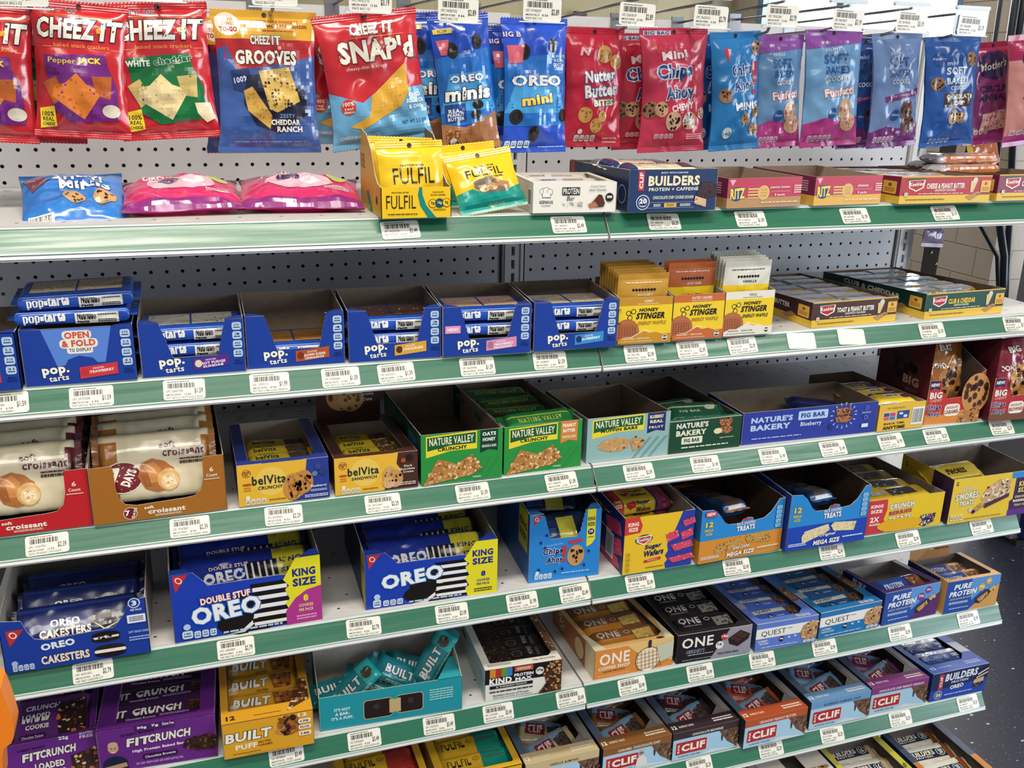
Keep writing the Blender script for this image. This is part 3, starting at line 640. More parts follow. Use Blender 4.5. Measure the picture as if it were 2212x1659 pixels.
gr = [('r', 0, 0, 1, .2, '#d9a233'), ('r', .07, .2, .95, .42, '#b3262b'), ('p', [(0, .27), (.1, .25), (.2, .42), (.7, .36), (1, .3), (1, 1), (0, 1)], '#3b5b9c'), ('e', .14, .1, .12, .08, '#f0e6d2'), ('t', 'GAME', .14, .065, .12, .026, '#d66a26'), ('t', 'TIME!', .14, .095, .12, .026, '#d66a26'), ('t', 'TO-GO', .14, .135, .17, .035, '#b3262b', None, 'x'),
      ('t', 'ENTER FOR A CHANCE TO', .62, .075, .4, .018, '#a32a20'), ('t', 'WIN FREE SNACKS FOR A SEASON', .6, .105, .62, .026, '#7e1d1a'), ('fine', .62, .14, .3, .012, '#a32a20'), ('t', 'CHEEZ', .44, .205, .2, .065, '#f2eee2', '#3a1512', 'x'), ('t', 'IT', .6, .205, .09, .065, '#f2eee2', '#3a1512', 'x'), ('t', 'GROOVES', .49, .325, .62, .1, '#f6f1e4', '#5c1718', 'x'),
      ('p', [(.12, .42), (.3, .4), (.34, .5), (.28, .58), (.14, .55)], '#24376c'), ('t', '100%', .22, .48, .14, .04, '#e9eef6', None, 'b', 0, 12), ('p', [(.28, .45), (.5, .44), (.88, .55), (.9, .72), (.6, .86), (.36, .8), (.24, .65)], '#1b1f34'),
      ('spk', [(.4, .42), (.72, .39), (.82, .63), (.58, .71), (.5, .69)], '#d8b45e', ['#b98a36', '#c9a04a', '#8a6426'], 46, 2, 5), ('spk', [(.24, .56), (.33, .53), (.52, .73), (.5, .83), (.28, .7)], '#c89e48', ['#a47c30', '#b98a36'], 26, 1.8, 6),
      ('t', 'ZESTY', .68, .735, .16, .028, '#6e93c8'), ('t', 'CHEDDAR', .66, .78, .3, .04, '#f4f1e6', None, 'x'), ('t', 'RANCH', .7, .83, .26, .042, '#f4f1e6', None, 'x'), ('fine', .5, .92, .7, .02, '#6a86bc')]
sn = [('p', [(0, .56), (.32, .66), (.45, .6), (1, .58), (1, 1), (0, 1)], '#67a5cc'), ('t', 'CHEEZ', .46, .12, .28, .085, '#f2eee2', '#4c1416', 'x', .08), ('t', 'IT', .7, .12, .11, .085, '#f2eee2', '#4c1416', 'x', .08), ('r', .3, .18, .85, .184, '#e89a3a'), ('t', "SNAP'd", .55, .28, .78, .17, '#f0ead8', '#7c1a1d', 'x'), ('t', 'cheesy-thin & crispy', .42, .405, .42, .035, '#f6e2d2', None, 'n'),
      ('spk', [(.82, .4), (.82, .62), (.72, .72), (.5, .79), (.3, .86), (.17, .83), (.38, .76), (.42, .62)], '#dfa93c', ['#b06f22', '#c98a2c'], 18, 1.0, 8), ('c', .17, .68, 11, '#c23a34'), ('t', '100%', .17, .655, .11, .03, '#f4e9da'), ('t', 'real', .17, .69, .08, .022, '#f4e9da'), ('t', 'cheese', .17, .715, .1, .022, '#f4e9da'),
      ('t', 'CHED', .88, .645, .14, .03, '#e8f2fa', None, 'x'), ('t', 'SOUR CR', .88, .69, .2, .032, '#e8f2fa', None, 'x'), ('t', '& ONI', .87, .735, .14, .032, '#e8f2fa', None, 'x'), ('t', 'NET WT 2.2 OZ', .84, .845, .26, .028, '#24507a'), ('t', 'CHEESY BAKED SNACKS', .27, .91, .4, .024, '#e4f0f8')]
def oreomini(top, bot, sub, extra):
    return [('p', [(0, .3), (1, .25), (1, .8), (0, .8)], '#1f6cc0'), ('p', [(.2, .42), (.8, .42), (1, .7), (0, .7)], '#4aa0dd')] + bot + [
        ('oreo', .3, .25, 9, 1.3), ('oreo', .76, .2, 8, 1.3), ('t', 'OREO', .5, .46, .8 if sub != 'minis' else .6, .08 if sub != 'minis' else .055, '#fbfaf6', '#1a3f9c', 'x')] + extra
omini = oreomini(0, [], 'mini', [('t', 'mini', .5, .6, .5, .075, '#f2c838', '#16388e', 'x', 0, 6), ('t', 'BIG B', .12, .12, .3, .04, '#d8dcec', '#c23a4c', 'x'), ('p', [(.04, .2), (.3, .2), (.26, .33), (.06, .33)], '#d06070'), ('t', 'ALWAYS', .85, .28, .24, .022, '#cfe0f4'), ('t', 'REAL', .87, .31, .18, .022, '#cfe0f4'), ('t', 'COCOA', .86, .34, .2, .022, '#cfe0f4'),
        ('oreo', .17, .73, 11, 1), ('oreo', .46, .86, 8, 1.5), ('oreo', .95, .72, 8, 1.2), ('nut', .02, .91, .42, .965, 4, '#cfe2f2'), ('fine', .75, .96, .4, .015, '#9db8e4')])
opb = oreomini(0, [('p', [(0, .78), (.4, .82), (1, .72), (1, 1), (0, 1)], '#a9744e'), ('spk', [(.05, .82), (.3, .84), (.3, .9), (.05, .9)], '#7d4c2c', ['#c99a6a'], 10, 2, 2)], 'minis', [('t', 'minis', .5, .57, .82, .1, '#fbfaf6', '#101828', 'x', .1), ('r', .04, .09, .36, .125, '#e2c565'), ('t', 'NEW', .2, .107, .16, .026, '#5a4218'), ('p', [(.06, .17), (.28, .17), (.2, .28), (.1, .28)], '#c85a6c'),
        ('p', [(.06, .64), (.42, .64), (.42, .77), (.06, .77)], '#1c3f86'), ('t', 'REAL', .24, .69, .24, .03, '#f2f4f8'), ('t', 'PEANUT', .24, .72, .28, .025, '#f2f4f8'), ('t', 'BUTTER', .24, .75, .28, .025, '#f2f4f8'), ('oreo', .65, .66, 9, .7), ('oreo', .6, .73, 9, .7), ('c', .18, .915, 5, '#d9dfe8'), ('t', '140', .18, .93, .16, .03, '#2a2a30')])
nb_ = [('t', 'Nutter', .57, .4, .58, .1, '#f6efe2', '#22489c', 'x', 0, 6), ('t', 'Butter', .6, .52, .62, .11, '#f6efe2', '#22489c', 'x', 0, 6), ('t', 'BITES', .65, .625, .36, .055, '#f4f4ec', '#4a9a5a', 'x', 0, 4), ('cook', .64, .22, 13, '#cfa05a', '#9a6a30', 10, 2), ('cook', .86, .28, 11, '#cfa05a', '#9a6a30', 8, 3), ('cook', .32, .73, 12, '#c8984e', '#9a6a30', 10, 4), ('cook', .52, .82, 11, '#c8984e', '#9a6a30', 10, 5), ('cook', .63, .74, 8, '#d8b070', '#9a6a30', 6, 6),
       ('t', 'N', .3, .2, .16, .07, '#e8c0c4', None, 'x', .3), ('nut', .18, .9, .54, .955, 4, '#e6e0d4', '#6a2a2a'), ('c', .26, .87, 4, '#e6dccc'), ('t', 'PEANUT BUTTER', .8, .93, .26, .018, '#f0c8c8'), ('t', 'COOKIES', .8, .96, .24, .018, '#f0c8c8')]
cac = [('r', .05, .02, .45, .055, '#d8dce8'), ('t', 'BIG BAG', .25, .038, .36, .03, '#3a4478', None, 'b'), ('p', [(.14, .12), (.34, .12), (.2, .22)], '#c83a4a'), ('t', 'Mini', .46, .215, .4, .07, '#f0dfe2', '#9c2c3c', 'x', 0, 6), ('t', 'Chips', .46, .36, .56, .15, '#24508c', '#f4f6fa', 'x', 0, 4), ('t', 'Ahoy', .55, .53, .46, .14, '#24508c', '#f4f6fa', 'x', 0, 4), ('p', [(.76, .27), (.88, .26), (.82, .5), (.74, .5)], '#d03848'), ('c', .79, .56, 5, '#d03848'),
       ('t', 'CHEWY', .6, .635, .36, .055, '#f6eef0', None, 'x', 0, 8), ('cook', .1, .65, 13, '#9a7050', '#30190f', 12, 3), ('cook', .26, .65, 12, '#c8a078', '#30190f', 12, 4), ('cook', .45, .75, 15, '#d4b090', '#30190f', 16, 5), ('cook', .72, .75, 14, '#d4b090', '#30190f', 14, 6), ('cook', .93, .69, 9, '#d4b090', '#30190f', 8, 7), ('nut', .18, .85, .48, .89, 4, '#d8b8bc', '#7c2a38'), ('fine', .82, .88, .26, .05, '#f0c4cc', 3)]
cam = [('p', [(.2, .14), (.36, .14), (.28, .26)], '#c8404c'), ('t', 'Chips', .56, .33, .44, .13, '#234c92', '#eef4fa', 'x', 0, 5), ('t', 'Ahoy', .6, .46, .4, .12, '#234c92', '#eef4fa', 'x', 0, 5), ('p', [(.78, .25), (.94, .25), (.88, .46), (.8, .46)], '#b8425c'), ('c', .86, .51, 4.5, '#b8425c'), ('t', 'MINIS', .68, .625, .52, .07, '#eef6fc', '#2a6aa4', 'x', 0, 3),
       ('cook', .9, .14, 12, '#b08a68', '#33201a', 12, 3), ('cook', .22, .53, 12, '#a87a5a', '#33201a', 12, 4), ('cook', .66, .74, 10, '#b88c66', '#33201a', 10, 5), ('cook', .9, .68, 9, '#b88c66', '#33201a', 8, 6), ('cook', .86, .83, 10, '#b88c66', '#33201a', 9, 7), ('c', .28, .85, 9, '#d8e6e8'), ('t', '140', .28, .86, .16, .035, '#345a7c')]
def softb(sub, subc, tc, cookc, chip, bot, botv, n=''):
    return [('p', [(0, botv), (.3, botv - .05), (.6, botv - .02), (1, botv - .06), (1, 1), (0, 1)], bot), ('t', 'mini', .42, .17, .24, .035, '#dfe9f6', None, 'b'), ('t', 'SOFT', .47, .25, .42, .085, tc, None, 'x'), ('t', 'BAKED', .5, .345, .44, .065, tc, None, 'x'), ('t', 'COOKIES', .52, .42, .4, .045, '#f4f4f0', '#6f96b8', 'x'),
            ] + sub + [('cook', .68, .68, 15, cookc, chip, 10, 3, 1.15), ('cook', .76, .8, 16, cookc, chip, 11, 4, .9), ('c', .43, .715, 9, '#2d5fa8'), ('t', 'Pillsbury', .43, .715, .14, .03, '#e6eef8', None, 'n'), ('nut', .08, .9, .5, .955, 5, '#e4c4dc', '#7a2a6c')]
fun = softb([('t', 'Funfetti', .55, .53, .56, .075, '#f6e6ea', '#c46a5a', 'x', 0, 4)], 0, '#2f6aa8', '#d8b48c', '#c86a7c', '#c0408c', .8)
fun = [('p', [(0, 0), (1, 0), (1, .12), (0, .16)], '#9a58b0')] + fun
cff = softb([('p', [(.2, .55), (.98, .48), (.98, .54), (.22, .6)], '#7a3a78'), ('t', 'Chocolatey Chip', .6, .54, .6, .035, '#e8d4ec', None, 'n', 0, 5)], 0, '#4a6a98', '#7c5448', '#3a221c', '#7a2f7c', .86)
chc = [('c', .2, .2, 13, '#2c4f9c'), ('t', 'Pillsbury', .2, .2, .22, .03, '#dfe8f4', None, 'n'), ('t', 'mini', .42, .24, .2, .035, '#e6eef8', None, 'b'), ('t', 'SOFT', .5, .31, .38, .07, '#e6eef6', None, 'x'), ('t', 'BAKED', .52, .4, .4, .06, '#e6eef6', None, 'x'), ('t', 'COOKIES', .54, .465, .32, .04, '#e6eef6', None, 'x'), ('r', .26, .51, .82, .64, '#5a3e3a'), ('t', 'CHOCOLATE', .55, .545, .52, .045, '#f2efe6', None, 'x'), ('t', 'CHIP', .58, .605, .22, .042, '#f2efe6', None, 'x'),
       ('cook', .8, .21, 14, '#a8825c', '#3a241a', 10, 2, .9), ('cook', .16, .42, 13, '#a87a58', '#3a241a', 9, 3, .9), ('cook', .48, .73, 13, '#d8b888', '#3a241a', 9, 4), ('cook', .64, .74, 11, '#b89064', '#3a241a', 9, 5), ('nut', .12, .92, .52, .965, 5, '#8fb2dc', '#1e3c78')]
mot = [('r', 0, 0, 1, .22, '#b02c5a'), ('e', .5, .22, .34, .14, '#34265a'), ('t', "Mother's", .5, .22, .56, .08, '#f0e4d8', '#34265a', 'b', 0, 8), ('t', 'THE ORIGINAL', .5, .39, .5, .018, '#7c4a5c'), ('t', 'CIRCUS', .5, .45, .6, .07, '#2c2440', None, 'x'), ('t', 'ANIMAL', .5, .535, .62, .07, '#2c2440', None, 'x'), ('t', 'COOKIES', .5, .59, .36, .025, '#7c4a5c'),
       ('spk', [(.3, .7), (.8, .66), (.9, .85), (.3, .88)], '#e9c0b8', ['#f2e2d8', '#d8607c'], 40, 4, 4), ('r', 0, .9, 1, 1, '#b03a8c'), ('nut', .05, .85, .5, .9, 4, '#e4c8cc', '#7c2a58')]
BAGS = [  # x, z, w, h, tilt, y, colour, art, seed, film, label
    (-845, 352, 118, 168, -3, -268, R_, pj, 1, 'film', 'red cracker bag cut off by the left edge of the frame'),
    (-816, 350, 112, 166, -2, -240, R_, wc, 2, 'film', 'red cracker bag showing just its edge behind the leftmost bag'),
    (-803, 346, 112, 166, -2, -218, R_, wc, 3, 'film', 'third red cracker bag from the front in the far left row'),
    (-793, 344, 112, 166, -2, -196, R_, wc, 4, 'film', 'rearmost red cracker bag in the far left row'),
    (-731, 358, 118, 169, -3, -275, R_, pj, 5, 'film', 'red cracker bag with purple pepper panel and orange crackers'),
    (-637, 362, 128, 174, 3, -270, R_, wc, 6, 'film', 'red cracker bag with green panel and pale cheddar crackers'),
    (-520, 348, 128, 182, 0, -235, '#26365f', gr, 8, 'film', 'blue cracker bag hanging directly behind the gold topped one'),
    (-499, 357, 142, 188, 0, -272, '#b3262b', gr, 7, 'film', 'gold, red and blue bag with two ridged square crackers'),
    (-380, 350, 138, 172, -1, -238, '#b8242e', sn, 10, 'film', 'red and sky blue bag peeking out behind its twin'),
    (-362, 360, 150, 182, 8, -276, '#c4242e', sn, 9, 'film', 'red and sky blue bag with one big curled golden cracker'),
    (-262, 366, 86, 188, 4, -240, '#1c3ea0', opb, 12, 'film', 'blue mini biscuit bag with cream tape behind the peanut butter one'),
    (-226, 362, 92, 192, 7, -276, '#1d48b4', opb, 11, 'film', 'blue bag of black biscuits with brown peanut butter foot'),
    (-118, 352, 98, 186, 1, -235, '#1a3690', omini, 14, 'film', 'dark blue biscuit bag hidden behind the bright blue one'),
    (-106, 362, 106, 194, 1, -274, '#2350c4', omini, 13, 'film', 'bright blue big bag with scattered round black biscuits'),
    (-20, 345, 92, 172, 0, -240, '#a01c34', nb_, 16, 'film', 'dark red bag behind the peanut shaped biscuit bag'),
    (-7, 352, 100, 176, 0, -274, '#c22440', nb_, 15, 'thin', 'crimson bag with round waffle patterned peanut biscuits'),
    (94, 348, 112, 178, 2, -240, '#b82a44', cac, 18, 'thin', 'rear crimson chewy cookie bag half covered by the front one'),
    (128, 356, 120, 188, 2, -274, '#c83a58', cac, 17, 'thin', 'crimson big bag with a row of chewy chocolate chip cookies'),
    (214, 350, 92, 182, 3, -240, '#1f5aa0', cam, 20, 'thin', 'rear blue mini cookie bag just left behind the front blue one'),
    (240, 354, 94, 184, 4, -272, '#2f86c8', cam, 19, 'thin', 'sky blue mini cookie bag right of the crimson chewy bag'),
    (326, 352, 92, 178, 3, -270, '#6f9cc8', fun, 21, 'thin', 'pale blue and pink confetti cookie bag, left of its twin'),
    (425, 364, 114, 188, 3, -276, '#7fb0da', fun, 22, 'thin', 'pale blue and pink confetti cookie bag, right of its twin'),
    (522, 354, 100, 184, 3, -236, '#33549c', cff, 24, 'thin', 'deep blue cookie bag behind the one with the silvery fold'),
    (556, 362, 104, 188, 4, -274, '#7c98c8', cff, 23, 'thin', 'blue and purple bag of dark cookies with a silvery fold'),
    (676, 361, 120, 186, 4, -274, '#2e62b0', chc, 25, 'thin', 'mid blue chocolate chip cookie bag above the cracker cartons'),
    (800, 356, 112, 180, 5, -238, '#8c3270', mot, 27, 'thin', 'magenta bag behind the pink frosted animal cookie bag'),
    (862, 372, 134, 194, 6, -276, '#d89a94', mot, 26, 'thin', 'pink and magenta animal cookie bag cut off at right'),
]
def hang_bags():
    for (x, z, w, h, tilt, y, col, art, sd, fin, lab) in BAGS:
        t = 34 if w > 108 else 28
        if y > -250: t = 20
        o = pouch('snack_bag', w, h, t, col, art, seed=sd, fin=fin, pin=.085, wob=1.6, scol=('#d9a233' if art is gr else ('#9a58b0' if art is fun else col)), slant=-2)
        o.matrix_world = loc(x, y, z, -3, -tilt, 0); tagit(o, lab, 'snack bag', 'snack bags hung on the pegboard hooks')
    H = [(-788, 360, 'red pepper cracker bag', '$3.19'), (-633, 374, 'green panelled cracker bag', '$3.19'), (-490, 373, 'gold topped cracker bag', '$3.19'), (-365, 371, 'red and sky blue cracker bag', '$3.19'), (-243, 363, 'peanut butter biscuit bag', '$2.89'), (-119, 368, 'bright blue biscuit bag', '$2.89'),
         (30, 368, 'crimson waffle biscuit bag', '$2.89'), (153, 369, 'crimson chewy cookie bag', '$2.79'), (278, 375, 'sky blue mini cookie bag', '$2.79'), (400, 374, 'right hand confetti cookie bag', '$3.19'), (523, 375, 'blue and purple cookie bag', '$3.19'), (648, 374, 'mid blue chocolate chip bag', '$3.19')]
    for i, (x, zt, nm, p) in enumerate(H):
        bx = min((b for b in BAGS if b[5] < -255), key=lambda b: abs(b[0] - x))
        peg_hook(x, bx[1] - 9, zt + 3, 'wire peg hook holding the ' + nm, 'hook price tag above the ' + nm, p, 'SNACK BAG %d OZ' % (2 + i % 4), (-1, 2, 0, 1, 1.5, 1, 2, 1.5, 1, 2, 1, 2)[i])
    # three bags lying on the top shelf
    z = deckz(1) * 1000
    it = [('t', 'AHOY!', .55, .3, .5, .14, '#f4f6fa', '#1a2f78', 'x'), ('t', 'MINIS', .62, .46, .5, .12, '#f4f6fa', '#1a2f78', 'x'), ('cook', .5, .66, 14, '#c89c68', '#33201a', 10, 3), ('cook', .8, .64, 15, '#c89c68', '#33201a', 10, 4), ('p', [(.02, .2), (.2, .2), (.3, .4), (.1, .5)], '#7a3f52'), ('bc', .06, .86, .3, .99)]
    o = pouch('snack_bag', 130, 150, 44, '#2f78c8', it, seed=31, hole=False, wob=2.4); o.matrix_world = loc(-768, -238, z + 42, -70, 0, 6) ; tagit(o, 'blue mini cookie bag lying at the left end of the top shelf', 'snack bag', 'snack bags lying on the top shelf')
    o['label'] = o['label']
    pk = [('r', 0, .0, 1, .1, '#7c1f5c'), ('r', 0, .84, 1, 1, '#8a2a78'), ('e', .5, .5, .3, .2, '#e6b8c8'), ('e', .4, .45, .1, .1, '#4a2a5c'), ('e', .6, .52, .1, .1, '#f2e2e8'), ('t', 'CIRCUS', .3, .3, .26, .1, '#f4e2e8', None, 'x'), ('fine', .8, .7, .2, .1, '#f6d2dc', 3), ('e', .82, .3, .1, .1, '#b9c46a')]
    for x, sd, rz, lab in ((-627, 32, 2, 'pink frosted cookie bag lying between the blue bag and its pink twin'), (-458, 33, -5, 'pink frosted cookie bag lying beside the yellow carton')):
        o = pouch('snack_bag', 158 if sd == 32 else 172, 140, 42, '#cf2f68', pk, seed=sd, hole=False, wob=2.4); o.matrix_world = loc(x, -226, z + 30, -80, 0, rz); tagit(o, lab, 'snack bag', 'snack bags lying on the top shelf')
# ------------------------------------------------------------------ cartons and what is inside them
def put(key, make, box, spots, cat, group):
    for (x, y, z, rx, ry, rz, lab) in spots:
        place(key, make, box.mw @ loc(x, y, z, rx, ry, rz), lab, cat, group)
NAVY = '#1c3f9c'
def poptab(n): return [('nut', .885, .06, .975, .74, 4, '#b9d2ee', '#15224a', n), ('t', 'PER 2', .93, .79, .07, .04, '#12265e'), ('t', 'PASTRIES', .93, .84, .09, .04, '#12265e')]
def poplogo(u=.29): return [('t', 'pop.', u, .765, .24, .17, '#f7f4ea', '#10204e', 'x', 0, 4), ('t', 'tarts', u + .02, .885, .18, .1, '#f7f4ea', '#10204e', 'x', 0, 4)]
def popbanner(a, b, c, tc, a2=None):
    it = [('p', [(.49, .71), (.835, .65), (.835, .86), (.49, .92)], c), ('t', 'FROSTED', .66, .735, .1, .03, tc, None, 'b', 0, 5), ('t', a, .68, .79, .24, .05, tc, None, 'x', 0, 5), ('e', .54, .8, .035, .07, b)]
    if a2: it.append(('t', a2, .68, .85, .2, .045, tc, None, 'x', 0, 5))
    return it
NOTCH = [(0, 0), (133, 0), (133, 74), (109, 74), (101, 46), (98, 26), (40, 26), (37, 46), (26, 74), (0, 74)]
POPD = 132
def pop(name, label, x0, y0, yaw, art, notch=True, group='blue toaster pastry cartons'):
    f = [(0, 0), (133, 0), (133, 74), (109, 74)] + zig((109, 74), (98, 27), 3.4, .6)[1:] + [(97, 25), (41, 25)] + zig((40, 27), (26, 74), 3.4, .6)[1:] + [(26, 74), (0, 74)] if notch else None
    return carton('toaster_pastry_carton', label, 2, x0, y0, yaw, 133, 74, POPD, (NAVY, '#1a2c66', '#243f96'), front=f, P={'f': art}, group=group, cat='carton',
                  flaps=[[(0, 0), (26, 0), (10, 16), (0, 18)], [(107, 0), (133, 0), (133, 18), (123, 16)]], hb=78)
def tartpack(pastry, drizzle, logo=True, seed=0):
    it = [('r', .08, .1, .92, .14, '#1d3c92'), ('spk', [(.1, .12), (.49, .12), (.49, .66), (.1, .66)], pastry, drizzle, 34, 1.6, seed), ('spk', [(.51, .12), (.9, .12), (.9, .66), (.51, .66)], pastry, drizzle, 34, 1.6, seed + 1), ('r', 0, .8, 1, .808, '#bcd4f0'),
          ('t', 'pop-tarts', .26, .88, .36, .11, '#f4f4ee', None, 'x', 0, 2), ('r', .52, .835, .9, .955, '#efece2'), ('t', 'Nutrition', .62, .87, .16, .05, '#15151a', None, 'x'), ('t', 'Facts', .59, .925, .1, .04, '#15151a', None, 'x'), ('fine', .8, .9, .16, .09, '#3a3a3e', 3)]
    return lambda: bar('pastry_pack', 136, 92, 20, '#1f4fb4', it, n=5, fin=8, seed=seed, taper=7)
def shelf2():
    G = 'toaster pastry packs in the blue cartons'
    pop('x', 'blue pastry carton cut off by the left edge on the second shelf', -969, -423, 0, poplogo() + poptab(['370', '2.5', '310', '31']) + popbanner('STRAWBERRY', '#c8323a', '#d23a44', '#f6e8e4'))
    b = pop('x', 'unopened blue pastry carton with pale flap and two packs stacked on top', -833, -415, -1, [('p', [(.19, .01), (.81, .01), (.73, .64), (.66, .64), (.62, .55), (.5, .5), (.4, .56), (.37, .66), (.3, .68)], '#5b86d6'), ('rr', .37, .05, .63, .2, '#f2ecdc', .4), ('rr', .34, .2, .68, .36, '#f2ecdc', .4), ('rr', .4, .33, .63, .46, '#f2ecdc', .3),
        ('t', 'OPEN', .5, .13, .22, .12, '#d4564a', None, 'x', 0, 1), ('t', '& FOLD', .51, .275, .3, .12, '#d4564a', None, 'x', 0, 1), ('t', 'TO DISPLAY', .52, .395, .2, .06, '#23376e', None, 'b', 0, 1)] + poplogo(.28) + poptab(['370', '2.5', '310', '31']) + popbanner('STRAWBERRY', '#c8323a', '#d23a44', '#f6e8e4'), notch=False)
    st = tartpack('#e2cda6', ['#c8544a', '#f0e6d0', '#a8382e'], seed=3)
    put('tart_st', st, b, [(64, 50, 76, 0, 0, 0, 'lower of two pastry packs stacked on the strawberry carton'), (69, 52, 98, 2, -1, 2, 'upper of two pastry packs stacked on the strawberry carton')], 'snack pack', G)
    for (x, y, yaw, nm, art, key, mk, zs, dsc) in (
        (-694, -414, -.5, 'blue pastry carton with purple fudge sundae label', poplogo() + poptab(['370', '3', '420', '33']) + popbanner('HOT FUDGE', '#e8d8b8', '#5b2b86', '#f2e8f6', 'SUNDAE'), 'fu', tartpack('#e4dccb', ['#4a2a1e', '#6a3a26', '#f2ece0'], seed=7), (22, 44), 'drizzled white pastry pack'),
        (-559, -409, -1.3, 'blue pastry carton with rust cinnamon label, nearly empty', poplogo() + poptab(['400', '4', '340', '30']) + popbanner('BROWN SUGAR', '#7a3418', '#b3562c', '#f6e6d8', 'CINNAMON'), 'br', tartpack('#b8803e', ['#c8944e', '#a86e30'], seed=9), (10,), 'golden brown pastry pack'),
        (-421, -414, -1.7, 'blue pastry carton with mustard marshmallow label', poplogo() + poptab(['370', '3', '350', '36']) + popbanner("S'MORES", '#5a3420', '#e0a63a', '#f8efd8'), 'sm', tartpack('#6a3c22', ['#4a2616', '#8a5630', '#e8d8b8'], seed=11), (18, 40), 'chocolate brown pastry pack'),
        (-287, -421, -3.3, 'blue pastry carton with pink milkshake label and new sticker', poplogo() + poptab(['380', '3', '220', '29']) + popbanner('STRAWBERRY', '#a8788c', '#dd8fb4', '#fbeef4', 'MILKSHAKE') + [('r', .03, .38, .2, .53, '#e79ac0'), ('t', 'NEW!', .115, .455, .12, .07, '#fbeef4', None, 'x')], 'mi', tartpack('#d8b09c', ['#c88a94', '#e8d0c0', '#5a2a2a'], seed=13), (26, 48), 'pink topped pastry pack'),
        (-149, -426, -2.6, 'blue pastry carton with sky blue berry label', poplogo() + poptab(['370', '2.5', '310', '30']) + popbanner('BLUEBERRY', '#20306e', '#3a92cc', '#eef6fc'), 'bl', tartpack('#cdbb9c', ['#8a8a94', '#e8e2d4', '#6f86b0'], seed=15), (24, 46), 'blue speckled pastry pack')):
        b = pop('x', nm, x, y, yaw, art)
        put('tart_' + key, mk, b, [(66, 52, z, 0, 0, 0, ('' if len(zs) == 1 else ('lower ', 'upper ')[i]) + dsc + ' inside its blue carton') for i, z in enumerate(zs)], 'snack pack', G)
    # waffle cartons
    for (x, yaw, nm, band, bt, sub, pkc, n, G2) in ((-10, -2.6, 'yellow waffle carton with ochre honey band', '#c8902e', '#f6ecd0', 'HONEY', '#c9963c', 8, 'honey'), (83, -1.3, 'yellow waffle carton with orange caramel band', '#c96a38', '#f8e6d6', 'SALTED CARAMEL', '#c2683a', 2, 'caramel'), (175, -.6, 'yellow waffle carton with cream vanilla band', '#e9e4d4', '#2a2a2c', 'VANILLA', '#e4e0d2', 6, 'vanilla')):
        logo = [('t', 'HONEY', .56, .27, .36, .075, '#1a1a1a', None, 'x', .2), ('t', 'STINGER', .6, .4, .54, .14, '#1a1a1a', None, 'x', .2)]
        hexs = []
        for cx, cy in ((.18, .33), (.27, .3), (.21, .43)):
            hexs += [('p', [(cx + .052 * math.cos(k * 1.047), cy + .062 * math.sin(k * 1.047)) for k in range(6)], '#1a1a1a'), ('p', [(cx + .036 * math.cos(k * 1.047), cy + .044 * math.sin(k * 1.047)) for k in range(6)], '#f2cf2e')]
        mt = [(0, .9), (.12, .84), (.25, .86), (.4, .78), (.48, .72), (.58, .79), (.7, .76), (.85, .82), (1, .8), (1, 1), (0, 1)]
        art = [('r', 0, 0, 1, .17, band), ('t', sub, .55, .08, .16 if len(sub) < 8 else .4, .06, bt, None, 'b'), ('fine', .55, .14, .4, .02, bt), ('r', 0, .17, 1, 1, '#f2cf2e')] + hexs + logo + [('t', 'ENERGY WAFFLE', .63, .56, .52, .08, '#a8782a' if sub != 'VANILLA' else '#1a1a1a', None, 'b', .2),
              ('c', .16, .75, 21, '#a8623a'), ('c', .16, .75, 19.5, '#b97048')] + [('r', .0, .57 + .045 * k, .36 - abs(k - 4) * .02, .578 + .045 * k, '#8a4a28') for k in range(8)] + [('r', .02 + .05 * k, .6, .028 + .05 * k, .88, '#8a4a28') for k in range(7)] + [('p', mt, band)] + [
              ('p', [(.12, .845), (.25, .865), (.48, .725), (.7, .765), (.48, .705), (.25, .85)], '#f6efe0'), ('t', 'PREPARE - PERFORM', .34, .89, .5, .03, bt, None, 'b', .2), ('c', .88, .9, 4.6, '#f4f0e4'), ('c', .88, .9, 3.8, '#2a2a2a'), ('r', .84, .88, .92, .91, '#f4f0e4'), ('fine', .36, .95, .6, .018, bt)]
        b = carton('waffle_carton', nm, 2, x, -422, yaw, 89, 72, 105, ('#f2cf2e', '#8d7b69', band), hb=84, hr=72, P={'f': art}, group='yellow waffle cartons', perf=False)
        pk = [('r', 0, 0, 1, .34, pkc), ('r', 0, .34, 1, 1, '#f2cf2e')] + [('c', .3 + .06 * k, .22, 2.2, '#1a1a1a') for k in range(8)] + [('t', sub, .55, .29, .3, .035, bt, None, 'b'), ('t', 'HONEY', .52, .47, .42, .06, '#1a1a1a', None, 'x', .2), ('t', 'STINGER', .56, .57, .6, .09, '#1a1a1a', None, 'x', .2), ('c', .2, .5, 5, '#1a1a1a'), ('c', .2, .5, 3.6, '#f2cf2e'), ('fine', .5, .12, .7, .02, bt)]
        mk = lambda pk=pk, pkc=pkc: pouch('waffle_sachet', 84, 112, 7, pkc, pk, seed=40, wob=.25, pin=.0, hole=False)
        H0 = {'honey': 106, 'caramel': 116, 'vanilla': 118}[G2]; S0 = {'honey': 14, 'caramel': 30, 'vanilla': 14}[G2]
        put('waf' + G2, mk, b, [(44 - (i * .6 if G2 == 'honey' else 0), S0 + i * (9.5 if n > 3 else 14), H0 + (i % 3) * .8 + i * 1.0, 4 - i * .7, 0, (i % 2) * .8, '%s waffle sachet, %s from the front of its carton' % (G2, ['first', 'second', 'third', 'fourth', 'fifth', 'sixth', 'seventh', 'eighth'][i])) for i in range(n)], 'sachet', 'waffle sachets standing in the cartons')
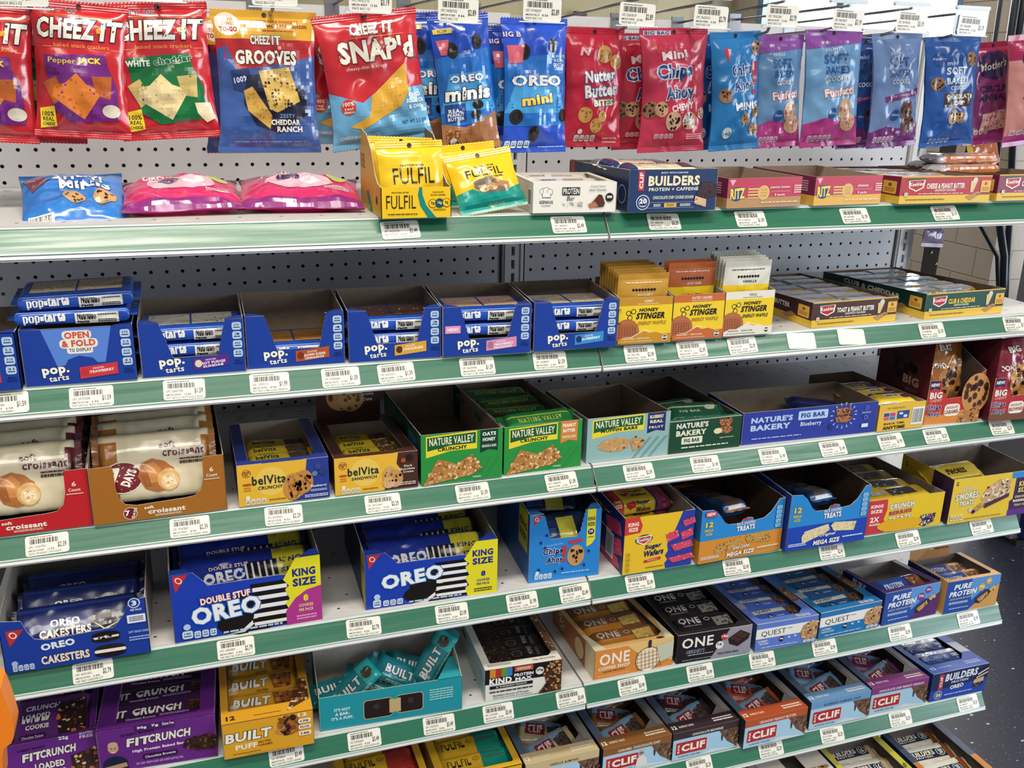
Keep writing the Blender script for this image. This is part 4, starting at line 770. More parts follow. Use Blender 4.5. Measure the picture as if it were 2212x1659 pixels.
    # low cracker trays
    def tray(nm, s, x, y, yaw, w, h, d, c1, c2, a, aw, tcol, sub, hb=31):
        f = [('r', 0, .0, 1, .04, '#e3b93a'), ('r', 0, .7, 1, 1, '#e8bf3c'), ('p', [(.08, .14), (.26, .1), (.25, .42), (.17, .56), (.09, .42)], '#f3ece0'), ('p', [(.095, .17), (.245, .14), (.235, .4), (.17, .51), (.1, .4)], '#b8202c'), ('t', 'Keebler', .17, .28, .15, .14, '#f8f2e6', None, 'b', .2, 3), ('p', [(.05, .16), (.09, .08), (.24, .07), (.27, .12), (.09, .15)], '#2f5a34'),
             ('t', a, .26 + aw / 2 + .02, .36, aw, .2, tcol, None, 'x'), ('t', sub, .26 + aw / 2 + .02, .52, aw * .55, .08, '#f4ede0', None, 'b'), ('fine', .45, .64, .5, .04, '#f4ede0'), ('p', [(.72, .78), (.86, .58), (.9, .66), (.78, .92)], '#b98a5a'), ('p', [(.76, .2), (.84, .16), (.8, .62), (.77, .62)], '#e4c48a'), ('c', .81, .17, 5, '#d9d2c6'), ('rr', .88, .18, .99, .62, '#e9b64a', .1), ('t', '8', .935, .3, .03, .12, '#8a3a20', None, 'x'), ('fine', .935, .5, .08, .16, '#b06a2a', 3), ('r', .84, .68, 1, .7, '#3a2a20'), ('fine', .28, .85, .42, .07, '#8a6a1e'), ('rr', .045, .58, .085, .74, '#cfc0a8', .2)]
        l = [('r', 0, .72, 1, 1, '#e8bf3c'), ('t', a, .5, .4, .55, .2, '#f4ede0', None, 'x'), ('rr', .86, .2, .97, .66, '#e9b64a', .1), ('t', '8', .915, .34, .03, .12, '#8a3a20', None, 'x'), ('fine', .915, .52, .08, .16, '#b06a2a', 3), ('p', [(.7, .8), (.8, .6), (.85, .7), (.75, .92)], '#b98a5a')]
        return carton('cracker_carton', nm, s, x, y, yaw, w, h, d, (c1, c2, '#e3b93a'), hb=hb, P={'f': f, 'l': l}, group='low cracker trays', perf=False, inner='#8a6f5b')
    crk = lambda c1, c2, sd: (lambda: bar('cracker_pack', 84, 42, 27, c1, [('r', .05, .1, .95, .5, c2), ('r', .05, .3, .95, .34, '#d8dade'), ('fine', .5, .72, .7, .2, '#3a3a3e', 4), ('r', .62, .56, .97, 1, '#c9953c')], n=5, fin=4, seed=sd, taper=5))
    def grid(key, mk, b, nx, ny, px, py, x0, y0, z, desc):
        k = 0; sp = []
        for j in range(ny):
            for i in range(nx):
                sp.append((x0 + i * px, y0 + j * py, z - j * 1.2 + (1.5 if (i + j) % 2 else 0), 0, 0, (i - j) * .8, '%s, row %s from the front, %s pack' % (desc, ['one', 'two', 'three', 'four', 'five', 'six', 'seven'][j], ['left', 'right'][i] if nx == 2 else ['left', 'middle', 'right'][i])))
        put(key, mk, b, sp, 'snack pack', 'cracker packs lying in the low trays')
    b = tray('brown and yellow toast cracker tray full of grey wrapped packs', 2, 348, -413, 2.3, 177, 43, 268, '#4a2a26', '#43262a', 'TOAST & PEANUT BUTTER', .44, '#f4ede0', 'SANDWICH CRACKERS')
    grid('crkT', crk('#b9b7bd', '#d2d0d6', 3), b, 2, 6, 86, 43, 46, 24, 9, 'grey wrapped cracker pack in the brown tray')
    b = tray('dark green and yellow club cracker tray with packs at its back', 2, 582, -410, 2, 180, 45, 275, '#174a3e', '#153f38', 'CLUB & CHEDDAR', .34, '#f2d23a', 'SANDWICH CRACKERS')
    grid('crkC', crk('#bcc8d2', '#dbe3ea', 5), b, 2, 5, 80, 43, 46, 72, 8, 'silvery cracker pack in the green tray')
    # top shelf
    f = [('t', 'PROTEIN BITES', .27, .17, .24, .05, '#2a2416', None, 'b'), ('t', 'FULFIL', .28, .48, .42, .44, '#2a2416', None, 'n'), ('p', [(.54, 0), (.58, 0), (.585, .25), (.64, .6), (.78, 1), (.66, 1), (.55, .6), (.52, .25)], '#12857c'), ('t', 'CHOCOLATE', .81, .17, .16, .05, '#2a2416'), ('t', 'SALTED CARAMEL', .81, .26, .22, .05, '#2a2416'), ('c', .73, .54, 6, '#2a2416'), ('c', .73, .54, 5.3, '#f0c21a'), ('c', .83, .53, 6.5, '#0e4f55'), ('c', .93, .52, 6, '#2a2416'), ('c', .93, .52, 5.3, '#f0c21a'),
         ('t', '3g', .73, .53, .05, .12, '#2a2416'), ('t', '16g', .83, .52, .06, .12, '#f0e6c0'), ('t', '4g', .93, .51, .05, .12, '#2a2416'), ('fine', .83, .74, .18, .06, '#6a5416', 2), ('fine', .3, .87, .42, .06, '#4a3a16')]
    b = carton('protein_bite_carton', 'yellow and teal protein bite carton with tall cut sides on the top shelf', 1, -374, -432, 0, 97, 41, 150, ('#f2c51c', '#d8a81e', '#d8a81e'), hb=112, left=[(0, 0), (150, 0), (150, 112), (96, 104), (62, 84), (40, 54), (22, 44), (0, 41)], right=[(0, 0), (150, 0), (150, 112), (96, 104), (62, 84), (40, 54), (22, 44), (0, 41)],
               P={'f': f, 'l': [('t', 'FULFIL', .16, -.6, .2, .5, '#2a2416', None, 'n', 0, 0), ('p', [(.3, .4), (.42, .3), (.6, 1), (.5, 1)], '#12857c'), ('c', .8, .5, 6, '#2a2416')]}, perf=False)
    fp = [('t', 'PROTEIN BITES', .5, .3, .36, .025, '#2a2416', None, 'b'), ('t', 'FULFIL', .52, .43, .64, .2, '#2a2416', None, 'n'), ('t', 'CHOCOLATE SALTED CARAMEL', .52, .6, .6, .04, '#3a2e16', None, 'b'), ('c', .5, .8, 12, '#a8763c'), ('c', .68, .8, 10, '#c89656'), ('c', .88, .74, 8, '#0e5f62'), ('t', '16g', .88, .74, .1, .05, '#f0e6c0'), ('p', [(0, .82), (.5, .92), (1, .84), (1, 1), (0, 1)], '#12857c')]
    mkf = lambda: pouch('protein_bite_pouch', 94, 108, 20, '#f0c41e', fp, seed=51)
    put('ful', mkf, b, [(48, 42, 98, -9, -2, 0, 'front yellow protein bite pouch leaning in the yellow carton'), (48, 92, 100, -8, 2, 3, 'rear yellow protein bite pouch inside the yellow carton')], 'pouch', 'yellow protein bite pouches')
    fp2 = [('t', 'PROTEIN BITES', .52, .28, .3, .03, '#2a2416', None, 'b'), ('t', 'FULFIL', .5, .38, .56, .13, '#2a2416', None, 'n'), ('t', 'SALTED CARAMEL', .62, .48, .3, .03, '#2a2416'), ('p', [(0, .66), (.25, .62), (.4, .72), (.7, .74), (1, .64), (1, 1), (0, 1)], '#12968a'), ('p', [(.3, .5), (.55, .48), (.8, .62), (.75, .74), (.4, .72), (.28, .6)], '#7d6f5c'), ('e', .42, .66, .07, .05, '#dcbb84'), ('e', .55, .64, .08, .06, '#c89c64'), ('p', [(.6, .52), (.82, .6), (.8, .7), (.6, .64)], '#b07a4c'), ('t', 'NET WT 4.2 OZ', .55, .9, .24, .03, '#e6c23a')]
    mk2 = lambda: pouch('protein_bite_pouch', 100, 88, 26, '#f0c41e', fp2, seed=53, slant=6)
    place('ful2', mk2, loc(-224, -372, deckz(1) * 1000 + 82, -24, -9, 0), 'yellow and teal almond bite pouch slumped between the two cartons', 'pouch', 'yellow protein bite pouches')
    place('ful2', mk2, loc(-226, -306, deckz(1) * 1000 + 88, -10, -5, 4), 'yellow almond bite pouch standing behind the slumped one', 'pouch', 'yellow protein bite pouches')
    f = [('c', .13, .4, 8, '#f2efe6'), ('c', .12, .3, 5, '#3a3a3c'), ('c', .12, .3, 4.4, '#efece4'), ('c', .16, .28, 5.5, '#3a3a3c'), ('c', .16, .28, 4.9, '#efece4'), ('c', .2, .31, 4.6, '#3a3a3c'), ('c', .2, .31, 4, '#efece4'), ('r', .11, .34, .21, .5, '#3a3a3c'), ('r', .115, .34, .205, .48, '#efece4'), ('t', 'GENIUS', .16, .64, .16, .1, '#2f3136', None, 'b'), ('t', 'GOURMET', .16, .76, .11, .05, '#5a5c60', None, 'n'), ('r', .345, .16, .555, .42, '#17181b'), ('t', 'PROTEIN', .45, .29, .19, .2, '#f2efe6', None, 'b'), ('t', 'Bar', .45, .52, .09, .16, '#2f3136', None, 'n', .2),
         ('t', '-1g', .36, .72, .035, .12, '#4a4c50', None, 'n'), ('t', '10g', .46, .71, .05, .14, '#4a4c50', None, 'n'), ('t', 'GLUTEN', .56, .68, .06, .07, '#4a4c50', None, 'n'), ('t', 'FREE', .56, .77, .06, .08, '#4a4c50', None, 'n'), ('r', .41, .64, .412, .84, '#8a8a8a'), ('r', .51, .64, .512, .84, '#8a8a8a'), ('t', 'Creamy Peanut', .77, .14, .18, .08, '#5a4a44', None, 'n', .2), ('t', 'Butter Chocolate', .77, .25, .2, .08, '#5a4a44', None, 'n', .2), ('p', [(.72, .62), (.78, .4), (.82, .42), (.86, .7), (.84, .82), (.7, .84), (.66, .76)], '#5a2c22'), ('p', [(.66, .72), (.74, .64), (.78, .8), (.68, .86)], '#b8744c'), ('c', .91, .5, 6.2, '#1c1c1f'), ('r', .88, .45, .94, .53, '#dad6cc')]
    l = [('bc', .82, .2, .93, .8), ('t', 'GENIUS', .55, .5, .2, .2, '#6a6a6c', None, 'n')]
    b = carton('protein_bar_carton', 'white protein bar carton with chef hat print on the top shelf', 1, -154, -419, -3, 128, 43, 120, ('#eeeae0', '#d9d5cb', '#e6e2d8'), hb=45, top=(8, 8, 14, 6, 118), P={'f': f, 'l': l}, perf=False, inner='#d6d0c4')
    wb_ = lambda: bar('protein_bar', 108, 36, 16, '#e2ded4', [('t', 'GENIUS', .24, .3, .22, .14, '#33353a', None, 'b'), ('fine', .6, .3, .3, .16, '#5a5a5e', 3)], seed=4)
    put('gen', wb_, b, [(64, 44, 26, 8, 0, 3, 'front white wrapped bar in the white chef hat carton'), (62, 90, 27, 6, 0, -4, 'rear white wrapped bar in the white chef hat carton')], 'bar', 'bars in the white carton')
    f = [('r', .1, .03, .165, .49, '#c8323a'), ('t', 'CLIF', .133, .26, .36 * .43, .1, '#f4ece0', None, 'x', 0, 90), ('t', 'BUILT WITH PURPOSE', .5, .08, .3, .04, '#d9dfe8', None, 'b'), ('t', 'BUILDERS', .5, .27, .58, .24, '#f0e2bc', '#12284e', 'x'), ('t', 'PROTEIN + CAFFEINE', .5, .47, .56, .08, '#f2eee2', None, 'b'), ('t', 'CHOCOLATE CHIP COOKIE DOUGH', .5, .665, .46, .075, '#f2eee2', None, 'b'), ('r', .2, .78, .74, .784, '#d9dfe8'), ('r', .2, .91, .74, .914, '#d9dfe8'),
         ('c', .16, .77, 11, '#dfe3ea'), ('c', .16, .77, 9.8, '#1d3562'), ('c', .16, .77, 7, '#dfe3ea'), ('c', .16, .77, 6.4, '#1d3562'), ('t', '20', .16, .74, .08, .12, '#f2f2f2', None, 'x'), ('fine', .16, .86, .07, .03, '#e9e9e9'), ('r', .4, .8, .54, .9, '#e3b650'), ('fine', .47, .85, .09, .06, '#5a4216', 2), ('fine', .32, .85, .08, .07, '#dfe3ea', 2), ('fine', .64, .85, .12, .07, '#dfe3ea', 2), ('spk', [(.82, .3), (.95, .33), (1, .4), (1, .62), (.88, .72), (.76, .62)], '#3a2226', ['#4a2d30', '#2c191c'], 22, 2, 3), ('spk', [(.75, .64), (.88, .73), (.88, .92), (.74, .82)], '#d9b48c', ['#b0845c', '#e6c8a0'], 14, 2, 5)]
    l = [('r', .03, .05, .1, .6, '#c8323a'), ('t', 'BUILDERS', .3, .45, .36, .22, '#c8c0b0', None, 'x'), ('spk', [(.56, .3), (.72, .3), (.74, .7), (.58, .7)], '#3a2226', ['#5a3a3a'], 12, 3, 3), ('c', .9, .6, 14, '#8c97ac'), ('c', .9, .6, 12, '#1a2f57')]
    b = carton('protein_bar_carton', 'navy protein carton with cream lettering and bitten bar on the top shelf', 1, -12, -436, 1.2, 147, 61, 218, ('#1d3562', '#1a2b50', '#22396a'), hb=56, P={'f': f, 'l': l}, inner='#b7ad9e')
    nv = lambda: bar('protein_bar', 118, 46, 22, '#e9dcb6', [('r', 0, .05, .14, .95, '#1d3562'), ('t', 'BUILDERS', .5, .22, .5, .12, '#1d3562', None, 'x'), ('r', .76, .1, .98, .6, '#1c2c52'), ('r', .2, .36, .7, .6, '#efe7cf'), ('fine', .45, .42, .3, .06, '#8a7a5a')], seed=6)
    put('bnv', nv, b, [(70, 46, 42, 6, 0, -3, 'front cream and navy bar in the navy protein carton'), (62, 104, 42, 5, 3, 4, 'middle cream and navy bar in the navy protein carton'), (76, 160, 38, 5, 0, -6, 'rear cream and navy bar in the navy protein carton')], 'bar', 'bars in the navy carton')
    def ritz(nm, x, y, yaw, w, low, flav):
        f = [('r', 0, .66, 1, 1, low), ('e', .12, .53, .09, .24, '#1f3f86'), ('t', 'RITZ', .135, .51, .19, .36, '#f3d54a', '#1a2f66', 'x', 0, 3), ('p', [(.02, .05), (.1, .05), (.06, .26)], '#e9b4bc'), ('r', .27, .34, .42, .4, '#e3b872'), ('r', .27, .44, .42, .5, '#d9a85c'), ('r', .27, .54, .42, .6, '#e3b872'), ('r', .27, .64, .42, .7, '#d9a85c'), ('c', .48, .5, 11, '#e9c27e'), ('c', .48, .5, 9.6, '#dcae62')] + [('c', .48 + .03 * dx, .5 + .1 * dy, .8, '#a87a34') for dx in (-1, 0, 1) for dy in (-1, 0, 1)] + [
             ('t', flav, .7, .33, .27 if len(flav) > 8 else .16, .1, '#f6e2e0', None, 'b'), ('r', .58, .46, .84, .468, '#f0ccd0'), ('t', '8 packs', .7, .59, .14, .1, '#f6e2e0', None, 'b'), ('fine', .94, .4, .1, .3, '#f2d0d2', 4), ('fine', .3 + .4, .83, .5, .06, '#f0d8a8')]
        return carton('cracker_carton', nm, 1, x, y, yaw, w, 45, 165, ('#c03250', '#7a2a4c', '#c03250'), hb=46, P={'f': f, 'l': [('r', 0, .66, 1, 1, low), ('fine', .8, .35, .2, .4, '#d9a8b4', 5)]}, group='crimson cracker cartons', perf=False, inner='#9a8672')
    ritz('empty crimson cracker carton with tan foot beside the navy protein carton', 159, -424, 4, 139, '#b98a5a', 'peanut butter')
    ritz('crimson cracker carton with yellow foot right of its tan footed neighbour', 320, -418, 3.5, 135, '#e3b04a', 'cheese')
    b = tray('red and yellow cheese cracker tray on the top shelf', 1, 479, -425, -.7, 184, 44, 300, '#b8303a', '#8a2240', 'CHEESE & PEANUT BUTTER', .42, '#f6e6da', 'SANDWICH CRACKERS')
    grid('crkK', crk('#b3a2a2', '#d9d6da', 8), b, 2, 6, 84, 44, 50, 26, 10, 'shiny cracker pack in the red tray')
    b = tray('maroon and yellow cracker tray cut off by the right edge on the top shelf', 1, 688, -418, 1, 184, 44, 300, '#8a2848', '#6a1f3e', 'CHEESE & CHEDDAR', .42, '#f6e6da', 'SANDWICH CRACKERS')
    op = lambda: bar('cracker_pack', 150, 46, 17, '#b7aeb2', [('r', .05, .1, .95, .5, '#d5d2d8'), ('r', .1, .62, 1, 1, '#c87a42'), ('r', .55, .2, .8, .5, '#a85a50')], n=4, fin=6, seed=9, wob=1)
    for i, (x, y, z, rz) in enumerate(((62, 150, 30, 4), (84, 206, 31, -3), (78, 176, 47, 2))): place('crkO', op, b.mw @ loc(x, y, z, 0, 0, rz), ('front', 'rear', 'topmost')[i] + ' silvery orange cracker pack piled in the maroon tray', 'snack pack', 'cracker packs lying in the low trays')
    grid('crkK2', crk('#b3a2a2', '#d9d6da', 8), b, 2, 2, 84, 43, 50, 28, 2, 'shiny cracker pack in the maroon tray')
FIRST = ['front', 'second', 'third', 'fourth', 'fifth', 'sixth']
def seq(desc, n, x, y0, dy, z, dz=0, rx=0, jit=2.0, x_j=1.5, sd=1):
    r = random.Random(sd)
    return [(x + r.uniform(-x_j, x_j), y0 + i * dy, z + i * dz, rx + r.uniform(-3, 3), r.uniform(-.8, .8), r.uniform(-jit, jit), '%s %s' % (('%s' % FIRST[i]) if i == 0 else FIRST[i], desc)) for i in range(n)]
def shelf3():
    # croissant cartons
    def crois(nm, x, yaw, w, c, sub, key, cc, band):
        f = [('c', .27, .86, 9, '#f0e2d0'), ('c', .27, .86, 8.2, '#7a1f24'), ('t', '7', .25, .85, .035, .1, '#f6efe2', None, 'x'), ('t', 'DAYS', .3, .86, .09, .045, '#f6efe2', None, 'x', 0, 70), ('t', 'soft', .41, .79, .07, .055, '#f6ecd8', None, 'x'), ('t', 'croissant', .54, .87, .28, .085, '#f6ecd8', None, 'x'), ('fine', .55, .945, .2, .04, '#f0dcc0', 2), ('t', '6', .9, .24, .03, .08, '#f6ecd8', None, 'b'), ('t', 'Count', .9, .34, .085, .055, '#f6ecd8', None, 'b'), ('fine', .9, .41, .12, .03, '#f0dcc0')]
        h = 83; q = w * .84
        fr = [(0, 0), (w, 0), (w, h), (q, h), (q - 1, h * .62), (q - 5, h * .42), (q - 14, h * .32), (q - 26, h * .3), (w * .32, h * .27), (w * .24, h * .31), (w * .2, h * .42), (w * .185, h * .6), (w * .18, h * .94), (w * .165, h), (0, h)]
        b = carton('croissant_carton', nm, 3, x, -421, yaw, w, h, 215, (c, c, c), hb=96, front=fr, P={'f': f}, group='croissant cartons', perf=False, inner='#6d5b47')
        it = [('r', 0, 0, .17, 1, band), ('r', .93, 0, 1, 1, band), ('c', .21, .46, 26, '#e9dcc4'), ('c', .21, .46, 24, '#741c22'), ('t', '7', .14, .44, .1, .22, '#f6efe2', None, 'x'), ('t', 'DAYS', .26, .46, .19, .1, '#f6efe2', None, 'x', 0, 65), ('t', 'soft', .62, .09, .15, .085, '#5e2018', '#f6ecd8', 'x'), ('t', 'croissant', .76, .19, .38, .11, '#5e2018', '#f6ecd8', 'x'),
              ('p', [(.38, .3), (.48, .25), (.58, .3), (.66, .38), (.7, .52), (.68, .64), (.5, .68), (.4, .62), (.34, .46)], '#b06a30'), ('p', [(.4, .34), (.48, .29), (.55, .38), (.53, .54), (.42, .56)], '#c98848'), ('p', [(.36, .44), (.42, .36), (.46, .6), (.4, .6)], '#9c5a26'), ('e', .61, .53, .1, .14, '#d8a868'), ('e', .62, .55, .08, .105, '#e8c48c'), ('spk', [(.57, .5), (.66, .48), (.68, .6), (.58, .62)], '#f0dcb4', ['#fbf0d4', '#c99a5c'], 16, 1.8, 4), ('fine', .84, .31, .24, .08, '#4a3426', 2)]
        mk = lambda: bar('croissant_pack', 146, 94, 34, '#dccfae', it, n=2.6, fin=8, seed=21, wob=1.2, fcol=band, taper=10)
        n = 5
        put(key, mk, b, [(w / 2 - 2, 54 + i * 30, 56 + i * 5.5 + (i % 2) * 3, 66 - i * 1.5, 0, (i % 3 - 1) * 1.4, '%s cream croissant pack in the %s carton' % (FIRST[i], cc)) for i in range(n)], 'snack pack', 'croissant packs standing in the cartons')
    crois('scarlet croissant carton cut off at the left edge of the third shelf', -950, 1, 175, '#c4252c', 'CHOCOLATE', 'crR', 'scarlet', '#5e1c22')
    crois('caramel brown croissant carton with curved front window', -774, 1.4, 174, '#a86a26', 'CARAMEL', 'crB', 'caramel brown', '#a5671f')
    # breakfast biscuit cartons with cut-out tops
    def bel(nm, x, w, h, c2, sub, key, cc, rt, lid=None):
        f = [('r', 0, 0, 1, 1, '#ecb93a'), ('p', [(.76, 0), (1, 0), (1, 1), (.58, 1), (.7, .72), (.8, .5), (.74, .3)], c2), ('c', .36, .45, 22, '#f0c95c'), ('c', .1, .21, 6.2, '#b0641e'), ('c', .1, .21, 5.2, '#e6a93a'), ('spk', [(.06, .15), (.14, .15), (.14, .27), (.06, .27)], '#b0641e', ['#f0d060'], 7, 1.4, 2), ('e', .1, .48, .05, .03, '#b5541e'), ('t', 'WHOLE', .1, .56, .075, .04, '#b5541e', None, 'b'), ('t', 'GRAIN', .1, .62, .075, .04, '#b5541e', None, 'b'),
             ('t', 'belVita', .34, .4, .37, .22, '#14342a', None, 'b'), ('t', sub, .35, .59, .27 if len(sub) < 8 else .3, .085, '#16302a', None, 'b'), ('nut', .07, .84, .3, .97, 4, '#f0e6cc', '#3a2a16'), ('c', .1, .8, 3, '#f4ecd8'), ('fine', .42, .9, .18, .05, '#8a5a1a')]
        if sub == 'CRUNCHY': f += [('cook', .66, .6, 13, '#b5793a', '#9a6428', 26, 3, 1.45), ('cook', .72, .54, 13, '#c48a48', '#8a5222', 22, 4, 1.4), ('cook', .6, .64, 14, '#c98f4a', '#a8702e', 34, 5, 1.5), ('c', .88, .2, 4.5, '#3b4c8c'), ('c', .93, .33, 5.5, '#2f3d7a'), ('c', .84, .37, 4, '#6a7cb0'), ('t', 'Blueberry', .88, .68, .18, .075, '#f4efe4', None, 'b'), ('fine', .88, .78, .18, .06, '#c8cfe4', 2), ('fine', .85, .91, .26, .08, '#d8def0', 2)]
        else: f += [('cook', .66, .62, 11, '#d0a468', '#8a5a2c', 9, 3, 1.4), ('cook', .72, .7, 12, '#c8985c', '#8a5a2c', 9, 4, 1.2), ('cook', .64, .8, 9, '#d8ae74', '#8a5a2c', 7, 4), ('c', .9, .16, 5.5, '#2a1a16'), ('c', .82, .22, 3.6, '#b5541e'), ('t', 'Dark', .88, .38, .1, .06, '#f0e6da', None, 'b'), ('t', 'Chocolate', .86, .46, .2, .06, '#f0e6da', None, 'b'), ('t', 'Creme', .88, .54, .13, .06, '#f0e6da', None, 'b'), ('fine', .8, .86, .34, .1, '#e6d2c4', 2)]
        fr = [(0, 0), (w, 0), (w, h), (w * .72, h), (w * .68, h * .84), (w * .32, h * .82), (w * .3, h * .93), (w * .27, h), (0, h)]
        b = carton('breakfast_biscuit_carton', nm, 3, x, -416, 0, w, h, 225 if rt == 1 else 234, ('#ecb93a', c2, c2), front=fr, hb=44 if rt == 1 else 35, top=(17, 17, 16, 10, 222 if rt == 1 else 232), P={'f': f, 'lid': [('p', [(0, 0), (.3, 0), (.3, .4), (0, .45)], '#e0ae3a'), ('cook', .38, .6, 24, '#c99a62', '#7a4c26', 10, 3), ('cook', .54, .64, 22, '#d2a66e', '#7a4c26', 10, 5), ('t', 'Dark', .8, .5, .12, .05, '#e9ddd2', None, 'b'), ('t', 'Chocolate', .78, .58, .24, .05, '#e9ddd2', None, 'b'), ('t', 'Creme', .8, .66, .15, .05, '#e9ddd2', None, 'b'), ('c', .8, .1, 8, '#2a1a16'), ('c', .8, .34, 5, '#e9c0a0')]}, group='breakfast biscuit cartons', lid=lid, inner='#c9bda8', perf=True)
        it = [('r', 0, .66, 1, 1, '#d9dcc8'), ('t', 'belVita', .3, .18, .36, .16, '#1d3a2c', None, 'b'), ('t', sub, .3, .36, .28, .08, '#1d3a2c', None, 'b'), ('c', .5, .48, 6, '#3a3a16'), ('spk', [(.62, .1), (.98, .05), (.98, .55), (.7, .6)], '#5a4632' if rt else '#b58a52', ['#2d3a7a', '#3a2a20', '#6a5440'] if not rt == 2 else ['#7a4c26', '#d2a66e'], 26, 3, 4), ('fine', .5, .82, .9, .26, '#2a2e20', 3), ('c', .14, .5, 4, '#f2e9b8')]
        mk = lambda: bar('biscuit_pack', w - 36, 58, 30, '#e4c62e', it, n=3.2, fin=6, seed=23, wob=1.1)
        put(key, mk, b, seq('yellow biscuit pack in the %s biscuit carton' % cc, 3, w / 2, 44, 52, h - 42, -9, 8, 3, 3, 5), 'snack pack', 'yellow biscuit packs in the cut top cartons')
    bel('yellow and blue crunchy breakfast biscuit carton with cut out top', -584, 128, 63, '#2b3f94', 'CRUNCHY', 'beB', 'blue sided', 1)
    bel('yellow and brown sandwich biscuit carton with its lid standing up', -448, 124, 58, '#4c2c24', 'SANDWICH', 'beS', 'brown sided', 2, lid=(108, 118, 6, 4, 24))
    # granola cartons
    def nvf(sub, l1, l2, l3, c, bc, bt, muffin=False):
        f = [('p', [(0, 0), (1, 0), (1, 1), (0, 1)], c), ('p', [(.06, .04), (.68, .0), (.68, .36), (.36, .36), (.06, .46)], '#f0d838'), ('p', [(.075, .07), (.665, .03), (.665, .25), (.36, .25), (.075, .33)], '#155c33'), ('t', 'NATURE VALLEY', .37, .15, .54, .15, '#f2ebc8', None, 'b', 0, 1), ('t', sub, .38, .31 if not muffin else .3, .36 if not muffin else .44, .075, '#1b3a24', None, 'x', 0, 1),
             ('p', [(.72, 0), (.94, 0), (.94, .44), (.83, .4), (.72, .46)], bc), ('t', l1, .83, .09, .17, .075, bt, None, 'x'), ('t', l2, .83, .2, .16, .07, bt, None, 'x'), ('t', l3, .83, .33, .18, .055, bt, None, 'b')]
        f += [('p', [(.55 + .1 * k, 1), (.75 + .1 * k, .55), (.78 + .1 * k, .55), (.58 + .1 * k, 1)], '#2f8f4a' if not muffin else '#6f9a9c') for k in range(3)]
        if muffin: f += [('spk', [(.14, .62), (.2, .52), (.36, .48), (.52, .56), (.5, .72), (.4, .8), (.26, .78), (.16, .72)], '#c89a62', ['#b98850', '#dcb480', '#3c2a34'], 30, 2.2, 4), ('spk', [(.52, .58), (.58, .5), (.68, .56), (.69, .72), (.56, .84), (.54, .72)], '#c89a62', ['#b98850', '#e0bc8a', '#3c2a34'], 16, 2, 5)]
        else: f += [('spk', [(.03, .99), (.2, .5), (.42, .62), (.12, .99)], '#b5793f', ['#d8a868', '#8a5426', '#e6c490'], 30, 2.4, 6), ('spk', [(.02, 1), (.62, .46), (.74, .76), (.62, .88), (.06, 1)], '#c08548', ['#e0b478', '#94602e', '#ecd0a0'], 80, 2.6, 7), ('fine', .68, .93, .1, .04, '#cfe6c8', 2)]
        return f
    G = 'granola cartons on the third shelf'
    b = carton('granola_bar_carton', 'green granola carton with dark green oats banner, empty at the front', 3, -319, -416, -.4, 128, 81, 285, ('#2c8f3e', '#1c4a3a', '#2c8f3e'), hb=60, P={'f': nvf('CRUNCHY', 'OATS', 'HONEY', 'GRANOLA BARS', '#2c9340', '#173f2c', '#eef2e0'), 'l': [('r', .7, .2, .9, .9, '#2f7a8c'), ('fine', .3, .5, .4, .5, '#54786a', 6)]}, group=G)
    b = carton('granola_bar_carton', 'green granola carton with orange peanut banner and a loose bar on top', 3, -187, -413, .8, 130, 79, 285, ('#2c8f3e', '#1c4a3a', '#2c8f3e'), hb=62, P={'f': nvf('CRUNCHY', 'PEANUT', 'BUTTER', 'GRANOLA BARS', '#2c9340', '#d8893c', '#fbf2e2')}, group=G)
    gb = lambda: bar('granola_bar', 112, 42, 16, '#1f6e38', [('r', 0, .1, 1, .62, '#2a8444'), ('r', .02, .16, .98, .2, '#c7d23a'), ('t', 'NATURE VALLEY', .5, .36, .66, .16, '#d8d66a', None, 'b'), ('r', 0, .56, 1, .64, '#7a2e28')], fin=10, seed=25, wob=1)
    put('nvb', gb, b, [(66, 26, 66, 24, 0, 3, 'bright green granola bar lying at the front of the orange bannered carton'), (60, 118, 46, 8, 0, -4, 'second dark green granola bar in the orange bannered carton'), (66, 168, 44, 8, 0, 3, 'third dark green granola bar in the orange bannered carton'), (58, 215, 46, 6, 0, -3, 'rearmost dark green granola bar in the orange bannered carton')], 'bar', 'green granola bars')
    carton('granola_bar_carton', 'pale teal muffin bar carton with navy berry banner', 3, -45, -405, -.2, 147, 76, 190, ('#8fb4b0', '#7f9f9c', '#8fb4b0'), hb=63, P={'f': nvf('MUFFIN BARS', 'BLUEBERRY', 'REAL', 'FRUIT', '#93b8b4', '#232c6e', '#f0e6b0', True)}, group=G)
    nbl = lambda u, v, wd, h, c: [('t', 'NATURE\'S', u, v, wd, h, c, None, 'x'), ('t', 'BAKERY', u - wd * .02, v + h * 1.35, wd * .96, h, c, None, 'x')]
    fig = lambda u, v, k=1, s=3: [('spk', [(u - .1 * k, v - .2), (u + .07 * k, v - .24), (u + .09 * k, v - .1), (u + .05 * k, v), (u - .08 * k, v + .02)], '#a86c44', ['#3a1c20', '#c48c5c', '#5a2c2c'], 26, 1.9, s), ('spk', [(u - .1 * k, v + .06), (u + .08 * k, v), (u + .1 * k, v + .16), (u + .04 * k, v + .26), (u - .08 * k, v + .22)], '#a86c44', ['#3a1c20', '#c48c5c', '#5a2c2c'], 26, 1.9, s + 1)]
    f = nbl(.31, .16, .44, .17, '#e9e6d0') + [('rr', .17, .52, .46, .74, '#e9e6d0', .15), ('t', 'FIG BAR', .315, .63, .22, .12, '#184a34', None, 'x')] + fig(.78, .27, 1) + [('e', .67, .42, .06, .09, '#e8dcb0'), ('t', 'Apple Cinnamon', .8, .64, .2, .05, '#e9e6d0', None, 'b'), ('fine', .5, .84, .66, .07, '#d9dcc8')]
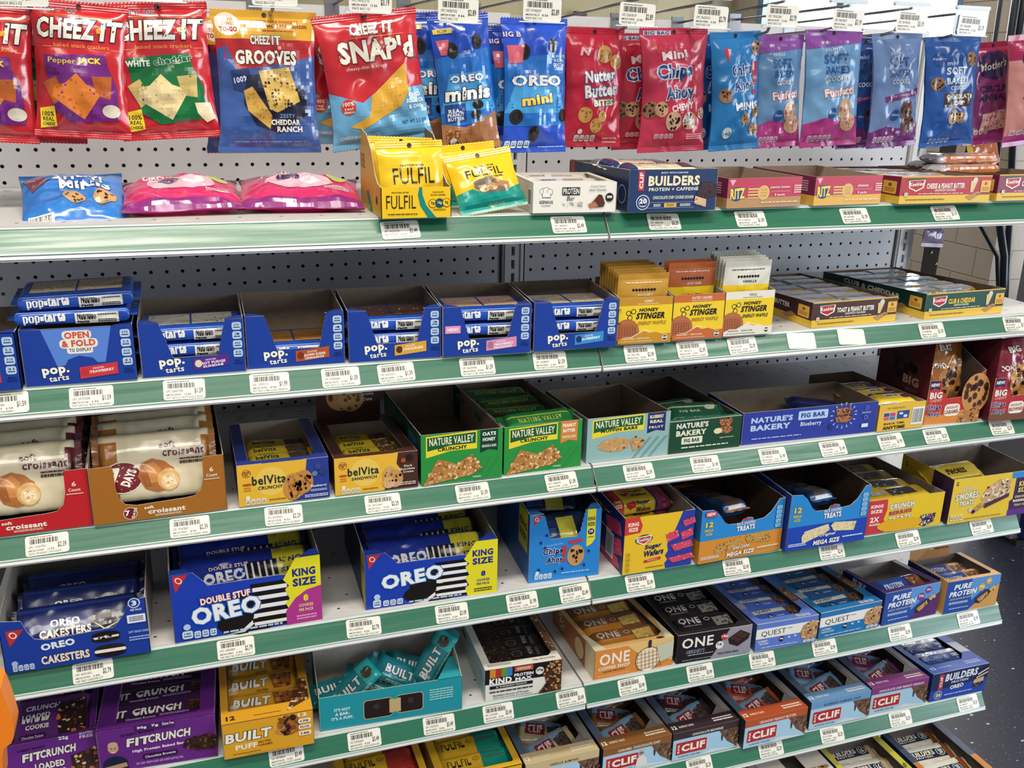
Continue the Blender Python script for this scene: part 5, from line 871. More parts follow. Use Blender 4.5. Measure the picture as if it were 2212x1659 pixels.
    b = carton('fig_bar_carton', 'forest green fig bar carton with two fig bars pictured', 3, 102, -407, -.6, 134, 57, 262, ('#17472f', '#143a2c', '#2f6e58'), hb=46, P={'f': f}, group='fig bar cartons', inner='#6e6052', top=(4, 4, 10, 4, 30))
    fb = lambda: bar('fig_bar', 96, 46, 18, '#24654a', [('r', 0, .2, 1, .3, '#cfd2a4'), ('t', 'FIG BAR', .4, .45, .4, .14, '#e9e6d0', None, 'b'), ('e', .8, .3, .1, .12, '#e4dfc0')], seed=27, wob=1.6, fin=10)
    put('fig', fb, b, [(70, 54, 40, 14, 0, -5, 'front green fig bar pack in the forest green carton'), (62, 106, 30, 6, 0, 8, 'second green fig bar pack deep in the forest green carton')], 'bar', 'fig bar packs')
    f = nbl(.21, .26, .3, .18, '#b9d4f0') + [('rr', .4, .1, .62, .38, '#b9d4f0', .15), ('t', 'FIG BAR', .51, .24, .18, .15, '#2b3c9c', None, 'x'), ('t', 'Blueberry', .5, .53, .155, .17, '#d9e4f4', None, 'b')] + [('p', [(.74 + .075 * math.cos(a / 10) , .36 + .3 * math.sin(a / 10)), (.74 + .1 * math.cos(a / 10 + .06), .36 + .42 * math.sin(a / 10 + .06)), (.74 + .1 * math.cos(a / 10 - .06), .36 + .42 * math.sin(a / 10 - .06))], '#a8c4e8') for a in range(0, 63, 4)] + fig(.74, .33, .66, 8) + [('c', .65, .68, 5, '#2a3270'), ('c', .91, .18, 4, '#9ab0e0'), ('c', .91, .18, 3.4, '#2e3e9e'), ('c', .91, .48, 4, '#9ab0e0'), ('c', .91, .48, 3.4, '#2e3e9e'), ('rr', .885, .68, .935, .8, '#dfe8f4', .1), ('fine', .25, .83, .36, .06, '#a8bce8'), ('fine', .91, .32, .07, .06, '#a8bce8', 2)]
    b = carton('fig_bar_carton', 'long royal blue fig bar carton in the middle of the right bay', 3, 241, -405, -1.6, 270, 58, 124, ('#2e3e9e', '#22307e', '#3444a8'), hb=55, P={'f': f}, group='fig bar cartons', inner='#8a7a68')
    fb2 = lambda: bar('fig_bar', 90, 44, 16, '#1c2450', [('r', 0, .3, 1, .5, '#2a3470')], seed=28, wob=2)
    put('fig2', fb2, b, [(86, 46, 16, 8, 0, 10, 'left dark blue fig bar pack low in the royal blue carton'), (190, 70, 22, 14, 6, -16, 'right dark blue fig bar pack low in the royal blue carton')], 'bar', 'fig bar packs')
    f = [('r', 0, 0, 1, 1, '#e9bb3e'), ('t', 'TRY THESE PACKS', .36, .16, .38, .07, '#4a3a16', None, 'b'), ('r', .1, .3, .37, .62, '#e4ddd0'), ('r', .11, .32, .23, .46, '#3a4c9c'), ('r', .24, .32, .36, .46, '#c24a6c'), ('r', .11, .47, .23, .6, '#d8663c'), ('r', .24, .47, .36, .6, '#4a7cc0'), ('r', .4, .28, .66, .58, '#23519c'), ('rr', .44, .34, .52, .42, '#dfe6ee', .3), ('rr', .54, .44, .62, .54, '#dfe6ee', .3), ('t', 'SNACK TIME,', .36, .74, .46, .09, '#3a2c12', None, 'b'), ('t', 'ANYTIME', .36, .89, .48, .13, '#3a2c12', None, 'x'), ('bc', .72, .2, .98, .86)]
    b = carton('fruit_bar_carton', 'small yellow snack carton with barcode beside the royal blue one', 3, 513, -415, 0, 101, 50, 205, ('#e9bb3e', '#8a7a68', '#e9bb3e'), hb=44, P={'f': f}, perf=False)
    nt = lambda: bar('fruit_bar_pack', 82, 42, 20, '#e3c62e', [('r', 0, 0, 1, .16, '#6a3a8c'), ('r', .3, .2, .7, .4, '#efe9d8'), ('fine', .5, .3, .3, .1, '#4a4a3a', 2), ('e', .82, .4, .1, .12, '#6a2c7c'), ('r', .05, .7, .5, .95, '#e9e6da'), ('fine', .28, .82, .36, .14, '#2a2a2a', 3)], seed=29, wob=1)
    put('newt', nt, b, seq('yellow and purple fruit bar pack in the small yellow carton', 3, 50, 32, 46, 34, -5, 6, 4, 3, 7), 'bar', 'fruit bar packs')
    # cookie cartons with high cut sides
    def big(nm, x, w, y0, yaw, c, low, flav, key, pc, pl, fl2=''):
        f = [('p', [(0, .78), (.3, .8), (.6, .74), (1, .62), (1, 1), (0, 1)], low), ('p', [(.02, .0), (.2, .02), (.2, .22), (.11, .17), (.02, .22)], '#1c2656'), ('t', 'NEW!', .11, .1, .15, .08, '#f2efe6', None, 'x'), ('t', 'BIG', .15, .34, .22, .15, '#f4ece0', '#8c1c24', 'x'), ('t', 'CHEWY', .16, .46, .22, .07, '#f0b8a8', None, 'b'), ('t', 'Chips', .14, .62, .26, .15, '#1d2c66', '#f6f2ea', 'x', 0, 2), ('t', 'Ahoy!', .16, .78, .24, .14, '#1d2c66', '#f6f2ea', 'x', 0, 2), ('rr', .34, .56, .62, .84, '#f4eee2', .3), ('t', flav, .48, .64, .22, .06, '#a04a20', None, 'x', 0, 3), ('t', fl2, .48, .74, .26, .09, '#a04a20', None, 'x', 0, 3)]
        if x < 700: f += [('cook', .87, .35, 30, '#c98f50', '#4a2614', 22, 3, 1.3), ('spk', [(.64, .8), (.98, .62), (.98, 1), (.6, 1)], '#b87c40', ['#d8a868', '#5a3018'], 30, 2.5, 3)]
        l = [('r', 0, -.9, 1, 1, '#5a1a26'), ('cook', .5, .1, 48, '#4c2a26', '#2a1412', 18, 4), ('t', 'BIG', .66, .18, .3, .2, '#b98a84', None, 'x'), ('t', 'CHEWY', .66, .4, .28, .1, '#9a5a58', None, 'b'), ('t', 'Chips', .62, .62, .36, .2, '#e4dce0', '#201c3c', 'x')]
        sd = [(0, 0), (150, 0), (150, 148), (128, 148), (34, 94), (4, 86), (0, 84)]; sdr = [(0, 0), (150, 0), (150, 148), (128, 148), (60, 108), (22, 92), (0, 84)]
        fr = [(0, 0), (w, 0), (w, 98), (w * .92, 92), (w * .8, 72), (w * .74, 60), (w * .68, 50), (w * .36, 47), (w * .34, 56), (w * .25, 60), (w * .22, 84), (0, 84)]
        b = carton('cookie_carton', nm, 3, x, y0, yaw, w, 84, 150, (c, '#6a1c28', c), hb=148, front=fr, left=sd, right=[(0, 0), (150, 0), (150, 148), (128, 148), (34, 110), (0, 98)], P={'f': f, 'l': l}, group='tall red cookie cartons', perf=False, inner='#7c6c60')
        it = [('r', 0, 0, 1, .12, pl), ('t', 'CHOC', .3, .42, .3, .07, '#f2e8dc', '#2a1a16', 'x', 0, 180), ('cook', .62, .62, 34, '#c48a4c', '#3c2012', 14, 6), ('t', 'BIG', .5, .2, .3, .08, '#f0e6d8', '#3a1418', 'x'), ('c', .8, .38, 8, '#e6dcc8'), ('fine', .8, .38, .14, .05, '#4a3a2a', 2)]
        mk = lambda: pouch('cookie_pouch', w - 18, 150, 40, pc, it, seed=61 + int(x), wob=2.2)
        return b, mk
    b, mk = big('red and orange chewy cookie carton with caramel label', 622, 118, -408, -4, '#c8342e', '#e08a3a', 'CHOCOLATEY', 'bgC', '#b8702c', '#a85f24', 'CARAMEL')
    put('bgC', mk, b, [(56, 62, 158, -14, 4, 4, 'amber cookie pouch standing in the caramel labelled carton')], 'pouch', None)
    b, mk = big('red and brown chewy cookie carton cut off by the right edge', 752, 118, -428, -4, '#b82a30', '#7c4a34', 'CHOCOLATEY', 'bgB', '#8f2436', '#7a2030', 'BROWNIE')
    put('bgB', mk, b, [(60, 58, 152, -14, -3, 6, 'crimson cookie pouch standing in the brownie labelled carton')], 'pouch', None)
def king(desc, n, w, key, it, box, L, bw, bh, y0, dy, z, rx, col, grp, dz=0):
    mk = lambda: bar('biscuit_pack', L, bw, bh, col, it, n=3.4, fin=6, seed=len(key), wob=1.1, taper=8)
    put(key, mk, box, seq(desc, n, w / 2, y0, dy, z, dz, rx, 1.2, 2, n + L), 'snack pack', grp)
def shelf4():
    BL = '#1d3fb0'
    red = lambda u, v, w, h: [('p', [(u, v), (u + w, v), (u + w * .12, v + h)], '#c8322e'), ('e', u + w * .38, v + h * .3, w * .2, h * .22, '#f2e2d8', 40), ('e', u + w * .38, v + h * .3, w * .14, h * .14, '#c8322e', 40)]
    # soft cake carton
    f = red(.04, .2, .12, .3) + [('t', 'OREO', .37, .58, .23, .13, '#f4f2ec', '#2a6ad0', 'x', 0, 4), ('t', 'CAKESTERS', .41, .84, .33, .16, '#f0e2d2', '#2a1a24', 'x', 0, 1), ('e', .7, .54, .1, .08, '#1d1412'), ('e', .7, .6, .1, .07, '#241814'), ('spk', [(.61, .56), (.79, .55), (.79, .59), (.62, .6)], '#efe6da', ['#2a1a16', '#efe6da'], 8, 2, 3), ('e', .72, .8, .11, .08, '#2a1c18'), ('e', .72, .89, .11, .08, '#1d1412'), ('rr', .61, .81, .83, .87, '#f2eee4', .4), ('nut', .05, .86, .2, .97, 4, '#c8d4ee'), ('c', .07, .82, 4, '#a8bce4'),
         ('c', .92, .0, 8, '#d8e4f6'), ('c', .92, .0, 6.6, '#1f3f9c'), ('t', '3', .92, .0, .035, .1, '#f4f4f0', None, 'x'), ('t', 'PER PACK', .93, .13, .08, .04, '#e8eef8', None, 'b'), ('rr', .86, .22, .99, .38, '#e9eef4', .08), ('fine', .925, .3, .1, .1, '#3a4a6c', 3), ('t', 'SOFT SNACK CAKES', .93, .55, .14, .045, '#b9cdf0', None, 'b'), ('fine', .93, .68, .14, .1, '#9ab4e8', 2)]
    w = 186
    fr = [(0, 0), (w, 0), (w, 88), (w * .97, 88), (w * .87, 78), (w * .84, 66), (w * .8, 56), (w * .76, 48), (w * .3, 44), (w * .22, 48), (w * .18, 60), (w * .15, 78), (0, 82)]
    b = carton('snack_cake_carton', 'dark blue soft snack cake carton at the left end of the fourth shelf', 4, -906, -432, 0, w, 82, 205, ('#1f3d9c', '#c9c3ba', '#dcd6cc'), hb=96, hr=88, front=fr, P={'f': f}, group='black sandwich cookie cartons', inner='#9c958c')
    it = [('r', 0, .0, 1, .06, '#2a3f86'), ('t', 'OREO', .4, .3, .24, .1, '#e6e6ea', None, 'x'), ('t', 'CAKESTERS', .4, .46, .42, .14, '#efe6d8', '#141c3c', 'x'), ('e', .74, .36, .14, .16, '#191110'), ('p', [(.62, .36), (.72, .5), (.86, .42), (.72, .54)], '#e9e2d6'), ('nut', .06, .58, .3, .68, 4, '#8a98b8'), ('r', .32, .58, .44, .66, '#b8c0d0')]
    king('blue snack cake pack in the soft cake carton', 3, w, 'cake', it, b, 158, 58, 36, 54, 50, 30, 50, '#18286a', 'dark blue snack cake packs')
    def oreo(nm, x, y, yaw, w, h, dbl, d):
        f = red(.02, .02, .1, .24) + [('oreo', .47, .72, 30, 1.1), ('e', .5, .84, .22, .2, '#17120f'), ('p', [(.34, 1), (.44, .97), (.52, .84), (.55, .66), (.58, .68), (.54, .88), (.46, 1)], '#efece4')]
        for k in range(5): f += [('r', .52, .3 + .13 * k, .77, .36 + .13 * k, '#15100e'), ('r', .53, .36 + .13 * k, .765, .42 + .13 * k, '#f2efe8')]
        f += [('r', .52, .93, .77, .97, '#15100e'), ('p', [(.83, 0), (1, 0), (1, .6), (1, 1), (.77, 1), (.75, .84), (.78, .8), (.75, .66), (.78, .6), (.75, .45), (.78, .4), (.74, .3)], '#e9dd2a')]
        if dbl: f += [('p', [(.75, .78), (.82, .6), (.9, .5), (1, .46), (1, 1), (.75, 1)], '#b5388c')]
        f += [('t', 'OREO', .35, .62 if dbl else .5, .46, .26, '#f6f5f0', '#2f7ad8', 'x', 0, 5), ('t', 'KING', .885, .22, .16, .12, '#1f2f86', None, 'x'), ('t', 'SIZE', .885, .37, .16, .12, '#1f2f86', None, 'x'), ('t', '8', .89, .61 if not dbl else .62, .035, .1, '#1f2f86' if not dbl else '#e9dd2a', None, 'x'), ('t', 'COOKIES', .89, .73, .1, .045, '#1f2f86' if not dbl else '#f2e6a0', None, 'b'), ('t', 'PER PACK', .89, .8, .1, .045, '#1f2f86' if not dbl else '#f2e6a0', None, 'b'), ('fine', .89, .91, .14, .08, '#4a4a2a' if not dbl else '#e6a8cc', 2),
              ('nut', .05, .83, .12, .97, 1, '#cfe0f0', '#16306c', ['140' if dbl else '160']), ('nut', .125, .86, .28, .965, 3, '#cfe0f0', '#16306c', ['2.5', '95', '13']), ('c', .085, .78, 5, '#b8d0ee'), ('fine', .52, .95, .4, .05, '#b8cdf0')]
        if dbl: f += [('t', 'DOUBLE STUF', .35, .42, .33, .1, '#f4ece0', '#c83a34', 'x', 0, 4)]
        fr = [(0, 0), (w, 0), (w, h), (w * .85, h), (w * .8, h * .8), (w * .78, h * .76), (w * .72, h * .78), (w * .24, h * .78), (w * .22, h * .84), (w * .15, h), (0, h)]
        sl = [('p', [(.85, 0), (1, 0), (1, 1), (.85, .8)], '#d9cd3a'), ('t', 'KING', .93, .3, .1, .14, '#1f2f86', None, 'x')]
        return carton('cookie_carton', nm, 4, x, y, yaw, w, h, d, (BL, '#202544', '#2a4cb8'), hb=h + 6, front=fr, P={'f': f, 'l': sl if not dbl else [('r', .7, 0, 1, 1, '#7a2a6c')]}, group='black sandwich cookie cartons', inner='#8c7f70', flaps=[[(0, 0), (w * .15, 0), (w * .1, 14), (0, 16)], [(w * .85, 0), (w, 0), (w, 22), (w * .94, 20)]])
    def opk(dbl):
        it = [('p', [(.72, 0), (1, 0), (1, .62), (.74, .62)], '#d4c82c'), ('t', 'KING', .86, .22, .17, .1, '#20306e', None, 'x'), ('t', 'SIZE', .86, .36, .17, .1, '#20306e', None, 'x'), ('t', '8', .84, .52, .03, .08, '#20306e', None, 'x'), ('t', 'OREO', .34, .34, .32, .15, '#eceae4', '#1f4ab0', 'x', 0, 3), ('e', .34, .56, .1, .09, '#15100e'), ('p', [(.24, .5), (.34, .6), (.46, .52), (.35, .64)], '#f0ede4')]
        for k in range(5): it += [('p', [(.5 + .05 * k, .2), (.515 + .05 * k, .2), (.53 + .05 * k, .62), (.512 + .05 * k, .62)], '#ece9e2'), ('p', [(.52 + .05 * k, .18), (.55 + .05 * k, .18), (.56 + .05 * k, .64), (.532 + .05 * k, .64)], '#14100f')]
        if dbl: it += [('t', 'DOUBLE STUF', .38, .2, .3, .06, '#f0e0d8', '#c83a34', 'x', 0, 2)]
        return it + [('fine', .1, .5, .1, .12, '#8aa4dc', 2), ('r', .05, .66, .3, .69, '#cfd6e6')]
    b = oreo('blue king size cookie carton with yellow and magenta panel', -687, -421, 1.2, 212, 110, True, 235)
    king('black cookie pack in the magenta panelled carton', 4, 212, 'dbl1', opk(True), b, 188, 74, 46, 66, 46, 46, 42, '#1a2f8c', 'long blue cookie packs', 3)
    b = oreo('blue king size cookie carton with all yellow right panel', -408, -412, -1.2, 212, 95, False, 225)
    king('black cookie pack in the all yellow panelled carton', 4, 212, 'org2x', opk(False), b, 186, 70, 44, 64, 48, 34, 42, '#1a2f8c', 'long blue cookie packs', 1)
    # chocolate chip carton
    w, h = 123, 123
    f = red(.05, .03, .12, .14) + [('p', [(.8, 0), (.92, 0), (.92, .45), (.87, .52), (.8, .55)], '#e9dc30'), ('t', 'KING', .86, .14, .1, .055, '#1a2450', None, 'x'), ('t', 'SIZE!', .86, .22, .1, .055, '#1a2450', None, 'x'), ('c', .86, .33, 5.6, '#14245c'), ('t', '10', .86, .325, .05, .045, '#f0ecd0', None, 'x'), ('fine', .86, .41, .08, .02, '#1a2450'), ('t', 'Real Chocolate Chip Cookies', .33, .47, .28, .025, '#cfe2f6', None, 'n', 0, 4), ('t', 'Chips', .33, .57, .28, .12, '#14245c', '#f4f6fa', 'x', .1, 2), ('t', 'Ahoy', .36, .7, .24, .12, '#14245c', '#f4f6fa', 'x', .1, 2), ('p', [(.46, .5), (.53, .49), (.5, .67), (.47, .67)], '#c8382e'), ('c', .49, .71, 3, '#c8382e'), ('p', [(.55, .43), (.75, .41), (.74, .46), (.56, .48)], '#c83a4a'),
        ('cook', .655, .66, 15, '#c99860', '#3a2014', 13, 4, 1.3), ('nut', .08, .88, .33, .955, 4, '#dce8f4'), ('c', .12, .86, 3.4, '#dce8f4'), ('fine', .66, .9, .4, .03, '#a8d0f4')] + [('p', [(u, v), (u + .03, v - .01), (u + .035, v + .03), (u + .01, v + .035)], '#142a66') for u, v in ((.22, .3), (.14, .4), (.2, .48), (.12, .8), (.35, .85), (.45, .82), (.82, .6), (.76, .8))]
    fr = [(0, 0), (w, 0), (w, h), (w * .77, h)] + zig((w * .77, h), (w * .7, h * .66), 4, 1)[1:] + [(w * .66, h * .62), (w * .3, h * .62)] + zig((w * .3, h * .62), (w * .2, h), 4, 1)[1:] + [(0, h)]
    b = carton('cookie_carton', 'tall sky blue chocolate chip cookie carton with notched front', 4, -139, -408, -3, w, h, 200, ('#2a86d4', '#1f5aa4', '#2a78c4'), hb=h + 6, front=fr, P={'f': f, 'l': [('r', .7, .02, .95, .6, '#d8cc34'), ('t', 'KING', .82, .24, .2, .11, '#1a2450', None, 'x', 0, -4), ('t', 'SIZE!', .82, .4, .2, .11, '#1a2450', None, 'x', 0, -4)]}, inner='#2c2f38', flaps=[[(0, 0), (24, 0), (14, 20), (0, 22)], [(96, 0), (w, 0), (w, 24), (w - 10, 22)]])
    cp = lambda: bar('cookie_pack', 100, 52, 34, '#16284e', [('r', .4, .1, .7, .6, '#b9b03a'), ('fine', .2, .4, .3, .2, '#3a5a9c', 3)], seed=31, wob=1.6)
    put('chp', cp, b, [(62, 40, 64, 40, 0, 4, 'front dark cookie pack deep in the sky blue carton'), (60, 92, 84, 30, 0, -6, 'middle dark cookie pack deep in the sky blue carton'), (62, 140, 96, 20, 0, 3, 'rear dark cookie pack deep in the sky blue carton')], 'snack pack', None)
    # wafer carton
    w, h = 130, 104
    wafer = lambda u, v, a, b_, r=0, s=1: [('spk', [(u - a, v - b_ * .4), (u + a * .7, v - b_), (u + a, v + b_ * .3), (u - a * .6, v + b_)], '#d84a68', ['#f0a0ac', '#c03858'], 16, 1.6, s)]
    f = [('r', 0, 0, 1, 1, '#edc22c'), ('p', [(.82, 0), (1, 0), (1, 1), (.62, 1), (.6, .9), (.64, .84), (.6, .76), (.64, .68), (.62, .55), (.7, .4)], '#2c3fa0'), ('p', [(0, 0), (.2, 0), (.25, .16), (.22, .28), (0, .3)], '#d03a3a'), ('t', 'KING', .12, .12, .15, .07, '#f6ecc8', None, 'x'), ('t', 'SIZE', .12, .21, .13, .07, '#f6ecc8', None, 'x'), ('e', .28, .41, .125, .085, '#2a4a2c', 4), ('p', [(.17, .36), (.39, .34), (.38, .44), (.28, .51), (.18, .45)], '#f3ece0'), ('p', [(.185, .375), (.375, .36), (.365, .43), (.28, .485), (.195, .44)], '#c0242c'), ('t', 'Keebler', .28, .41, .17, .06, '#f8f2e6', None, 'b', .2, 3),
         ('t', 'Sugar', .42, .56, .24, .1, '#1e2b66', None, 'x', .2, 3), ('t', 'Wafers', .43, .67, .29, .11, '#1e2b66', None, 'x', .2, 3), ('p', [(.3, .79), (.54, .76), (.54, .81), (.3, .84)], '#c83a34'), ('t', 'Strawberry', .42, .8, .14, .03, '#f4dcd0', None, 'b', 0, 3), ('fine', .46, .93, .26, .03, '#8a6a1a')] + wafer(.69, .42, .1, .1, 0, 2) + wafer(.9, .42, .1, .1, 0, 3) + wafer(.84, .62, .17, .09, 0, 4) + wafer(.84, .84, .2, .07, 0, 5) + wafer(.92, .2, .1, .08, 0, 6) + [('nut', .045, .6, .095, .96, 4, '#e0b428', '#5a4216')]
    fr = [(0, 0), (w, 0), (w, h), (w * .86, h), (w * .8, h * .8), (w * .72, h * .62), (w * .58, h * .58), (w * .35, h * .64), (w * .24, h * .74), (w * .2, h * .98), (0, h * .98)]
    l = [('r', 0, 0, 1, 1, '#2a3068')] + wafer(.75, .3, .2, .16, 0, 7) + wafer(.82, .62, .16, .2, 0, 8) + wafer(.7, .9, .25, .12, 0, 9) + [('bc', .6, .45, .78, .9)]
    b = carton('wafer_carton', 'yellow and blue wafer carton with pink wafers pictured', 4, 21, -428, .3, w, h, 170, ('#edc22c', '#2a3068', '#d84a68'), hb=112, front=fr, P={'f': f, 'l': l}, inner='#9b9086')
    it = [('r', 0, 0, .2, 1, '#b83434'), ('r', .72, 0, 1, 1, '#2a3080'), ('spk', [(.74, .05), (.98, .1), (.98, .9), (.76, .9)], '#8a3a54', ['#d84a68', '#b04060'], 20, 3, 3), ('t', 'Sugar', .52, .22, .22, .13, '#221c30', None, 'x', .2), ('t', 'Wafers', .52, .38, .26, .13, '#221c30', None, 'x', .2), ('p', [(.24, .2), (.4, .16), (.39, .3), (.31, .36), (.25, .3)], '#b8242c'), ('t', 'Keebler', .32, .24, .14, .07, '#f4eee0', None, 'b', .2), ('t', 'KING', .1, .58, .14, .09, '#f0dca0', None, 'x'), ('t', 'SIZE', .1, .7, .13, .09, '#f0dca0', None, 'x'), ('t', 'Sugar', .52, .68, .22, .12, '#221c30', None, 'x', .2), ('t', 'Wafers', .52, .84, .24, .12, '#221c30', None, 'x', .2), ('p', [(.24, .66), (.4, .62), (.39, .76), (.31, .82), (.25, .76)], '#b8242c')]
    mk = lambda: bar('wafer_pack', 116, 54, 28, '#e2bd2c', it, n=4, seed=33, fin=5, wob=.6)
    put('waf', mk, b, [(64, 34, 34, 0, 0, 1, 'front yellow wafer pack, lowest of the three in its carton'), (62, 74, 44, 0, 0, -2, 'middle yellow wafer pack in the wafer carton'), (60, 88, 76, 4, 0, 2, 'top yellow wafer pack with king size corner in the wafer carton'), (62, 132, 78, 0, 0, 0, 'rearmost yellow wafer pack in the wafer carton')], 'snack pack', 'yellow wafer packs')
    # puffed rice treat cartons
    def rice(nm, x, y, yaw, w, h, low, flav, new, key, packc, tip, barc, spc):
        f = [('r', 0, .58, 1, 1, low), ('t', '12', .1, .28, .09, .1, '#f2d83a', '#1f2f5c', 'x'), ('t', 'MEGA', .1, .39, .1, .055, '#f2d83a', '#1f2f5c', 'x'), ('t', 'SIZE', .1, .46, .08, .05, '#f2d83a', '#1f2f5c', 'x'), ('t', 'RICE KRISPIES', .54, .36, .22, .06, '#f4f4f0', '#1a4a9c', 'x', 0, 1), ('t', 'TREATS', .54, .45, .22, .1, '#f4f4f0', '#1a4a9c', 'x', 0, 1), ('e', .54, .28, .05, .02, '#c8344a'),
             ('spk', [(.18, .78), (.22, .68), (.5, .6), (.53, .7), (.48, .76), (.2, .9)], barc, spc, 60, 1.5, 3), ('spk', [(.54, .64), (.57, .58), (.86, .62), (.84, .78), (.58, .74)], barc, spc, 60, 1.5, 4), ('t', flav, .5, .79, .2, .07, '#f4f0e6', '#2a4a9c' if low[1] == '1' else '#8a5414', 'b', .2, 2), ('t', 'MEGA SIZE', .5, .91, .33, .085, '#f4f0e6', '#2c3c8c' if low[1] == '1' else '#8a5414', 'x', .15, 1), ('nut', .9, .12, .965, .54, 5, '#9ad0f0', '#1a4a8c'), ('fine', .13, .9, .22, .06, '#dfe6f0', 2), ('fine', .83, .87, .26, .04, '#e6ecf4')]
        if new: f += [('rr', .04, .03, .17, .13, '#c8384a', .2), ('t', 'NEW', .105, .08, .1, .06, '#f8f0f0', None, 'x')]
        fr = [(0, 0), (w, 0), (w, h), (w * .93, h), (w * .9, h * .92), (w * .84, h * .78), (w * .76, h * .68), (w * .64, h * .66), (w * .62, h * .72), (w * .56, h * .74), (w * .5, h * .71), (w * .48, h * .65), (w * .33, h * .66), (w * .28, h * .72), (w * .2, h * .9), (w * .14, h * .98), (0, h)]
        b = carton('rice_treat_carton', nm, 4, x, y, yaw, w, h, 190, ('#2a8ad4', low if new else '#1d3c8c', low if new else '#2f5fc0'), hb=h + 4, front=fr, P={'f': f, 'l': [('r', 0, 0, 1, .58, '#2a6aa8')] if new else []}, group='blue rice treat cartons', inner='#4a3a30', edge='#d8cbb8')
        mk = lambda: bar('rice_treat_pack', 168, 52, 30, '#173a66', [('r', .0, .1, .8, .5, packc), ('r', .8, 0, 1, .8, tip), ('t', 'MEGA SIZE', .7, .7, .3, .1, '#8fa4c8', None, 'b')], seed=35, wob=.9, fcol=tip)
        put(key, mk, b, [(w * .42, 96, 52, 0, 12, 96, 'left treat pack lying lengthwise in the %s rice treat carton' % ('caramel' if new else 'original')), (w * .22, 112, 20, 0, 4, 92, 'lower treat pack in the %s rice treat carton' % ('caramel' if new else 'original'))], 'snack pack', 'rice treat packs')
    rice('blue and caramel orange rice treat carton', 162, -432, 2.4, 169, 101, '#d98f34', 'Salted Caramel', True, 'rkC', '#4a3226', '#c8823c', '#c8984e', ['#a87830', '#e0b874', '#4a2f1a'])
    rice('blue on blue original rice treat carton', 335, -436, -.2, 167, 109, '#1f46b4', 'Original', False, 'rkO', '#4a443e', '#1f5a9c', '#e9d6a8', ['#f4e8c8', '#cdb47c'])
    # berry crunch carton
    f = [('r', 0, 0, 1, 1, '#edc628'), ('p', [(0, 0), (.24, 0), (.25, .3), (.22, .6), (.27, .8), (.24, 1), (0, 1)], '#cf3a48'), ('t', 'KING', .11, .18, .16, .1, '#f8ecdc', None, 'x'), ('t', 'SIZE', .11, .33, .15, .1, '#f8ecdc', None, 'x'), ('t', '2X', .1, .57, .12, .16, '#f8ecdc', None, 'x'), ('t', 'BIGGER', .11, .72, .14, .06, '#f8ecdc', None, 'x'), ('t', 'CRUNCH', .44, .24, .32, .16, '#f4f2ee', '#22408c', 'x', 0, 3), ('t', 'BERRIES', .43, .43, .3, .12, '#c03a70', '#5a1c3c', 'x', 0, 3), ('t', 'TREATS', .43, .62, .3, .15, '#f4f2ee', '#22408c', 'x', 0, 3), ('t', '12', .31, .86, .07, .1, '#c83a2c', None, 'x'), ('fine', .38, .95, .2, .04, '#a83a20'), ('spk', [(.66, .86), (.72, .62), (.92, .6), (.9, .86), (.78, .98)], '#2a2c30', ['#e6e4dc', '#d85a5a', '#8a5ab0', '#f0eee8'], 60, 2, 3), ('e', .44, .8, .3, .2, '#e8b020')]
    b = carton('cereal_bar_carton', 'yellow berry cereal bar carton with red king size stripe', 4, 515, -423, -1.2, 168, 68, 215, ('#edc628', '#c8a830', '#edc628'), hb=58, P={'f': f}, inner='#8c8172', perf=False)
    it = [('spk', [(.4, .1), (.8, .1), (.8, .5), (.4, .5)], '#3a3a3c', ['#d8d4c8', '#c85a6a', '#8a5ab0'], 24, 2.4, 3), ('t', 'CRUNCH', .22, .3, .26, .14, '#e8e4dc', '#22408c', 'x'), ('fine', .5, .76, .8, .16, '#4a4a3a', 2)]
    mk = lambda: bar('cereal_bar', 144, 48, 24, '#dcb828', it, seed=37, wob=1, fin=7)
    put('ber', mk, b, seq('yellow cereal bar in the berry carton', 4, 84, 36, 48, 38, -5, 4, 2, 2, 9), 'bar', 'yellow cereal bars')
    # marshmallow treat carton
    w, h = 196, 92
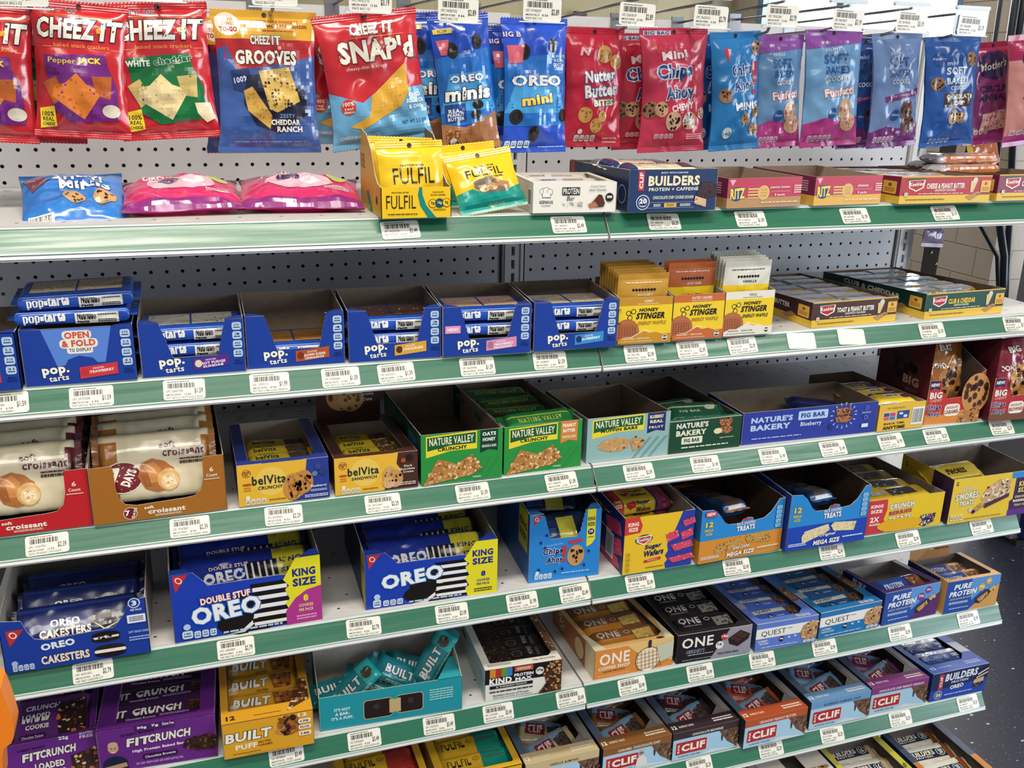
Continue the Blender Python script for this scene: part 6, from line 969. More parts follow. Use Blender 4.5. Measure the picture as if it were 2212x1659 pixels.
    f = [('r', 0, 0, .75, 1, '#ecc93e'), ('p', [(.76, .12), (1, .12), (1, .86), (.73, .86), (.72, .66), (.76, .62)], '#43265e'), ('r', .72, .86, 1, 1, '#5e3488'), ('r', .7, .0, 1, .14, '#3c8fd4'), ('t', 'S\'MORES', .185, .4, .27, .16, '#f4f2ea', '#1c1a1c', 'x', 0, 3), ('t', 'Golden', .185, .24, .13, .09, '#f4f2ea', '#2a2430', 'x', 0, 3), ('t', 'TREATS', .19, .56, .17, .11, '#f4f2ea', '#1c1a1c', 'x', 0, 3), ('t', 'G', .045, .1, .025, .09, '#2a2430', None, 'b'), ('spk', [(.36, .5), (.42, .26), (.56, .12), (.7, .16), (.7, .46), (.5, .66), (.4, .62)], '#cda77a', ['#f4ece0', '#5a3426', '#e8d4b8', '#f4ece0', '#b58850'], 90, 3, 3), ('p', [(.4, .64), (.7, .46), (.7, .54), (.42, .74)], '#4c2a3c'), ('spk', [(.28, .74), (.36, .6), (.42, .66), (.32, .8)], '#b58850', ['#d8b484'], 12, 2, 4), ('c', .25, .73, 4.5, '#cdd2d4'), ('c', .29, .78, 4, '#2a1a1c'),
         ('t', 'KING', .88, .28, .16, .12, '#f2d86a', None, 'x'), ('t', 'SIZE', .88, .42, .16, .11, '#f2d86a', None, 'x'), ('t', 'CHOCOLATE', .87, .57, .19, .055, '#f2d86a', None, 'x'), ('t', 'MARSHMALLOW', .87, .66, .22, .06, '#f4f0e8', None, 'x'), ('t', 'TREAT BARS', .87, .76, .18, .055, '#d8c060', None, 'x'), ('nut', .02, .8, .17, .93, 4, '#f0e4b0', '#3a2a1a'), ('fine', .42, .92, .44, .04, '#b08a2a')]
    b = carton('treat_bar_carton', 'yellow and purple marshmallow treat carton at the right end of the fourth shelf', 4, 696, -431, -.9, w, h, 140, ('#ecc93e', '#d8b636', '#ecc93e'), hb=90, P={'f': f, 'l': [('r', .62, 0, 1, 1, '#3a2440'), ('t', 'G', .1, .2, .04, .12, '#2a2430', None, 'b'), ('t', "S'MORES", .3, .5, .2, .14, '#f4f2ea', '#1c1a1c', 'x'), ('spk', [(.4, .6), (.6, .5), (.6, .9), (.42, .9)], '#cda77a', ['#f4ece0', '#5a3426'], 14, 3, 3)]}, inner='#8a8078')
    mk = lambda: bar('treat_bar', 120, 44, 24, '#e6c638', [('t', "S'MORES", .5, .4, .4, .22, '#2a2420', None, 'x')], seed=39)
    put('smt', mk, b, [(66, 80, 54, 20, 0, 3, 'single yellow treat bar left inside the marshmallow treat carton')], 'bar', None)
def topbox(name, label, s, x, y, yaw, w, h, d, cols, f, frame, t=None, l=None, inner='#b8aea0', group=None, hb=None, **k):
    P = {'f': f}
    if t: P['t'] = t
    if l: P['l'] = l
    return carton(name, label, s, x, y, yaw, w, h, d, cols, hb=h if hb is None else hb, top=frame, P=P, inner=inner, group=group, **k)
def shelf5():
    PU = '#6b2a86'
    man = [('p', [(.02, 1), (.03, .74), (.07, .66), (.13, .62), (.19, .66), (.23, .76), (.24, 1)], '#1c2440'), ('e', .125, .44, .045, .12, '#d2a286'), ('e', .125, .36, .042, .07, '#d8ac92'), ('e', .11, .44, .006, .012, '#3a2a28'), ('e', .14, .44, .006, .012, '#3a2a28'), ('p', [(.11, .52), (.14, .52), (.135, .54), (.115, .54)], '#f0e6e0'), ('p', [(.03, .86), (.22, .8), (.23, .9), (.05, .96)], '#c8967a')]
    def fit(nm, x, y, yaw, w, h, sub1, cook, key, lab, frame, dpk):
        f = [('t', 'ROBERT IRVINE\'S', .34, .17, .28, .06, '#2a1440', None, 'x', .1, 2), ('t', 'FIT', .34, .36, .2, .19, '#f2ece0', '#1c1226', 'x', .15, 2), ('t', 'CRUNCH', .6, .33, .36, .19, '#f2ece0', '#1c1226', 'x', .15, 2)]
        if cook: f += [('t', 'LOADED', .5, .62, .3, .16, '#f2ece0', '#1c1226', 'x'), ('t', 'COOKIE', .5, .82, .3, .14, '#f2ece0', '#1c1226', 'x'), ('spk', [(.72, .5), (.98, .4), (.98, .9), (.72, .9)], '#34201a', ['#d8c08a', '#c86a3a', '#5a3a2a'], 30, 3, 3), ('t', '22g', .67, .05, .1, .1, '#f2e6f4', None, 'x'), ('t', 'GLUTEN', .9, .02, .14, .06, '#d8b8e6', None, 'x'), ('t', 'FREE', .9, .1, .14, .07, '#d8b8e6', None, 'x')]
        else: f += man + [('t', 'High Protein Baked Bar', .5, .57, .44, .08, '#f0e0f4', None, 'x', 0, 2), ('rr', .36, .68, .66, .8, '#34143f', .4), ('t', 'Chocolate Brownie', .51, .74, .26, .06, '#f0e0f4', None, 'b', 0, 2), ('fine', .5, .88, .4, .06, '#c8a0d8', 2), ('spk', [(.7, .66), (.74, .48), (.94, .42), (1, .5), (1, .8), (.84, .78)], '#3a2218', ['#5a3828', '#241410', '#7a5238'], 50, 2.4, 5), ('rr', .32, -.02, .66, .12, '#4b1c60', .3), ('t', '30g', .38, .05, .08, .07, '#f2e6f4', None, 'x'), ('t', '7g', .49, .04, .06, .07, '#f2e6f4', None, 'x'), ('t', 'Gluten Free', .6, .03, .1, .07, '#f2e6f4', None, 'b')]
        b = topbox('protein_bar_carton', nm, 5, x, y, yaw, w, h, 200, (PU, '#42185a', '#5c2278'), f, frame, inner='#4a3a50', group='purple protein bar cartons')
        it = [('t', 'CRUNCH', .5, .26, .5, .2, '#e8e2d8', '#1c1226', 'x', .1), ('t', 'FIT', .12, .27, .14, .2, '#e8e2d8', '#1c1226', 'x', .1), ('t', 'Chocolate Brownie', .34, .48, .3, .06, '#e0c8e8', None, 'b'), ('fine', .68, .46, .3, .08, '#c8a0d8', 2), ('spk', [(.8, .14), (.96, .1), (.97, .36), (.82, .4)], '#3a2018', ['#5a3828', '#241410'], 12, 3, 3)]
        if cook: it = [('t', 'LOADED', .32, .32, .36, .13, '#e8e2d8', '#1c1226', 'x'), ('t', 'COOKIE', .34, .5, .3, .11, '#e8e2d8', '#1c1226', 'x'), ('t', 'CRUNCH', .4, .14, .44, .1, '#d8d0d0', '#1c1226', 'x', .1), ('spk', [(.6, .12), (.97, .08), (.97, .72), (.62, .76)], '#2c1a16', ['#d8c08a', '#c86a3a', '#5a3a2a', '#3a2820'], 40, 3.4, 3), ('rr', .12, .64, .46, .74, '#34143f', .4), ('t', 'Chocolate Deluxe', .29, .69, .28, .05, '#e0c8e8', None, 'b'), ('fine', .3, .82, .34, .04, '#a878b8')]
        mk = lambda: bar('protein_bar', w - 26, 78 if cook else 48, 20, '#3a1a48' if not cook else '#5a2a70', it, seed=41, wob=.9, fin=6)
        put(key, mk, b, dpk(lab), 'bar', 'purple protein bars')
    fit('purple loaded cookie protein carton at the lower left corner', -940, -409, .8, 131, 72, '', True, 'fitL', 'a', (8, 8, 6, 3, 196), lambda l: [(66, 58, 52, 18, 0, 0, 'purple cookie bar filling the top of the loaded cookie carton'), (64, 128, 56, 10, 0, 0, 'rear purple cookie bar of the loaded cookie carton')])
    fit('purple brownie protein carton with man in black shirt pictured', -808, -417, -3, 166, 75, '', False, 'fitC', 'b', (26, 22, 14, 4, 196), lambda l: seq('purple protein bar in the brownie protein carton', 4, 83, 36, 44, 52, 0, 10, 1.5, 2, 3))
    # marigold puff bar carton
    f = [('t', 'BUILT', .28, .42, .5, .27, '#f6f2e6', '#1c1814', 'x', .12, 1), ('t', 'PUFF', .25, .72, .24, .15, '#f6efd8', None, 'x', 0, 1), ('t', 'SALTED', .45, .66, .14, .06, '#6a4416', None, 'b'), ('t', 'CARAMEL', .46, .75, .16, .06, '#6a4416', None, 'b'), ('fine', .25, .9, .3, .03, '#6a4416'), ('spk', [(.6, .2), (.7, .02), (.84, .1), (.86, .5), (.74, .62), (.6, .5)], '#a8652c', ['#8a4c1c', '#c8884a', '#3a1e14'], 26, 5, 3), ('t', '12', .88, .08, .1, .1, '#fbf6e6', None, 'x'), ('rr', .83, .2, .97, .33, '#f6ecd6', .3), ('rr', .83, .38, .97, .5, '#f6ecd6', .3), ('rr', .83, .56, .97, .69, '#f6ecd6', .3), ('t', '170', .9, .27, .09, .06, '#3a2a1a', None, 'x'), ('t', 'PLUS', .9, .44, .1, .05, '#3a2a1a', None, 'x'), ('t', '140', .9, .63, .09, .06, '#3a2a1a', None, 'x'), ('fine', .5, .96, .5, .02, '#a87a1e')]
    b = topbox('protein_bar_carton', 'marigold yellow puff bar carton with caramel cubes pictured', 5, -634, -439, -.9, 135, 62, 215, ('#e2a428', '#c08820', '#e0a228'), f, (11, 13, 30, 6, 210), t=[('t', '12', .1, .06, .1, .05, '#3a2a14', None, 'x'), ('spk', [(.72, .04), (.98, .14), (.98, .4), (.9, .4)], '#5a3420', ['#a8652c', '#d8c4a0'], 22, 4, 4), ('fine', .5, .05, .3, .012, '#5a4016')], group=None)
    it = [('t', 'BUILT', .34, .26, .5, .22, '#ece6da', '#1c1814', 'x', .12), ('p', [(.62, .05), (.9, .1), (.86, .5), (.66, .5)], '#8a5224'), ('spk', [(.62, .08), (.92, .1), (.9, .48), (.66, .5)], '#8a5224', ['#b87838', '#5a3018'], 14, 4, 3), ('t', 'SALTED', .5, .5, .16, .06, '#6a4416'), ('t', 'CARAMEL', .5, .58, .18, .06, '#6a4416'), ('fine', .1, .4, .12, .2, '#e6dcc4', 3)]
    mk = lambda: bar('protein_bar', 112, 50, 24, '#cf9626', it, seed=43, wob=1.3, fin=7)
    put('blt', mk, b, seq('marigold puff bar in the marigold carton', 4, 66, 54, 46, 32, 2, 16, 3, 2, 4), 'bar', 'marigold puff bars')
    # teal puff carton
    w, h = 231, 62
    f = [('t', "IT'S NOT", .155, .43, .11, .09, '#d8f0ee', None, 'x'), ('t', 'A BAR-', .155, .56, .1, .09, '#d8f0ee', None, 'x'), ('t', "IT'S A PUFF.", .155, .69, .15, .09, '#d8f0ee', None, 'x'), ('rr', .3, .28, .505, .86, '#c9b48a', .15), ('rr', .305, .3, .5, .84, '#241a1a', .15), ('rr', .53, .26, .72, .82, '#c9b48a', .15), ('rr', .535, .28, .715, .8, '#241a1a', .15), ('r', .48, .34, .56, .76, '#c9ac78'), ('e', .39, .5, .022, .09, '#3f2e2c'), ('e', .63, .47, .022, .09, '#3f2e2c'), ('fine', .85, .42, .17, .36, '#9ad8d8', 5), ('e', .52, .3, .02, .06, '#2296a4'), ('e', .52, .8, .02, .06, '#2296a4')]
    b = carton('puff_bar_carton', 'teal puff bar carton with dark chocolate bar printed across it', 5, -487, -417, -2.5, w, h, 128, ('#2296a4', '#2296a4', '#2ea2ae'), hb=84, left=[(0, 0), (128, 0), (128, 84), (108, 86), (24, 66), (0, 62)], right=[(0, 0), (128, 0), (128, 84), (90, 84), (40, 78), (12, 64), (0, 62)], P={'f': f, 'lid': []}, inner='#c9c4b8', perf=False, flaps=[[(190, 0), (w, 0), (w, 60), (222, 58), (206, 30)]])
    it = [('t', 'BUILT', .42, .35, .56, .26, '#e8eef0', '#15201f', 'x', .1), ('r', .72, 0, 1, 1, '#23b0b0'), ('e', .84, .35, .1, .18, '#5a3a2c'), ('fine', .5, .72, .6, .12, '#bfe6e6', 2)]
    mk = lambda: bar('puff_bar', 98, 40, 20, '#16808a', it, seed=45, wob=1.6, fin=9)
    put('puf', mk, b, [(62, 50, 34, 30, -38, 14, 'teal puff bar leaning upright at the left of the teal carton'), (30, 60, 22, 12, 0, 16, 'teal puff bar lying flat at the far left of the teal carton'), (104, 72, 20, 20, 12, -20, 'teal puff bar low in the middle of the teal carton'), (136, 66, 34, 40, 34, 0, 'teal puff bar tipped nose up in the middle of the teal carton'), (164, 84, 28, 26, 20, -8, 'teal puff bar between the tipped one and the right flap'), (200, 72, 54, 34, -50, 24, 'teal puff bar standing tall at the right end of the teal carton')], 'bar', 'teal puff bars')
    # white nut bar carton
    f = [('r', 0, 0, 1, .48, '#17161a'), ('r', .06, .01, .135, .28, '#d88a2c'), ('r', .135, .01, .21, .28, '#b83030'), ('r', .21, .01, .285, .28, '#5a9a34'), ('r', .285, .01, .35, .28, '#3f7cc4'), ('r', .38, .02, .62, .18, '#c2583c'), ('fine', .5, .1, .18, .09, '#f0dcc8', 2), ('t', 'KIND', .2, .4, .29, .2, '#f6f4ee', None, 'x'), ('t', 'PROTEIN', .5, .29, .25, .1, '#f6f4ee', None, 'x'), ('t', 'MAX', .5, .42, .22, .1, '#f6f4ee', None, 'x'), ('c', .71, .26, 7.5, '#e9e6de'), ('t', '20g', .71, .24, .09, .1, '#2a2a2a', None, 'x'), ('r', .06, .54, .62, .64, '#17161a'), ('t', '#1 INGREDIENT PEANUTS', .34, .59, .4, .05, '#e9e6de', None, 'b'), ('fine', .34, .74, .56, .08, '#3a3a3a'), ('t', 'Excellent Source of Protein', .34, .86, .46, .06, '#3a3a3a', None, 'b'), ('fine', .36, .94, .5, .03, '#6a6a6a'), ('spk', [(.76, .3), (.86, .02), (1, 0), (1, 1), (.7, 1), (.8, .7)], '#4a2c1c', ['#b58450', '#d8b078', '#6a4024', '#2a1812'], 90, 3, 3)]
    b = topbox('protein_bar_carton', 'white nut bar carton with four colour stripes on its black band', 5, -215, -421, -2.8, 134, 60, 190, ('#e9e6dd', '#d5d1c6', '#e6e2d8'), f, (13, 11, 18, 8, 186), hb=51, t=[('t', '20g PROTEIN', .78, .05, .3, .03, '#2a2a2a', None, 'b'), ('fine', .2, .06, .3, .04, '#7a7a74', 2), ('spk', [(.92, .15), (1, .15), (1, .9), (.92, .9)], '#8a5a34', ['#e6d8c0', '#5a341c'], 30, 3, 5)], l=[('t', 'KIND', .2, .4, .16, .2, '#3a3a3c', None, 'x', 0, 0), ('r', .8, .3, .95, .9, '#8fb0b8')])
    it = [('t', 'KIND', .72, .2, .2, .12, '#8a8680', None, 'x', 0, 90), ('t', 'PROTEIN', .84, .3, .2, .09, '#6a6864', None, 'b', 0, 90), ('c', .5, .3, 9, '#6a625a'), ('c', .5, .3, 7.6, '#2a2420'), ('spk', [(.04, .05), (.42, .05), (.4, .55), (.04, .55)], '#2a1c16', ['#4a3426', '#5e4632', '#1c120e'], 30, 3, 4), ('r', .42, .05, .6, .12, '#5a3020')]
    mk = lambda: bar('protein_bar', 110, 44, 20, '#1c1a1b', it, seed=47, fin=5)
    put('knd', mk, b, seq('black nut bar in the white nut bar carton', 4, 66, 42, 38, 34, -3, 4, 1.4, 1.5, 5), 'bar', 'black nut bars')
    # coffee bar and chocolate bar cartons
    f = [('p', [(.4, 0), (1, 0), (1, .8), (.6, .5)], '#e6c27c'), ('t', 'ONE', .25, .36, .38, .4, '#f6efe2', None, 'b'), ('t', 'COFFEE SHOP', .25, .66, .4, .12, '#f4e8d4', None, 'x', 0, 1), ('t', 'Caramel Macchiato', .25, .78, .28, .055, '#5a2c18', None, 'b', 0, 1), ('fine', .25, .92, .4, .04, '#f0c89a'), ('c', .68, .62, 25, '#6a3f20'), ('c', .68, .62, 23.6, '#efe2c4')] + [('p', [(.53 + .05 * k, .3), (.537 + .05 * k, .3), (.555 + .05 * k, .95), (.548 + .05 * k, .95)], '#a8642c') for k in range(7)] + [('p', [(.53, .42 + .13 * k), (.84, .36 + .13 * k), (.84, .375 + .13 * k), (.53, .435 + .13 * k)], '#a8642c') for k in range(5)] + [('rr', .67, -.05, .71, .22, '#3a2a20', .3), ('p', [(.78, .2), (1, .1), (1, .66), (.84, .8)], '#c9cbb4')]
    b = topbox('protein_bar_carton', 'orange coffee bar carton with glazed biscuit pictured', 5, -17, -421, .4, 152, 58, 195, ('#e08c3c', '#a8683a', '#d8a868'), f, (9, 12, 14, 12, 190), hb=40, t=[('p', [(0, 0), (.14, 0), (.05, .3), (0, .3)], '#d8cfb0'), ('p', [(.9, 0), (1, 0), (1, .4), (.92, .1)], '#d8cfb0'), ('e', .84, .03, .05, .02, '#4a3424')], l=[('t', 'ONE', .2, .4, .28, .4, '#d8b894', None, 'b', 0, -60), ('c', .66, .6, 22, '#6a3f20'), ('c', .66, .6, 20, '#d8b880'), ('r', .8, 0, 1, 1, '#d9c8a0')], group='three letter protein cartons')
    def onepk(c1, c2, c3, tc, key, b, n, w, cc):
        it = [('r', 0, .34, .62, 1, c2), ('t', 'ONE', .24, .2, .36, .26, tc, None, 'b'), ('t', 'COFFEE SHOP' if 'coffee' in cc else 'HERSHEYS', .26, .4, .3, .06, tc, None, 'b'), ('c', .54, .22, 6, tc), ('c', .54, .22, 4.6, c1), ('spk', [(.62, .18), (.92, .14), (.93, .52), (.64, .54)], c3, ['#e9cf8a', '#c8a04a'] if 'coffee' in cc else ['#8a8a84', '#3a3430'], 26, 3, 3)]
        mk = lambda: bar('protein_bar', w - 32, 46, 22, c1, it, seed=49, fin=8, wob=.9)
        put(key, mk, b, seq('bar in the %s' % cc, n, w / 2 - 2, 40, 50, 32, -4, 8, 2, 2, 6), 'bar', 'bars in the three letter cartons')
    onepk('#8a5a36', '#cf8430', '#d9b45e', '#d8c8b4', 'on1', b, 3, 152, 'orange coffee carton')
    f = [('r', 0, 0, .7, 1, '#201a20'), ('p', [(.7, 0), (1, 0), (1, 1), (.46, 1)], '#9a98a4'), ('t', 'ONE', .27, .32, .42, .36, '#f2eee6', None, 'b'), ('t', "HERSHEY'S", .25, .64, .24, .14, '#8a98b4', None, 'b'), ('fine', .32, .76, .34, .04, '#d8d4cc'), ('fine', .28, .92, .4, .04, '#b0aca8'), ('c', .63, .28, 7, '#b8443c'), ('t', '18g', .63, .26, .09, .09, '#f2eee6', None, 'x'), ('c', .57, .55, 8, '#e9e6e0'), ('t', '1g', .57, .52, .06, .09, '#2a2a2a', None, 'x'), ('p', [(.68, .36), (.84, .12), (.98, .3), (.96, .48), (.82, .7), (.7, .56)], '#2c1a18'), ('p', [(.7, .37), (.84, .16), (.96, .31), (.82, .54)], '#4a2e28'), ('p', [(.76, .27), (.88, .44), (.87, .46), (.75, .29)], '#2c1a18'), ('p', [(.9, .24), (.76, .46), (.77, .47), (.91, .25)], '#2c1a18'), ('t', 'PROTEIN BAR', .7, .86, .28, .07, '#2a2438', None, 'b')]
    b = topbox('protein_bar_carton', 'black and silver chocolate bar carton with cocoa squares pictured', 5, 143, -421, -2.3, 148, 58, 190, ('#201a20', '#1a1619', '#2a2428'), f, (10, 16, 10, 14, 186), hb=49, inner='#26211f', group='three letter protein cartons')
    onepk('#211c1e', '#2c2526', '#8f8b80', '#d2ceca', 'on2', b, 3, 148, 'black chocolate carton')
    # quest-type cartons
    def quest(nm, x, y, yaw, w, h, c, c2, flav, key, cc, chip):
        f = [('r', 0, .2, 1, .56, '#f1eee8'), ('t', 'QUEST', .28, .4, .4, .22, '#1a1a1c', None, 'n', 0, 1), ('r', .5, .3, .58, .32, '#3a3a3c'), ('t', flav[0], .12, .66, .16, .07, '#f2f2ee', None, 'b'), ('t', flav[1], .14, .76, .2 if len(flav[1]) > 7 else .14, .07, '#f2f2ee', None, 'b'), ('c', .42, .68, 5.4, '#14183c'), ('t', '20g', .42, .67, .06, .08, '#f2f2ee', None, 'x'), ('t', '4g', .54, .65, .04, .09, '#f2f2ee', None, 'x'), ('t', '2g', .64, .63, .04, .09, '#f2f2ee', None, 'x'), ('fine', .4, .9, .6, .05, '#d8def0'), ('spk', [(.72, .55), (.76, .3), (.9, .16), (1, .2), (1, .8), (.86, .9), (.74, .74)], '#c09468', ['#3a2a20', '#d8b488', '#a87a4c', '#e0c49c'], 46, 2.6, 4), ('nut', .78, .86, .98, .96, 3, '#e6eaf2')]
        b = topbox('protein_bar_carton', nm, 5, x, y, yaw, w, h, 200, (c, c2, c), f, (14, 16, 16, 16, 196), hb=h - 14, t=[('r', 0, .3, .12, .42, '#9aa0ac'), ('spk', [(.88, .3), (1, .3), (1, .6), (.88, .6)], '#8a6a4c', ['#d8b488', '#3a2a20'], 14, 3, 3), ('nut', .66, .02, .9, .06, 3, '#c8d4ec')], inner='#9c948a', group='cartons with white lettered band')
        it = [('r', 0, 0, .75, .2, '#d9d6ce'), ('t', 'QUEST', .3, .1, .32, .14, '#1a1a1c', None, 'b'), ('c', .36, .36, 5, '#14183c'), ('t', '20g', .36, .36, .06, .07, '#d8def0', None, 'x'), ('fine', .56, .36, .16, .08, '#b8c4e4'), ('spk', [(.7, .04), (.92, .02), (.98, .2), (.94, .46), (.76, .46)], '#5a4030', ['#7a5a40', '#2a1c14', '#8a6848'], 24, 3, 4)]
        mk = lambda: bar('protein_bar', w - 26, 46, 20, chip, it, seed=51, fin=7, wob=.7)
        put(key, mk, b, seq('bar in the %s' % cc, 4, w / 2, 38, 45, h - 30, -3, 6, 1.5, 1.5, 8), 'bar', 'bars in the white banded cartons')
    quest('periwinkle muffin bar carton with muffin pictured', 300, -429, -1.5, 130, 57, '#5f7fd0', '#3c4f8c', ('BLUEBERRY', 'MUFFIN'), 'qB', 'periwinkle carton', '#4a68c0')
    quest('cobalt oatmeal bar carton with oat cookie pictured', 437, -430, 1.8, 141, 57, '#2278b8', '#1c5486', ('OATMEAL', 'CHOCOLATE CHIP'), 'qO', 'cobalt oatmeal carton', '#1f5a90')
    def pure(nm, x, y, yaw, w, c2, tc, flav, key, cc, side, lid):
        f = [('r', 0, 0, 1, 1, '#2550a8'), ('p', [(.45, 0), (1, 0), (1, .5), (.7, .4), (.5, .7)], '#5f9ad8'), ('p', [(1, .3), (1, 1), (.46, 1), (.62, .78)], c2), ('t', 'PURE', .3, .2, .32, .17, '#f4f4f0', None, 'x', .2, 1), ('t', 'PROTEIN', .32, .41, .5, .17, '#f4f4f0', None, 'x', .2, 1), ('t', flav, .3, .57, .44, .05, '#e0d0b0', None, 'b', 0, 1), ('fine', .26, .7, .36, .08, '#d8e4f4', 2), ('fine', .28, .87, .36, .04, '#d8e4f4'), ('c', .66, .33, 8.5, tc), ('c', .78, .16, 7.5, tc), ('t', '20g', .66, .31, .09, .08, '#f4f0e6', None, 'x'), ('t', '200', .78, .15, .07, .06, '#f4f0e6', None, 'x'), ('p', [(.58, .66), (.78, .44), (.84, .5), (.82, .62), (.66, .84), (.58, .8)], '#3a2018'), ('spk', [(.6, .68), (.78, .5), (.81, .6), (.66, .8)], '#c89860', ['#5a3018', '#e8d0a0'], 14, 2, 4), ('spk', [(.8, .4), (.92, .32), (.94, .44), (.84, .52)], '#d8b078', ['#5a3018', '#f0dcb0'], 10, 2, 5)]
        lp = [('p', [(0, 0), (.6, 0), (.4, .5), (0, .7)], '#4a78c0'), ('p', [(.2, 1), (.6, .55), (1, .4), (1, 1)], '#c8905a'), ('t', 'PROTEIN', .32, .02, .5, .14, '#e8eef8', None, 'x', .2), ('c', .14, .5, 7, tc), ('c', .34, .36, 6, tc), ('t', '20g', .14, .48, .08, .08, '#3a2a1a', None, 'x'), ('spk', [(.4, .62), (.66, .28), (.76, .3), (.74, .5), (.52, .76)], '#d8c0a4', ['#5a3018', '#f2e8dc'], 30, 2.4, 3), ('t', 'PEANUT BUTTER', .78, .72, .34, .06, '#5a3a1a', None, 'b')]
        b = topbox('protein_bar_carton', nm, 5, x, y, yaw, w, 71, 122, ('#2550a8', side[0], side[1]), f, (8, 12, 10, 6, 120), hb=57, l=[('t', 'PURE', .4, .3, .3, .2, '#b8c4e4', None, 'x', .2)], inner='#b5ada4', group='royal blue protein cartons', lid=(w - 12, 78, 2, 4, 68) if lid else None) if not lid else carton('protein_bar_carton', nm, 5, x, y, yaw, w, 71, 112, ('#2550a8', side[0], side[1]), hb=62, top=(8, 12, 10, 6, 110), P={'f': f, 'lid': lp, 'l': [('r', .8, 0, 1, 1, '#d8a05a')]}, lid=(w - 30, 74, 2, 6, 58), inner='#8d8882', group='royal blue protein cartons')
        it = [('r', 0, 0, .6, 1, '#2a55a8'), ('t', 'PROTEIN', .3, .3, .4, .2, '#e6eaf4', None, 'x', .2), ('spk', [(.64, .1), (.95, .1), (.95, .5), (.68, .5)], '#8a5a34', ['#3a2018', '#d8b078'], 20, 2.6, 4)]
        mk = lambda: bar('protein_bar', w - 24, 46, 20, c2, it, seed=53, fin=6)
        put(key, mk, b, [(w / 2, 34, 36 if lid else 44, 16, 0, 2, 'front bar in the ' + cc), (w / 2 - 3, 78, 30 if lid else 12, 8, 0, -3, 'rear bar in the ' + cc)], 'bar', 'bars in the royal blue cartons')
    pure('royal blue and plum protein carton, nearly empty', 585, -426, 2.2, 134, '#5a2a72', '#8a3a8c', 'CHEWY CHOCOLATE CHIP', 'puP', 'plum cornered carton', ('#1c2c6c', '#4a2468'), False)
    pure('royal blue and tan protein carton with its lid standing up', 731, -427, -1, 130, '#d8a05a', '#dcae48', 'CHOCOLATE PEANUT BUTTER', 'puO', 'tan cornered carton', ('#1f3a86', '#dca468'), True)
def shelf6():
    def clif(nm, x, y, yaw, w, h, c, flav, key, cc, tc='#f2eee6', cut=False, man=False):
        f = [('r', 0, 0, 1, .26, c), ('r', 0, .26, 1, 1, '#a9d0e8'), ('t', flav, .52 if len(flav) > 12 else .42, .17, .028 * len(flav), .085, tc, None, 'b'), ('p', [(.7, .26), (1, .26), (1, .98), (.94, .86), (.84, .7), (.78, .5)], '#6a4c3a'), ('spk', [(.76, .28), (1, .28), (1, .92), (.86, .66)], '#7a5a44', ['#4a342a', '#94745a', '#5e4434'], 36, 4, 3), ('p', [(.4, .98), (.6, .84), (.8, .92), (1, 1)], '#cfe0e8'), ('rr', .04, .36, .52, .82, '#f2ece6', .08), ('rr', .045, .37, .515, .81, '#b02a30', .08), ('t', 'CLIF', .31, .59, .36, .26, '#f6f0e8', None, 'x', 0, 1), ('t', 'BAR', .085, .59, .14, .05 * 1.4, '#f6f0e8', None, 'b', 0, 90), ('t', '11g PROTEIN / NON GMO', .26, .9, .34, .06, '#2a4a6c', None, 'b'), ('p', [(.74, .42), (.755, .4), (.77, .5), (.76, .66), (.745, .6)], '#3a2a2c'), ('c', .75, .4, 1.6, '#b03a30')]
        if man: f += [('e', .56, .42, .03, .09, '#c49a80'), ('p', [(.48, .9), (.5, .6), (.56, .5), (.63, .6), (.66, .9)], '#e6e2dc'), ('r', .53, .41, .59, .44, '#2a2428')]
        t = [('r', 0, 0, 1, .16, c), ('t', '12', .06, .08, .07, .055, '#f2eee6', None, 'x'), ('t', 'ENERGY BARS', .24, .075, .22, .03, '#e6dccf', None, 'b'), ('fine', .8, .08, .3, .07, '#e6dccf', 2), ('p', [(0, .16), (.1, .16), (.1, 1), (0, 1)], '#53647c'), ('p', [(.9, .2), (1, .16), (1, .5), (.9, .6)], '#8a8480'), ('p', [(.9, .6), (1, .5), (1, 1), (.9, 1)], '#5a6a86')]
        b = topbox('energy_bar_carton', nm, 6, x, y, yaw, w, h, 185, ('#a9d0e8', '#2a3242', '#7a7470'), f, (16, 18, 30, 22, 182), hb=h - 6, t=t, inner='#6a625a', group='energy bar cartons with red logo')
        it = [('r', 0, 0, 1, .3, '#6f93b0'), ('rr', .2, .12, .6, .48, '#8a2428', .1), ('t', 'CLIF', .4, .3, .3, .26, '#e9e2da', None, 'x'), ('spk', [(.64, .2), (.96, .1), (.96, .7), (.7, .7)], '#4a3a34', ['#6a5a50', '#2c2220'], 16, 4, 3), ('fine', .4, .62, .4, .1, '#c8c4bc', 2)]
        mk = lambda: bar('energy_bar', w - 50, 52, 24, c if key != 'clB' else '#3a4654', it, seed=55 + len(key), fin=10, wob=2)
        put(key, mk, b, [(w * .48, 62, h - 40, 20, -8, 14, 'front energy bar in the ' + cc), (w * .46, 108, h - 42, 12, 6, -20, 'second energy bar in the ' + cc), (w * .5, 150, h - 36, 6, -4, 10, 'rear energy bar in the ' + cc)], 'bar', 'energy bars in the red logo cartons')
        return b
    clif('tan topped vanilla energy carton cut off by the bottom edge', -140, -425, 0, 140, 61, '#cdb88c', 'VANILLA ALMOND', 'clV', 'tan vanilla carton', '#3a2e20')
    clif('caramel brown energy carton with sunglassed person pictured', 7, -428, 1, 138, 60, '#8a5a2c', 'CARAMEL CHOCOLATE CHIP', 'clC', 'caramel brown carton', man=True)
    clif('dark brown energy carton with blue sky front', 148, -428, .2, 137, 61, '#3a2c34', 'CHOCOLATE BROWNIE', 'clD', 'dark brown carton')
